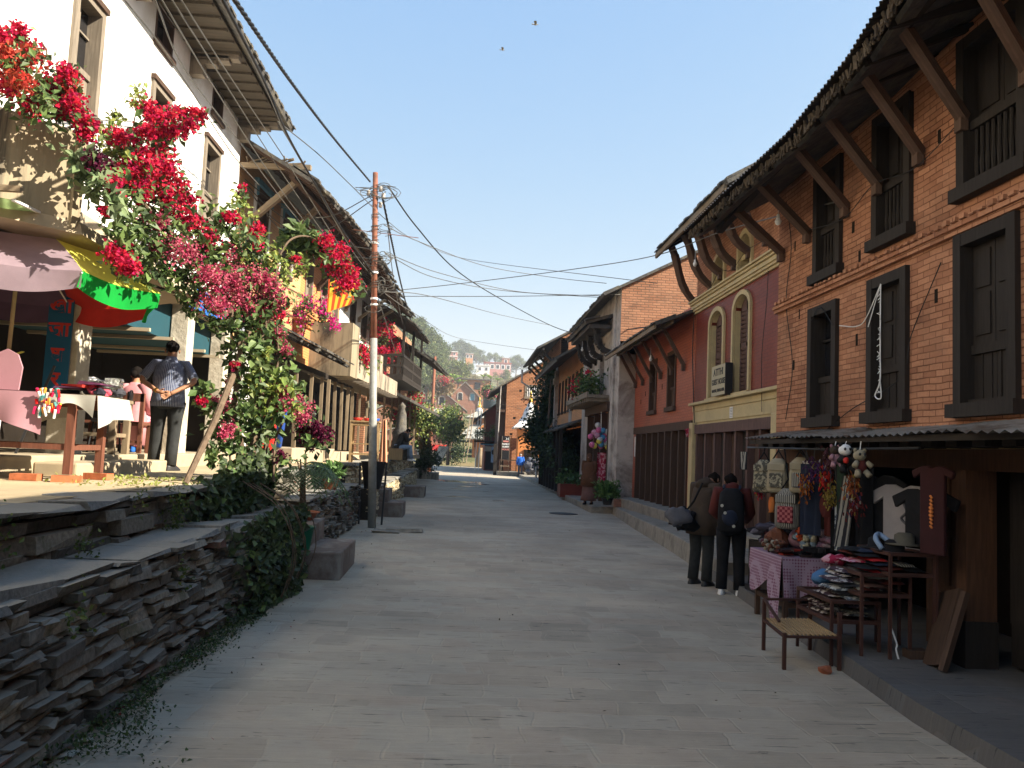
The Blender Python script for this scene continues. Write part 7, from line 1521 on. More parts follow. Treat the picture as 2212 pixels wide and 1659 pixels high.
# ---------------------------------------------------------------- people and animals
def skin_body(name, nodes, edges, mat, parent, root, sub=2):
    o0 = Vector(parent['_o']); keys = list(nodes); me = bpy.data.meshes.new('tmp_body')
    me.from_pydata([Vector(nodes[k][0])-o0 for k in keys], [(keys.index(a), keys.index(b)) for a, b in edges], [])
    ob = bpy.data.objects.new('tmp_body', me); COL.objects.link(ob); md = ob.modifiers.new('skin', 'SKIN'); md.use_smooth_shade = True
    sv = me.skin_vertices[0].data
    for i, k in enumerate(keys):
        r = nodes[k][1]; sv[i].radius = (r, r) if isinstance(r, (int, float)) else r; sv[i].use_root = (k == root)
    ss = ob.modifiers.new('sub', 'SUBSURF'); ss.levels = sub; ss.render_levels = sub
    dg = bpy.context.evaluated_depsgraph_get(); dg.update(); m2 = bpy.data.meshes.new_from_object(ob.evaluated_get(dg)); bpy.data.objects.remove(ob); m2.name = name
    m2.materials.clear(); m2.materials.append(MATS[mat])
    for p in m2.polygons: p.use_smooth = True
    o = bpy.data.objects.new(name, m2); COL.objects.link(o); o.parent = parent; o['_o'] = [float(q) for q in o0]; return o
def loft(mb, F, rings, n=20, fold=.0, seed=0, cap=True):
    """rings: (s, t, z, rs, rt[, squareness])"""
    i0 = len(mb.v); m = len(rings)
    for j, r in enumerate(rings):
        for k in range(n):
            a = 2*math.pi*k/n; ca, sa = math.cos(a), math.sin(a); p = .85
            ca = math.copysign(abs(ca)**p, ca); sa = math.copysign(abs(sa)**p, sa)
            f = 1+fold*noise.noise(Vector((ca*2.2+seed, sa*2.2, r[2]*5)))*2
            mb.v.append(F(r[0]+ca*r[3]*f, r[1]+sa*r[4]*f, r[2]))
    for j in range(m-1):
        for k in range(n):
            a, b = i0+j*n+k, i0+j*n+(k+1) % n; mb.f.append((a, b, b+n, a+n))
            u0, u1 = k/n*1.1, (k+1)/n*1.1; z0, z1 = rings[j][2], rings[j+1][2]; mb.uv.append([(u0, z0), (u1, z0), (u1, z1), (u0, z1)]); mb.tone.append(mb.t); mb.mi.append(mb.m)
    if cap: mb.fi(range(i0+n-1, i0-1, -1)); mb.fi(range(i0+(m-1)*n, i0+m*n))
def person(label, x, y, z0, rz, H, J=None, top='grey_cloth', bottom='charcoal_cloth', shoe='black_paint', hairm='hair', skinm='skin', sleeve=1.0, girth=1.0, shirt_hem=.86, hair_kind='short', skirt=False, group=None, coat=1.0, hood=None, arm_r=.055, nohands=False):
    k = H/1.72; F0 = Fr((x, y), (math.cos(rz), math.sin(rz)), (-math.sin(rz), math.cos(rz)))
    def F(s, t, z): return F0(s*k, t*k, z0+z*k)
    D = dict(pelvis=(0, 0, .93), waist=(0, 0, 1.08), chest=(0, .01, 1.30), neck=(0, 0, 1.47), head=(0, .02, 1.60), shL=(-.19, 0, 1.42), shR=(.19, 0, 1.42), elL=(-.25, -.02, 1.14), elR=(.25, -.02, 1.14), wrL=(-.25, .06, .90), wrR=(.25, .06, .90), hiL=(-.10, 0, .90), hiR=(.10, 0, .90), knL=(-.11, .02, .49), knR=(.11, .02, .49), anL=(-.12, -.02, .08), anR=(.12, -.02, .08))
    D.update(J or {}); P = {q: F(*v) for q, v in D.items()}
    t = thing('person', label, 'person', (x, y, z0), group); V = Vector
    fwd = V((F0.n[0], F0.n[1], 0)); nd = {}; ed = []
    def add(n_, p, r, prev=None): nd[n_] = (p, r*k if isinstance(r, (int, float)) else (r[0]*k, r[1]*k)); ed.append((prev, n_)) if prev else None
    add('pelvis', P['pelvis'], .12); add('waist', P['waist'], .11, 'pelvis'); add('chest', P['chest'], .12, 'waist'); add('neck', P['neck'], .055, 'chest')
    hd = (P['head']-P['neck']).normalized(); add('jaw', P['neck']+hd*.07*k+fwd*.012*k, .068, 'neck'); add('head', P['head']+hd*.01*k, .088, 'jaw'); add('crown', P['head']+hd*.085*k, .058, 'head')
    add('nose', P['head']+fwd*.105*k-hd*.01*k, .012, 'head')
    for S in 'LR':
        add('sh'+S, P['sh'+S], .055, 'chest'); add('el'+S, P['el'+S], .040, 'sh'+S); add('wr'+S, P['wr'+S], .026, 'el'+S)
        hdv = J.get('hand'+S) if J else None; dv = (F(*hdv)-F(0, 0, 0)) if hdv else (P['wr'+S]-P['el'+S]); dv = dv.normalized(); add('palm'+S, P['wr'+S]+dv*.055*k, (.034, .02), 'wr'+S)
        pal = P['wr'+S]+dv*.055*k; side = dv.cross(fwd if abs(dv.dot(fwd)) < .8 else V((0, 0, 1))).normalized(); inn = dv.cross(side)
        for q in range(4):
            o_ = side*(q-1.5)*.019*k; L_ = (.065, .075, .07, .055)[q]*k; p1 = pal+o_+dv*.035*k; add('f%s%da' % (S, q), p1, .0095, 'palm'+S); add('f%s%db' % (S, q), p1+dv*L_*.55+inn*.012*k, .009, 'f%s%da' % (S, q)); add('f%s%dc' % (S, q), p1+dv*L_*.85+inn*.035*k, .0075, 'f%s%db' % (S, q))
        add('th'+S, P['wr'+S]+dv*.03*k+side*.035*k*(1 if S == 'L' else -1), .011, 'palm'+S); add('ti'+S, P['wr'+S]+dv*.075*k+side*.055*k*(1 if S == 'L' else -1)+inn*.015*k, .009, 'th'+S)
        add('hi'+S, P['hi'+S], .085, 'pelvis'); add('kn'+S, P['kn'+S], .055, 'hi'+S); add('an'+S, P['an'+S], .036, 'kn'+S); tv = (F(*J['toe'+S])-P['an'+S]) if J and 'toe'+S in J else fwd*.15*k-V((0, 0, .05*k)); add('to'+S, P['an'+S]+tv, .03, 'an'+S)
    skin_body('body', nd, ed, skinm, t, 'pelvis', 1)
    # shirt / coat
    m = MB(); g = girth; c0 = V(D['pelvis']); c1 = V(D['waist']); c2 = V(D['chest']); c3 = V(D['neck'])
    def lr(a, b, f): return a.lerp(b, f)
    ring = []
    hem = shirt_hem-.0
    hb = c0+V((0, 0, hem-.93))
    for c, rs, rt in ((hb, .175*g*coat, .135*g*coat), (c0, .175*g*coat, .137*g*coat), (c1, .162*g, .125*g), (lr(c1, c2, .6), .178*g, .128*g), (c2+V((0, 0, .03)), .195, .122*g), (c2+V((0, 0, .09)), .195, .11), (lr(c2, c3, .72), .165, .095), (lr(c2, c3, .86), .105, .075), (c3+V((0, 0, .02)), .066, .062)):
        ring.append((c.x*k, c.y*k, z0+c.z*k, rs*k, rt*k))
    loft(m, F0, ring, 24, .035, x)
    for S in 'LR':
        a, b, c = P['sh'+S], P['el'+S], P['wr'+S]; e = b if sleeve <= .5 else c
        in_ = a.lerp(P['chest']+V((0, 0, .07*k)), .55)
        if sleeve <= .5: Q = [in_, a.lerp(b, .03), a.lerp(b, .4), a.lerp(b, .84)]; R_ = [.078*k, .062*k, .060*k, .063*k]
        else: Q = [in_, a.lerp(b, .02), a.lerp(b, .5), b, b.lerp(c, .5), c]; R_ = [.085*k, arm_r*1.35*k, arm_r*1.15*k, arm_r*1.1*k, arm_r*.95*k, arm_r*.8*k]
        m.tube(Q, R_, 12)
    if hood: m.blob(P['neck']-fwd*.07*k, .13*k, .10*k, .10*k, 12, .2, 3)
    m.build('shirt', top, t, smooth=True)
    m = MB(); c0 = V(D['pelvis'])
    if skirt:
        zb_ = .12; ring = [((c0.x+(0)*(1-f))*k, c0.y*k, z0+(zb_+(c0.z+.08-zb_)*f)*k, (.27-.11*f)*k, (.23-.1*f)*k) for f in (0, .25, .5, .75, 1)]; loft(m, F0, ring, 24, .07, y)
    else:
        ring = [(c0.x*k, c0.y*k, z0+(c0.z+dz)*k, rs*g*k, rt*g*k) for dz, rs, rt in ((-.12, .12, .10), (-.07, .168, .132), (.0, .17, .13), (.08, .16, .12))]; loft(m, F0, ring, 20)
        for S in 'LR':
            a, b, c = P['hi'+S], P['kn'+S], P['an'+S]; m.tube([a+V((0, 0, .06*k)), a, a.lerp(b, .5), b, b.lerp(c, .5), c.lerp(b, .0)-V((0, 0, .01))], [.06*k, .105*g*k, .098*k, .083*k, .078*k, .078*k], 12)
    m.build('trousers' if not skirt else 'skirt', bottom, t, smooth=True)
    for S in 'LR':
        m = MB(); a = nd['an'+S][0]; e = nd['to'+S][0]; d = (e-a); d.z = 0; d = d.normalized() if d.length > .01 else fwd; zz = min(a.z, e.z)-.015*k; sd_ = d.cross(V((0, 0, 1)))
        FF = Fr((a.x, a.y), (d.x, d.y), (sd_.x, sd_.y)); R2 = [(.04*k, 0, zz-.035*k, .135*k, .048*k), (.045*k, 0, zz+.0, .14*k, .05*k), (.03*k, 0, zz+.035*k, .11*k, .045*k), (-.01*k, 0, zz+.075*k, .06*k, .042*k)]; loft(m, FF, R2, 14); m.build('shoe', shoe, t, smooth=True)
    hc = P['head']; m = MB(); n = 14
    if hair_kind == 'short': m.blob(hc+hd*.045*k-fwd*.022*k, .087*k, .096*k, .086*k, 16, .1, 1)
    elif hair_kind == 'bald': m.blob(hc+hd*.02*k-fwd*.035*k, .09*k, .08*k, .07*k, 14, .07, 1)
    else:
        m.blob(hc+hd*.04*k-fwd*.02*k, .096*k, .105*k, .10*k, 16, .07, 1)
        if hair_kind == 'bun': m.blob(hc-fwd*.11*k+hd*.02*k, .05*k, .05*k, .05*k, 10, .1, 2)
        if hair_kind == 'scarf': m.blob(hc-hd*.06*k, .11*k, .11*k, .13*k, 14, .1, 4)
    m.build('hair', hairm, t, smooth=True)
    for s_ in (-1, 1):
        m = MB(); rv = V((F0.d[0], F0.d[1], 0)); m.blob(hc+rv*s_*.088*k-hd*.01*k, .012*k, .018*k, .03*k, 8, 0); m.build('ear', skinm, t, smooth=True)
        m = MB(); m.blob(hc+rv*s_*.032*k+fwd*.083*k+hd*.012*k, .012*k, .008*k, .007*k, 8, 0); m.build('eye', 'black_paint', t, smooth=True)
    m = MB(); m.blob(hc+fwd*.082*k-hd*.05*k, .026*k, .008*k, .006*k, 8, 0); m.build('mouth', 'maroon_cloth', t, smooth=True)
    return t, F, P, fwd
# the standing man with hands clasped behind him
mx = at(352, 1016, z=TZ)
t, F, P, fw_ = person('man in a dotted navy shirt standing with hands clasped behind his back', mx.x, mx.y, TZ, .12, 1.76,
    dict(shL=(-.2, 0, 1.42), shR=(.2, 0, 1.42), elL=(-.34, -.10, 1.18), elR=(.34, -.10, 1.18), wrL=(-.09, -.23, 1.03), wrR=(.10, -.255, 1.02), handL=(.9, -.12, -.25), handR=(-.85, -.15, -.5), knL=(-.12, .02, .49), anL=(-.14, .03, .08), knR=(.10, .0, .49), anR=(.10, -.08, .08), toeL=(-.22, .15, .03), toeR=(.17, .04, .03), hiL=(-.10, 0, .90)), top='dotshirt', sleeve=.5, girth=1.25, arm_r=.043, shirt_hem=.84, bottom='charcoal_cloth')
m = MB(); loft(m, Fr(), [], 3) if False else m.tube([P['wrL'].lerp(P['elL'], .04), P['wrL'].lerp(P['elL'], .14)], .031, 12); m.build('wristwatch', 'gold', t)
m = MB(); m.tube([P['neck']+Vector((0, 0, -.015)), P['neck']+Vector((0, 0, .045))], [.08, .066], 14, cap=False); m.build('collar', 'dotshirt', t, smooth=True)
# seated woman in pink
wx = Vector((-5.0, 12.8, 1.46))
person('woman in a pink shawl seated with her back to the street', wx.x, wx.y, 1.46, -.1, 1.62, dict(pelvis=(0, 0, .55), waist=(0, .01, .70), chest=(0, .03, .93), neck=(0, .04, 1.1), head=(.01, .06, 1.24), shL=(-.18, .03, 1.04), shR=(.18, .03, 1.04), elL=(-.24, .05, .78), elR=(.24, .05, .78), wrL=(-.16, .25, .66), wrR=(.16, .25, .66), hiL=(-.1, .02, .52), hiR=(.1, .02, .52), knL=(-.12, .42, .52), knR=(.12, .42, .52), anL=(-.12, .4, .1), anR=(.12, .4, .1)), top='pink_cloth', bottom='floral', girth=1.15, shirt_hem=.50, hair_kind='bun', shoe='blue_cloth', coat=1.15, arm_r=.075)
m = MB(); bx0, by0 = wx.x, wx.y; m.box(bx0-.25, bx0+.25, by0-.2, by0+.2, 1.86, 1.92)
for a, b in ((-.22, -.17), (.18, -.17), (-.22, .13), (.18, .13)): m.box(bx0+a, bx0+a+.05, by0+b, by0+b+.05, 1.46, 1.86)
solo(m, 'stool', 'redwood', 'low wooden stool under the seated woman in pink', 'stool')
# two shoppers by the stall
t, F, P, fw_ = person('shopper in an olive brown hooded jacket bending toward the stall, carrying black and grey bags', 3.36, 11.45, 0, -.95, 1.66, dict(chest=(0, .07, 1.29), neck=(0, .13, 1.43), head=(0, .25, 1.50), shL=(-.19, .09, 1.39), shR=(.19, .09, 1.39), elL=(-.24, .12, 1.12), elR=(.24, .12, 1.12), wrL=(-.16, .33, 1.06), wrR=(.16, .33, 1.08)), top='brown_cloth', bottom='charcoal_cloth', girth=1.12, shirt_hem=.72, coat=1.2, hood=1, arm_r=.07, skinm='skin_dark')
def bag(name, label, c, r, mat, parent_thing=False, strap=None, cat='bag'):
    b_ = thing(name, label, cat, tuple(c)); m = MB(); m.blob(c, *r, 18, .38, c[0]*7); m.build('body', mat, b_, smooth=True)
    if strap: m = MB(); m.tube(strap, .014, 6); m.build('strap', 'black_cloth', b_)
    return b_
hp = Vector((3.10, 11.38, .88)); bag('shoulder_bag', 'black shoulder bag on the hip of the shopper in the brown jacket', hp, (.17, .17, .15), 'black_cloth', strap=[hp+Vector((.0, 0, .1)), Vector((3.2, 11.3, 1.15)), Vector((3.33, 11.35, 1.40))])
bag('plastic_bag', 'knotted grey plastic bag tied onto the black shoulder bag', Vector((2.97, 11.2, .93)), (.15, .1, .13), 'grey_cloth')
t, F, P, fw_ = person('shopper in a dark red jacket and white trainers, wearing a black backpack', 3.54, 10.72, 0, -.35, 1.60, dict(neck=(0, .06, 1.45), head=(-.02, .14, 1.55), chest=(0, .04, 1.30), wrL=(-.15, .28, 1.02), wrR=(.2, .28, 1.02), elL=(-.25, .04, 1.13), elR=(.25, .04, 1.13)), top='maroon_cloth', bottom='black_cloth', shoe='whitepaint', girth=1.05, shirt_hem=.86, hood=1, arm_r=.065, skinm='skin_dark')
bpk = thing('backpack', 'black backpack with small round badges on the shopper in white trainers', 'backpack', (3.4, 10.55, 1.1)); Fb = Fr((3.54, 10.72), (math.cos(-.35), math.sin(-.35)), (-math.sin(-.35), math.cos(-.35))); m = MB()
loft(m, Fb, [(0, -.2, .80, .13, .07), (0, -.21, .84, .165, .10), (0, -.2, 1.1, .165, .11), (0, -.19, 1.3, .145, .09), (0, -.17, 1.37, .08, .05)], 20, .03); m.build('body', 'black_cloth', bpk, smooth=True)
m = MB(); m.box(0, 0, 0, 0, 0, 0) if False else m.blob(Fb(0, -.3, 1.0), .11, .05, .1, 12, .1); m.build('pocket', 'navy_cloth', bpk, smooth=True)
m = MB()
for a, z in ((-.07, 1.06), (.04, .9), (-.11, 1.15)): m.tube([Fb(a, -.345, z), Fb(a, -.355, z)], .02, 10)
each(m, 'badge', 'white_cloth', bpk)
m = MB()
for s_ in (-.1, .1): m.tube(catmull([Fb(s_, -.15, 1.36), Fb(s_, -.02, 1.40), Fb(s_, .13, 1.33), Fb(s_*1.2, .1, 1.1), Fb(s_*1.3, -.12, .95)], 4), .016, 6)
m.build('strap', 'navy_cloth', bpk)
# woman in shawl at the white shop house
wx = Vector((4.02, 26.1, .2))
person('woman wrapped in a rust brown shawl and long sari outside the toy shop', wx.x, wx.y, .2, 2.7, 1.58, dict(head=(0, .03, 1.60), elL=(-.2, .0, 1.16), elR=(.2, .0, 1.16), wrL=(-.14, .14, .98), wrR=(.14, .14, .98)), top='shawl_cloth', bottom='sari_cloth', hairm='shawl_cloth', girth=1.25, shirt_hem=.60, coat=1.3, skirt=True, hair_kind='scarf', arm_r=.075, skinm='skin_dark', shoe='black_cloth')
# distant people
wx = at(1123, 1027, z=0)
person('grey haired man in a bright blue jacket standing far down the street', 4.27, 60.8, 0, 0, 1.68, None, top='blue_cloth', bottom='grey_cloth', hairm='greyhair', hair_kind='bald', girth=1.15, shirt_hem=.84, arm_r=.068)
wx = at(848, 995, z=TZ)
person('man in jeans and dark padded jacket sitting hunched on the terrace beyond the pole', wx.x, 30.5, TZ, -1.3, 1.7, dict(pelvis=(0, 0, .50), waist=(0, .05, .64), chest=(0, .15, .85), neck=(0, .26, .99), head=(0, .36, 1.07), shL=(-.19, .2, .96), shR=(.19, .2, .96), elL=(-.2, .36, .72), elR=(.2, .36, .72), wrL=(-.06, .5, .82), wrR=(.06, .5, .84), hiL=(-.1, .04, .46), hiR=(.1, .04, .46), knL=(-.13, .45, .50), knR=(.13, .45, .50), anL=(-.13, .50, .08), anR=(.13, .50, .08)), top='charcoal_cloth', bottom='jeans', shirt_hem=.44, shoe='whitepaint')
m = MB(); m.box(wx.x-.3, wx.x+.2, 30.3, 30.8, TZ, TZ+.42); solo(m, 'wooden_box', 'palewood', 'wooden box the man in jeans is sitting on', 'box')
wx = F2.hit(664, 968, .35); wp = F2(wx[0], .35, 1.6)
person('person in a grey padded coat and woolly hat bending between the timber posts', wp.x, wp.y, 1.6, 1.3, 1.66, dict(waist=(0, .1, 1.06), chest=(0, .32, 1.20), neck=(0, .46, 1.28), head=(0, .56, 1.38), shL=(-.19, .38, 1.26), shR=(.19, .38, 1.26), elL=(-.22, .42, 1.0), elR=(.22, .42, 1.0), wrL=(-.2, .55, .8), wrR=(.2, .55, .8)), top='charcoal_cloth', bottom='black_cloth', hairm='khaki_cloth', girth=1.15, arm_r=.075)
# blue tub and crates in that porch
q = F2(1.9, .45, 1.6); m = MB(); m.lathe(q, [(.22, 0), (.3, .8), (.33, .82), (.3, .82), (.2, .05), (.001, .05)], 16); solo(m, 'blue_tub', 'blueplastic', 'tall blue plastic tub in the porch behind the bougainvillea', 'tub', smooth=True)
for i, (s_, z_) in enumerate(((1.3, 1.5), (1.35, 2.0))): q = F2(s_, .55, z_); m = MB(); m.box(q.x-.12, q.x+.12, q.y-.1, q.y+.1, z_, z_+.28); solo(m, 'red_can', 'redplastic', ('lower', 'upper')[i]+' red plastic can beside the blue tub', 'can')

# dogs
def quad(name, label, nodes, edges, mat, root, loc, extra=()):
    t = thing(name, label, 'dog', loc); skin_body('body', {k: (Vector(loc)+Vector(v[0]), v[1]) for k, v in nodes.items()}, edges, mat, t, root, 2)
    for nm, c, r, mt_ in extra: m = MB(); m.blob(Vector(loc)+Vector(c), *r, 10, .1, 1); m.build(nm, mt_, t, smooth=True)
    return t
dp = at(684, 992, z=TZ); s = 1.15
N_ = dict(rump=((0, -.10, .12), .12), belly=((0, -.03, .22), .12), chest=((0, .05, .33), .10), neck=((0, .09, .42), .062), head=((.01, .12, .50), .062), muzzle=((.03, .20, .49), .03), earL=((-.04, .11, .57), .018), earR=((.05, .11, .57), .018), fl=((-.05, .12, .18), .035), fpl=((-.05, .15, .02), .022), fr=((.05, .12, .18), .035), fpr=((.05, .15, .02), .022), hl=((-.12, -.02, .07), .055), hpl=((-.13, .10, .025), .025), hr=((.12, -.02, .07), .055), hpr=((.13, .10, .025), .025), ta=((.05, -.2, .05), .025), tb=((.16, -.22, .03), .022))
quad('sitting_dog', 'tan dog sitting with its back to the street against the plinth', {k: (tuple(c*s for c in v[0]), v[1]*s) for k, v in N_.items()}, [('rump', 'belly'), ('belly', 'chest'), ('chest', 'neck'), ('neck', 'head'), ('head', 'muzzle'), ('head', 'earL'), ('head', 'earR'), ('chest', 'fl'), ('fl', 'fpl'), ('chest', 'fr'), ('fr', 'fpr'), ('rump', 'hl'), ('hl', 'hpl'), ('rump', 'hr'), ('hr', 'hpr'), ('rump', 'ta'), ('ta', 'tb')], 'dog_fur', 'belly', (dp.x, 23.8, TZ))
dp = at(740, 994, z=TZ)
N_ = dict(rump=((.28, 0, .10), .09), belly=((.1, 0, .11), .10), chest=((-.12, 0, .11), .10), neck=((-.25, .0, .10), .06), head=((-.36, -.02, .08), .062), muzzle=((-.45, -.05, .05), .03), ear=((-.36, .03, .14), .016), fl=((-.15, -.14, .05), .03), fp=((-.28, -.22, .025), .02), hl=((.3, -.15, .06), .045), hp=((.18, -.26, .025), .022), ta=((.42, -.06, .05), .022), tb=((.52, -.14, .03), .018))
quad('lying_dog', 'black and white dog lying asleep against the plinth', {k: v for k, v in N_.items()}, [('rump', 'belly'), ('belly', 'chest'), ('chest', 'neck'), ('neck', 'head'), ('head', 'muzzle'), ('head', 'ear'), ('chest', 'fl'), ('fl', 'fp'), ('rump', 'hl'), ('hl', 'hp'), ('rump', 'ta'), ('ta', 'tb')], 'black_fur', 'belly', (dp.x+.1, 24.8, TZ), [('white_patch', (-.3, 0, .13), (.1, .08, .05), 'white_fur')])
# ---------------------------------------------------------------- souvenir stall
mat_simple('tarp_dark', (.03, .05, .03), .9, .2, 6); mat_simple('greytee', (.30, .28, .29), .9, .1, 8, bumps=.3)
mat_simple('gown_cloth', (.032, .007, .008), .85, .2, 8)
mat_simple('olivefelt', (.09, .08, .06), .9, .2, 12)
G_ = 'goods hanging at the souvenir stall'
t = thing('display_table', 'table under a pink patterned cloth at the street side of the stall', 'table', (3.65, 9, 0)); m = MB(); table(m, W0, 3.38, 3.95, 8.55, 9.45, 0.0, .735, .05); m.build('frame', 'brownwood', t)
m = MB()
m.sheet(lambda a, b: (3.36+.62*a, 8.53+.94*b, .742), 6, 8, (.62, .94))
def cfn(a, b):   # street side, hanging lower at its corners
    lo = .30+.10*math.cos(a*9)+(.16 if a < .12 else 0); f = b; return (3.355-.05*f*(1+.7*math.sin(a*11)), 8.53+.94*a+(-.03*f if a < .1 else 0), .742-f*(lo+.12*(1-a)))
m.sheet(cfn, 30, 12, (.94, .5))
m.sheet(lambda a, b: (3.36+.62*a, 8.525-.035*b*(1+.8*math.sin(a*12+1)), .742-b*(.42-.12*a+.03*math.sin(a*8))), 24, 12, (.62, .5))
solo(m, 'patterned_cloth', 'ringcloth', 'mauve and white circle patterned cloth draped over the display table', 'tablecloth', smooth=True)
def goods(name, label, cat, x0, x1, y0, y1, z, n, cols, sz=(.12, .09, .02), mat='tone_matte', kind='box', layers=3):
    t = thing(name, label, cat, ((x0+x1)/2, (y0+y1)/2, z)); m = MB()
    for k in range(n):
        c = rnd.choice(cols); g = U(.5, .9); m.t = tuple(q*g for q in c); x, y = U(x0, x1), U(y0, y1); zz = z+rnd.randint(0, layers-1)*sz[2]*1.05; a = U(-.4, .4); F_ = Fr((x, y), (math.cos(a), math.sin(a)), (-math.sin(a), math.cos(a)))
        if kind == 'box': m.obox(F_, -sz[0]/2, sz[0]/2, -sz[1]/2, sz[1]/2, zz+.002, zz+sz[2], jit=.003)
        else: m.blob(F_(0, 0, zz+sz[2]*.5), sz[0]*.5, sz[1]*.5, sz[2]*.6, 8, .35, k)
    m.build(name+'_pieces', mat, t, smooth=kind != 'box'); return t
dk = [(.03, .01, .01), (.09, .02, .015), (.02, .015, .015), (.05, .03, .025)]
goods('wallet_piles', 'piles of small dark purses and red notebooks on the patterned cloth', 'purses', 3.42, 3.75, 8.6, 8.95, .745, 26, dk+[(.3, .03, .02), (.25, .2, .14)])
goods('black_case_row', 'row of black cases at the near edge of the patterned table', 'cases', 3.6, 3.92, 8.58, 8.75, .745, 14, [(.012, .012, .014), (.03, .028, .03)], (.14, .08, .05), layers=2)
goods('bead_strings', 'tangle of bead strings and pale bracelets at the street edge of the table', 'beads', 3.40, 3.55, 8.85, 9.3, .745, 40, [(.12, .05, .03), (.4, .36, .28), (.2, .08, .05)], (.05, .04, .04), kind='blob')
goods('plush_heap', 'heap of small pink, white and orange plush keyrings on the table', 'plush toys', 3.72, 3.95, 8.8, 9.15, .80, 26, [(.55, .25, .28), (.55, .5, .35), (.6, .1, .03), (.25, .32, .36), (.5, .38, .45)], (.08, .08, .07), kind='blob')
goods('pink_knitwear', 'pile of lilac and pink knitted hats beside the black cases', 'hats', 3.88, 4.05, 8.62, 8.85, .76, 14, [(.45, .25, .34), (.5, .4, .46), (.3, .2, .3)], (.12, .1, .06), kind='blob')
m = MB(); m.blob((3.6, 9.3, .86), .12, .16, .13, 12, .2, 1); solo(m, 'woven_box', 'redwood', 'brown woven box at the far side of the patterned table', 'box')
m = MB(); m.blob((3.86, 9.2, .88), .16, .12, .11, 14, .15, 5); solo(m, 'knitted_shawl', 'pink_sheet', 'folded lilac knitted shawl behind the plush heap', 'shawl', smooth=True)
mat_wood('rackwood', (.075, .032, .024))
mat_simple('blue_cloth2', (.06, .15, .30), .9, .2, 9)
# slatted bench and stepped racks
t = thing('slatted_bench', 'low iron framed bench with wooden slats, empty, at the front of the stall', 'bench', (3.0, 7.3, 0))
for x, y, h2 in ((2.76, 6.93, .30), (3.24, 6.95, .48), (2.84, 7.62, .46), (3.3, 7.68, .48)): m = MB(); m.box(x-.014, x+.014, y-.014, y+.014, 0, h2); m.build('leg', 'rackwood', t)
m = MB()
for a, b in (((2.76, 6.93), (3.24, 6.95)), ((2.76, 6.93), (2.84, 7.62)), ((3.24, 6.95), (3.3, 7.68)), ((2.84, 7.62), (3.3, 7.68))): m.bar((*a, .27), (*b, .27), .025, .02)
m.bar((2.84, 7.62, .46), (3.3, 7.68, .46), .022, .02); m.bar((2.78, 7.1, .36), (2.84, 7.62, .46), .022, .02); m.build('frame', 'rackwood', t)
for k in range(12): f = (k+.5)/12; m = MB(); m.bar((2.77+.46*f, 6.94+.02*f, .287), (2.85+.44*f, 7.62+.05*f, .287), .017, .012); m.build('slat', 'palewood', t)
def rack(label, x0, x1, y0, y1, shelves, ztop, zb=0.0):
    t = thing('display_rack', label, 'rack', ((x0+x1)/2, (y0+y1)/2, zb), 'stepped racks of the souvenir stall')
    for x, y in ((x0, y0), (x1, y0), (x0, y1), (x1, y1)): m = MB(); m.box(x-.012, x+.012, y-.012, y+.012, zb, ztop); m.build('post', 'rackwood', t)
    for z in shelves:
        m = MB(); m.box(x0, x1, y0, y1, z-.012, z)
        for a, b in (((x0, y0), (x1, y0)), ((x0, y0), (x0, y1)), ((x1, y0), (x1, y1)), ((x0, y1), (x1, y1))): m.bar((*a, z+.004), (*b, z+.004), .03, .03)
        m.build('shelf', 'rackwood', t)
    return t
rack('lowest loaded rack step, with black and white scarves, behind the slatted bench', 3.24, 3.66, 7.1, 7.82, (.37, .54), .55)
rack('middle rack step piled with red and black knitwear', 3.42, 3.84, 6.93, 7.5, (.63, .80), .81)
rack('tallest rack against the shop front, holding hats', 3.62, 4.0, 6.84, 7.4, (.82, .99), 1.0, .13); m = MB(); m.box(3.99, 4.015, 6.8, 6.825, .13, 1.45); solo(m, 'iron_stake', 'rackwood', 'tall thin iron stake at the back corner of the hat rack', 'stake')
def folded(label, x0, x1, y0, y1, z, mats, n, h_=.042, name='folded_scarves', cat='scarves', grp=None):
    t = thing(name, label, cat, ((x0+x1)/2, (y0+y1)/2, z), grp)
    for k in range(n):
        m = MB(); w_ = (x1-x0)*U(.38, .6); cx_ = U(x0+w_/2, x1-w_/2); yy = U(y0, y0+(y1-y0)*.5); zz = z+h_*(k//2)*.9
        m.sheet(lambda a, b: (cx_+w_*(a-.5), yy+(y1-y0)*.5*b, zz+h_*(.35+.65*math.sin(math.pi*b)**.4*math.sin(math.pi*min(1, max(0, a)))**.3)+.006*noise.noise(Vector((a*5, b*5, k)))), 10, 10, (w_, .3))
        m.build('folded_piece', mats[k % len(mats)], t, smooth=True)
    return t
folded('black and white patterned scarves folded on the lower shelf', 3.26, 3.66, 7.08, 7.8, .375, ['motley', 'bagweave', 'motley', 'camocloth'], 12, .03)
folded('purple grey scarves on the shelf above the patterned scarves', 3.26, 3.66, 7.08, 7.8, .545, ['camocloth', 'motley', 'grey_cloth', 'motley', 'bagweave'], 14)
folded('cream and maroon folded woollens on the middle rack', 3.44, 3.84, 6.93, 7.45, .635, ['white_cloth', 'maroon_cloth', 'sari_cloth'], 8)
folded('red and black knitted hats heaped on the top of the middle rack', 3.42, 3.86, 6.92, 7.5, .805, ['red_cloth', 'black_cloth', 'maroon_cloth', 'black_cloth', 'navy_cloth', 'floral', 'black_cloth'], 14, .035, 'knitted_hats', 'hats')
folded('dark trousers folded on the shelf under the hats', 3.64, 3.98, 6.85, 7.38, .83, ['black_cloth', 'stripecloth'], 4)
m = MB(); m.blob((3.42, 7.55, .69), .13, .12, .08, 12, .3, 2); solo(m, 'blue_hat', 'blue_cloth2', 'sky blue crumpled cloth on the racks', 'cloth', smooth=True)
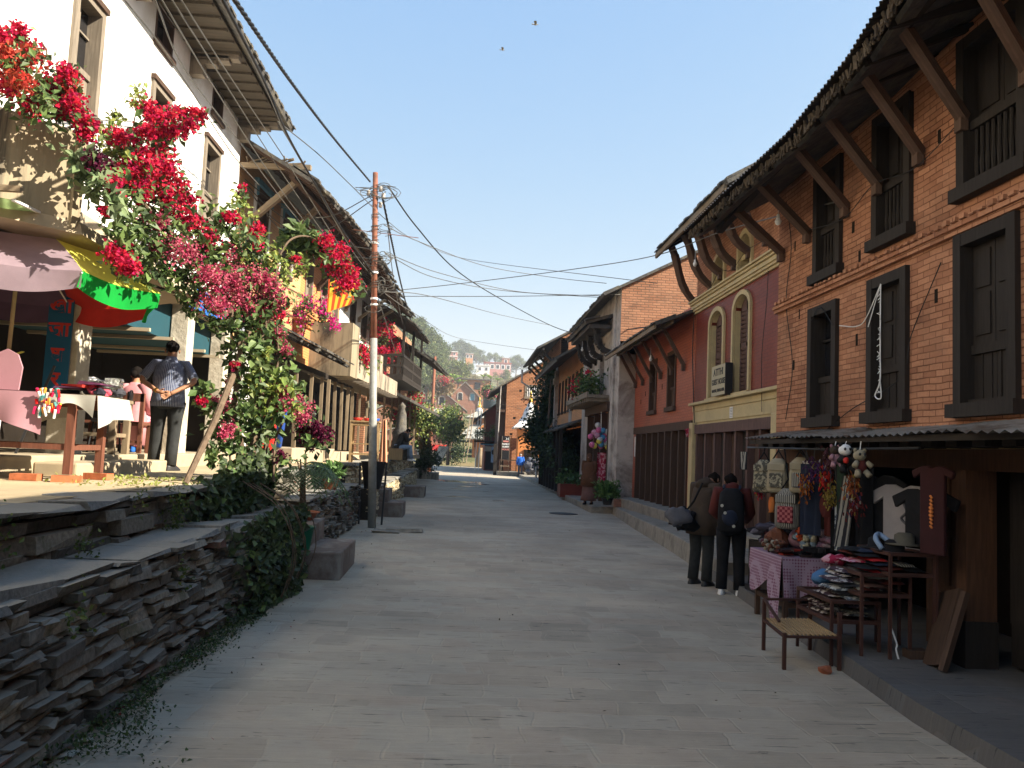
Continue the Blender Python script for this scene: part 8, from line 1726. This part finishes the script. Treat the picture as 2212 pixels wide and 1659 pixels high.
m = MB(); m.blob((3.45, 7.5, .86), .1, .09, .05, 10, .3, 2); solo(m, 'pink_hat', 'floral', 'bright pink hat corner beside the black hats', 'hat', smooth=True)
for k, (x, y, mt_, lb) in enumerate(((3.8, 6.95, 'olivefelt', 'olive brimmed hat on top of the stack'), (3.74, 7.0, 'black_cloth', 'black brimmed hat in the stack'), (3.72, 7.25, 'black_cloth', 'black cap behind the brimmed hats'))):
    z = 1.0+.035*(1-k) if k < 2 else 1.0; m = MB(); m.lathe((x, y, z+.03*(k == 0)), [(.15, .0), (.155, .006), (.085, .015), (.08, .08), (.05, .1), (.001, .1)], 18); solo(m, 'brimmed_hat', mt_, lb+' on the tallest rack', 'hat', smooth=True)
m = MB(); m.tube(catmull([(3.62, 6.98, 1.02), (3.6, 7.05, 1.1), (3.68, 7.15, 1.13), (3.72, 7.05, 1.08)], 5), .022, 8); solo(m, 'turquoise_scarf', 'jeans', 'light turquoise scarf tucked beside the brimmed hats', 'scarf', smooth=True)
m = MB(); m.tube(catmull([(3.66, 6.9, .38), (3.7, 6.88, .25), (3.69, 6.87, .2), (3.72, 6.86, .08)], 5), .008, 5); solo(m, 'white_rope', 'whitepaint', 'loose white cord hanging from the lowest rack', 'cord')
# hanging line and goods
m = MB(); m.tube([(3.62, 6.4, 1.88), (3.6, 8, 1.87), (3.62, 10.4, 1.9)], .012, 6); solo(m, 'hanging_rail', 'black_paint', 'rail under the awning from which the goods hang', 'rail')
def hang(name, label, cat, y, zt, zb, w_, mat, x=3.62, th=.03, shape='rect', folds=2, strap=True, lean=0.0):
    t = thing(name, label, cat, (x, y, zt), G_); m = MB()
    def fn(a, b):
        ww = w_*(1 if shape == 'rect' else (.25+.75*b if shape == 'cone' else math.sin(math.pi*min(.93, .12+.8*b))**.6)); return (x+(a-.5)*ww*.75+th*math.sin(a*math.pi*folds)*(.3+b)+lean*b, y-(a-.5)*ww*.6, zt-(zt-zb)*b)
    m.sheet(fn, 18, 14, (w_, zt-zb)); m.sheet(lambda a, b: tuple(Vector(fn(a, b))+Vector((.012, .014, 0))), 18, 14, (w_, zt-zb)); m.build('cloth', mat, t, smooth=True)
    if strap: m = MB(); m.tube([(x, y, zt), (3.61, y, 1.89)], .008, 5); m.build('hook', 'black_paint', t)
    return t
def rucksack(y, z, label, mat, pocket, x=3.6, s=1.0):
    t = thing('woven_rucksack', label, 'bag', (x, y, z), G_); F_ = Fr((x, y), (.78, -.62), (.62, .78)); m = MB(); loft(m, F_, [(0, 0, z-.2*s, .10*s, .06*s), (0, 0, z-.17*s, .125*s, .08*s), (0, 0, z, .125*s, .085*s), (0, 0, z+.14*s, .10*s, .07*s), (0, 0, z+.19*s, .05*s, .03*s)], 16, .06, y); m.build('body', mat, t, smooth=True)
    m = MB(); m.obox(F_, -.075*s, .075*s, -.10*s, -.075*s, z-.14*s, z+.02*s); m.build('pocket', pocket, t, bevel=.01); m = MB(); m.obox(F_, -.10*s, .10*s, -.092*s, -.06*s, z+.05*s, z+.13*s); m.build('flap', mat, t, bevel=.01)
    m = MB(); m.tube([F_(-.06*s, 0, z+.18*s), F_(0, 0, z+.28*s), (3.61, y, 1.89)], .009, 5); m.tube([F_(.06*s, 0, z+.18*s), F_(0, 0, z+.28*s)], .009, 5); m.build('strap', 'black_cloth', t)
rucksack(9.75, 1.56, 'grey woven rucksack at the far end of the hanging rail', 'bagweave', 'bagweave'); rucksack(9.3, 1.58, 'cream and olive woven rucksack, second on the rail', 'khaki_cloth', 'bagweave'); rucksack(9.15, 1.22, 'striped rucksack with a red checked pocket, hung below the others', 'stripecloth', 'redweave', 3.66, 1.15)
rucksack(8.95, 1.60, 'olive drab woven rucksack beside the navy shawl', 'khaki_cloth', 'stripecloth', 3.72)
hang('striped_scarf', 'mauve striped scarf hanging at the corner of the awning', 'scarf', 10.2, 1.84, 1.62, .09, 'stripecloth', x=3.5, strap=False); hang('maroon_scarf', 'thin maroon scarf hanging beside the grey rucksack', 'scarf', 9.95, 1.88, 1.35, .07, 'maroon_cloth', shape='cone')
hang('navy_shawl', 'long navy shawl with orange fringe', 'shawl', 8.6, 1.72, .98, .22, 'navy_cloth', x=3.68, folds=4); hang('black_shawl', 'black shawl hanging behind the beaded bags', 'shawl', 8.15, 1.72, .85, .3, 'black_cloth', x=3.85, folds=5)
hang('yellow_leaf_bag', 'small orange leaf shaped purse on a long string', 'purse', 9.55, 1.32, 1.14, .07, 'orange_cloth', shape='leaf', strap=False); hang('red_cloth_bag', 'dark red cloth pouch low behind the shawls', 'pouch', 8.1, 1.42, 1.2, .12, 'maroon_cloth', shape='leaf', strap=False)
hang('olive_trousers', 'dark checked trousers hanging beside the bead bags', 'trousers', 7.75, 1.62, .95, .13, 'stripecloth', x=3.7, folds=3, lean=-.1); hang('patterned_trousers', 'thin patterned leggings twisted below the checked trousers', 'trousers', 7.9, 1.35, .9, .07, 'camocloth', x=3.66, folds=2)
for y, c0, lb, z in ((9.9, (.45, .02, .04), 'pink and red plush dolls dangling at the far end of the rail', 1.42), (8.35, (.10, .03, .12), 'dark purple tinsel tassel decoration', 1.66), (8.05, (.5, .03, .02), 'bright red tinsel bag with yellow flowers', 1.60), (7.95, (.35, .25, .05), 'yellow floral tassel below the red tinsel bag', 1.42), (7.5, (.35, .10, .03), 'orange and red beaded tassel bag', 1.55), (7.45, (.20, .03, .03), 'dark red beaded tassel hanging low', 1.38), (8.0, (.14, .05, .06), 'brownish woven pouch above the red tinsel bag', 1.78), (8.55, (.5, .14, .02), 'long orange bead pendant on the navy shawl', 1.50)):
    t = thing('tassel_decoration', lb, 'ornament', (3.6, y, z), G_); m = MB()
    for k in range(110):
        g = U(.5, 1.6); m.t = tuple(q*g*.55 for q in c0) if rnd.random() < .85 else rnd.choice([(.22, .16, .03), (.2, .18, .16), (.05, .03, .1)]); c = Vector((3.6+rnd.gauss(0, .03), y+rnd.gauss(0, .04), z+rnd.gauss(0, .06))); m.bar(c, c+Vector((U(-.02, .02), U(-.02, .02), -.03)), .012, .008)
    m.build('fringe', 'tone_matte', t); m = MB(); m.tube([(3.6, y, z), (3.61, y, 1.89)], .004, 4); m.build('string', 'black_paint', t)
hang('checked_shawl', 'grey checked shawl hanging between the striped rucksack and navy shawl', 'shawl', 8.8, 1.75, 1.1, .14, 'motley', x=3.74, folds=3); hang('wine_shawl', 'wine red shawl hanging behind the tinsel bags', 'shawl', 8.3, 1.8, 1.0, .2, 'maroon_cloth', x=3.8, folds=4); hang('black_trousers', 'black trousers hanging left of the white T-shirt', 'trousers', 7.62, 1.7, .95, .16, 'black_cloth', x=3.78, folds=3); hang('green_scarf', 'dark green scarf by the beaded tassels', 'scarf', 7.85, 1.8, 1.25, .08, 'tarp_dark', x=3.66)
# T-shirt and gowns on the door front
def garment(label, y, zt, mat, x=3.95, s=1.0, name='t_shirt', cat='T-shirt', long=.56):
    t = thing(name, label, cat, (x, y, zt), G_); Fg = Fr((x, y), (.35, -.94), (-.94, -.35)); W_ = .21*s
    m = MB(); m.prism(Fg, [(-W_, zt-long*s), (W_, zt-long*s), (W_, zt-.12*s), (W_*1.55, zt-.19*s), (W_*1.75, zt-.08*s), (W_*.9, zt), (W_*.4, zt+.005), (0, zt-.03*s), (-W_*.4, zt+.005), (-W_*.9, zt), (-W_*1.75, zt-.08*s), (-W_*1.55, zt-.19*s), (-W_, zt-.12*s)], -.02, .02); m.build('cloth', mat, t, bevel=.012); return t, Fg
t, Fg = garment('pale grey white T-shirt with a dark curved motif on its chest', 7.3, 1.56, 'greytee', 3.98)
m = MB(); m.tube(catmull([Fg(.08, .024, 1.45), Fg(.03, .024, 1.4), Fg(.06, .024, 1.33), Fg(.0, .024, 1.27), Fg(.05, .024, 1.22)], 5), .012, 5); m.build('motif', 'grey_cloth', t)
garment('black T-shirt hanging over the edge of the white one', 6.86, 1.54, 'black_cloth', 3.93, .9); garment('black top with tiny white tag above the green cloth', 7.6, 1.64, 'black_cloth', 3.9, .9, long=.75)
garment('dark green garment behind the black top', 7.5, 1.35, 'tarp_green', 4.02, .7, long=.45)
t, Fg = garment('long dark maroon gown with gold embroidery at the right end of the rail', 6.6, 1.74, 'gown_cloth', 3.85, .55, 'embroidered_gown', 'gown', 1.3)
m = MB()
for k in range(9): m.tube([Fg(-.01, .024, 1.5-.03*k), Fg(.012, .026, 1.48-.03*k)], .009*(1.6 if k in (3, 4, 5) else 1), 6)
m.build('embroidery', 'orange_cloth', t)
# plush toys hanging from the awning: a white and black bear, a brown bear, a doll
def plush(label, c, s, body, headm, limb, name='plush_toy'):
    t = thing(name, label, 'plush toy', tuple(c), G_); c = Vector(c); m = MB(); m.blob(c, .055*s, .05*s, .07*s, 12, .05); m.build('body', body, t, smooth=True)
    m = MB(); h_ = c+Vector((-.015*s, -.01*s, .10*s)); m.blob(h_, .06*s, .055*s, .053*s, 14, .03); m.build('head', headm, t, smooth=True)
    for sg_ in (-1, 1):
        m = MB(); m.blob(h_+Vector((sg_*.045*s, 0, .045*s)), .02*s, .014*s, .02*s, 8, 0); m.build('ear', limb, t, smooth=True)
        m = MB(); m.tube([c+Vector((sg_*.045*s, -.02*s, .035*s)), c+Vector((sg_*.085*s, -.05*s, -.005*s))], [.024*s, .028*s], 8); m.build('arm', limb, t, smooth=True)
        m = MB(); m.tube([c+Vector((sg_*.035*s, -.02*s, -.05*s)), c+Vector((sg_*.06*s, -.06*s, -.095*s))], [.028*s, .03*s], 8); m.build('leg', limb, t, smooth=True)
        m = MB(); m.blob(h_+Vector((sg_*.024*s-.0, -.05*s, .008*s)), .013*s, .008*s, .015*s, 8, 0); m.build('eye', 'black_paint', t, smooth=True)
    m = MB(); m.tube([h_+Vector((0, 0, .05*s)), (c.x, c.y, 1.94)], .004, 4); m.build('string', 'whitepaint', t)
plush('white and black plush bear with a red heart hanging under the awning', (3.52, 7.45, 1.76), 1.0, 'black_fur', 'whitepaint', 'black_fur')
m = MB(); m.blob((3.49, 7.39, 1.765), .03, .015, .028, 10, .1); solo(m, 'red_heart', 'redplastic', 'small red plush heart held by the white and black bear', 'plush toy', smooth=True)
plush('beige and wine red plush bear right of the white and black one', (3.56, 7.25, 1.72), .95, 'maroon_cloth', 'khaki_cloth', 'khaki_cloth'); plush('doll with brown hair and pale pink dress left of the white and black bear', (3.5, 7.62, 1.78), .8, 'pink_sheet', 'brown_cloth', 'pink_sheet')
# clothes heap behind the shoppers, crate, leaning boards
goods('clothes_heap', 'heap of grey and purple clothes on a low counter behind the shoppers', 'clothes', 3.7, 4.05, 9.6, 10.4, .75, 34, [(.10, .09, .13), (.03, .03, .04), (.2, .18, .22), (.12, .04, .05)], (.22, .16, .07), kind='blob'); m = MB(); m.box(3.68, 4.1, 9.55, 10.45, .13, .74); solo(m, 'low_counter', 'darkwood', 'dark wooden counter under the heap of clothes', 'counter')
goods('blue_bags', 'shiny blue bags in a dark tray on the ground beside the table', 'bags', 3.68, 3.92, 9.95, 10.3, .2, 12, [(.03, .06, .14), (.02, .02, .03)], (.22, .16, .1), kind='blob'); m = MB(); m.box(3.62, 3.98, 9.85, 10.4, .01, .2); solo(m, 'goods_tray', 'black_paint', 'dark tray holding the blue bags on the ground', 'tray')
m = MB(); F_ = Fr((4.02, 6.62), (.3, .95), (-.95, .3)); i = len(m.v)
m.bar((3.86, 6.62, .14), (4.1, 6.75, .72), .32, .04, up=(-.9, .2, .4)); solo(m, 'leaning_board', 'brownwood', 'old reddish board leaning against the shop front behind the racks', 'board'); m = MB(); m.bar((3.84, 6.45, .14), (4.06, 6.5, .75), .05, .05); solo(m, 'leaning_post', 'brownwood', 'weathered grey post leaning beside the reddish board', 'post')
m = MB(); m.box(3.8, 3.98, 6.86, 6.98, .135, .2, jit=.008); solo(m, 'loose_brick', 'brownwood', 'dusty brick on the platform beside the tallest rack', 'brick'); m = MB(); m.blob((3.08, 6.85, .03), .06, .05, .035, 8, .2); solo(m, 'street_stone', 'terracotta', 'rounded reddish stone on the street in front of the bench', 'stone')
# toys bag and goods at the white shop house
c = at(1298, 948, y=27.2); t = thing('toy_net', 'clear bag of coloured balls and toys hanging at the white shop door', 'toys', tuple(c)); m = MB()
for k in range(26): m.t = rnd.choice([(.6, .15, .3), (.65, .55, .1), (.1, .3, .5), (.6, .3, .4), (.5, .5, .5)]); m.blob(c+Vector((rnd.gauss(0, .16), rnd.gauss(0, .12), rnd.gauss(0, .2))), .10, .10, .10, 8, .05)
m.build('balls', 'tone_matte', t, smooth=True); m = MB(); m.tube([c+Vector((0, 0, .3)), c+Vector((0, .1, .9))], .01, 4); m.build('string', 'whitepaint', t)
c = at(1305, 1010, y=28); m = MB(); m.sheet(lambda a, b: (c.x+(a-.5)*.5, 28.0+.05*math.sin(a*9), c.z+.5-1.1*b), 12, 8, (.5, 1.1)); solo(m, 'floral_cloth', 'floral', 'red and white floral cloth hanging in the white shop doorway', 'cloth', smooth=True)
m = MB(); m.obox(FR2, 24.78, 24.94, .004, .012, 1.75, 2.35); solo(m, 'paper_notices', 'paper', 'column of white paper notices on the red house pier', 'notice')
m = MB()
for k in range(12): a = U(-.3, 1.8); m.bar(FR2(18.42, .14, 2.42), FR2(18.42+math.cos(a)*.2, .16, 2.42-abs(math.sin(a))*.2), .03, .006)
solo(m, 'pink_ribbon', 'floral', 'pink ribbon tied at the corner of the guest house doorway', 'ribbon')
# prayer-style banner below the red blossoms
mat_pattern('sunray', (.55, .08, .02), (.75, .5, .05), 'stripe', 2.2); c = at(728, 628, y=18.5); m = MB(); m.sheet(lambda a, b: (c.x-.2+.75*a-.25*b*a, c.y, c.z+.25-.75*b+.2*a*b), 10, 10, (.6, .6)); solo(m, 'sunray_flag', 'sunray', 'yellow and red rayed flag hanging below the red blossom spray', 'flag', smooth=True)
# haze over the whole valley
mz = bpy.data.materials.new('haze_air'); mz.use_nodes = True; nz = mz.node_tree; nz.nodes.clear(); oz = nz.nodes.new('ShaderNodeOutputMaterial'); vz = nz.nodes.new('ShaderNodeVolumePrincipled')
vz.inputs['Density'].default_value = .00065; vz.inputs['Color'].default_value = (.90, .94, 1, 1); vz.inputs['Anisotropy'].default_value = .2; nz.links.new(vz.outputs[0], oz.inputs['Volume']); MATS['haze_air'] = mz
m = MB(); m.box(-702, 702, -62, 2342, -6, 95); tag(m.build('haze', 'haze_air'), kind='stuff')
# ---------------------------------------------------------------- sky, sun, camera
w = bpy.data.worlds.new('World'); SC.world = w; w.use_nodes = True; nt = w.node_tree; nt.nodes.clear()
EXPO = 1.72; EL, AZ = R(34), R(18)     # sun to the right of the street and slightly behind the camera
sky = nt.nodes.new('ShaderNodeTexSky'); sky.sky_type = 'NISHITA'; sky.sun_disc = False; sky.sun_elevation = EL
sd = Vector((math.cos(EL)*math.cos(AZ), -math.cos(EL)*math.sin(AZ), math.sin(EL)))
sky.sun_rotation = math.atan2(sd.x, sd.y); sky.altitude = 1000; sky.air_density = 1.0; sky.dust_density = .6; sky.ozone_density = 1.2
bg = nt.nodes.new('ShaderNodeBackground'); bg.inputs[1].default_value = .14; out = nt.nodes.new('ShaderNodeOutputWorld')
# sky colour graded per channel: it pales toward the horizon less steeply than the clear-air model gives
KX = .14*2**1.45; sp = nt.nodes.new('ShaderNodeSeparateColor'); cb = nt.nodes.new('ShaderNodeCombineColor'); nt.links.new(sky.outputs[0], sp.inputs[0])
for i, (tn, p_, a_, d0) in enumerate(((1.0, .816, .335, .435), (1.02, .477, .555, .67), (.90, .10, .885, 1.0))):
    m1 = N(nt, 'ShaderNodeMath', operation='MULTIPLY'); nt.links.new(sp.outputs[i], m1.inputs[0]); m1.inputs[1].default_value = tn*KX/d0
    m2 = N(nt, 'ShaderNodeMath', operation='POWER'); nt.links.new(m1.outputs[0], m2.inputs[0]); m2.inputs[1].default_value = p_
    m3 = N(nt, 'ShaderNodeMath', operation='MULTIPLY'); nt.links.new(m2.outputs[0], m3.inputs[0]); m3.inputs[1].default_value = a_/(.14*2**EXPO); nt.links.new(m3.outputs[0], cb.inputs[i])
nt.links.new(cb.outputs[0], bg.inputs[0]); nt.links.new(bg.outputs[0], out.inputs[0])
sl = bpy.data.lights.new('sun', 'SUN'); sl.energy = 4.9; sl.angle = R(.53); sl.color = (1.0, .90, .73)
so = bpy.data.objects.new('sun', sl); COL.objects.link(so); so.rotation_euler = (-sd).to_track_quat('-Z', 'Y').to_euler()
cam = bpy.data.cameras.new('camera'); co = bpy.data.objects.new('camera', cam); COL.objects.link(co); SC.camera = co
cam.sensor_width = 36; cam.lens = 36*IF/IW; cam.clip_end = 4000; cam.clip_start = .05
mt = Matrix((CR, CU, -FWD)).transposed().to_4x4(); mt.translation = CP; co.matrix_world = mt
SC.view_settings.view_transform = 'Standard'; SC.view_settings.look = 'None'; SC.view_settings.exposure = EXPO; SC.view_settings.gamma = 1
SC.cycles.max_bounces = 6; SC.cycles.diffuse_bounces = 3; SC.cycles.transparent_max_bounces = 6; SC.cycles.use_denoising = True; SC.cycles.sample_clamp_indirect = 8
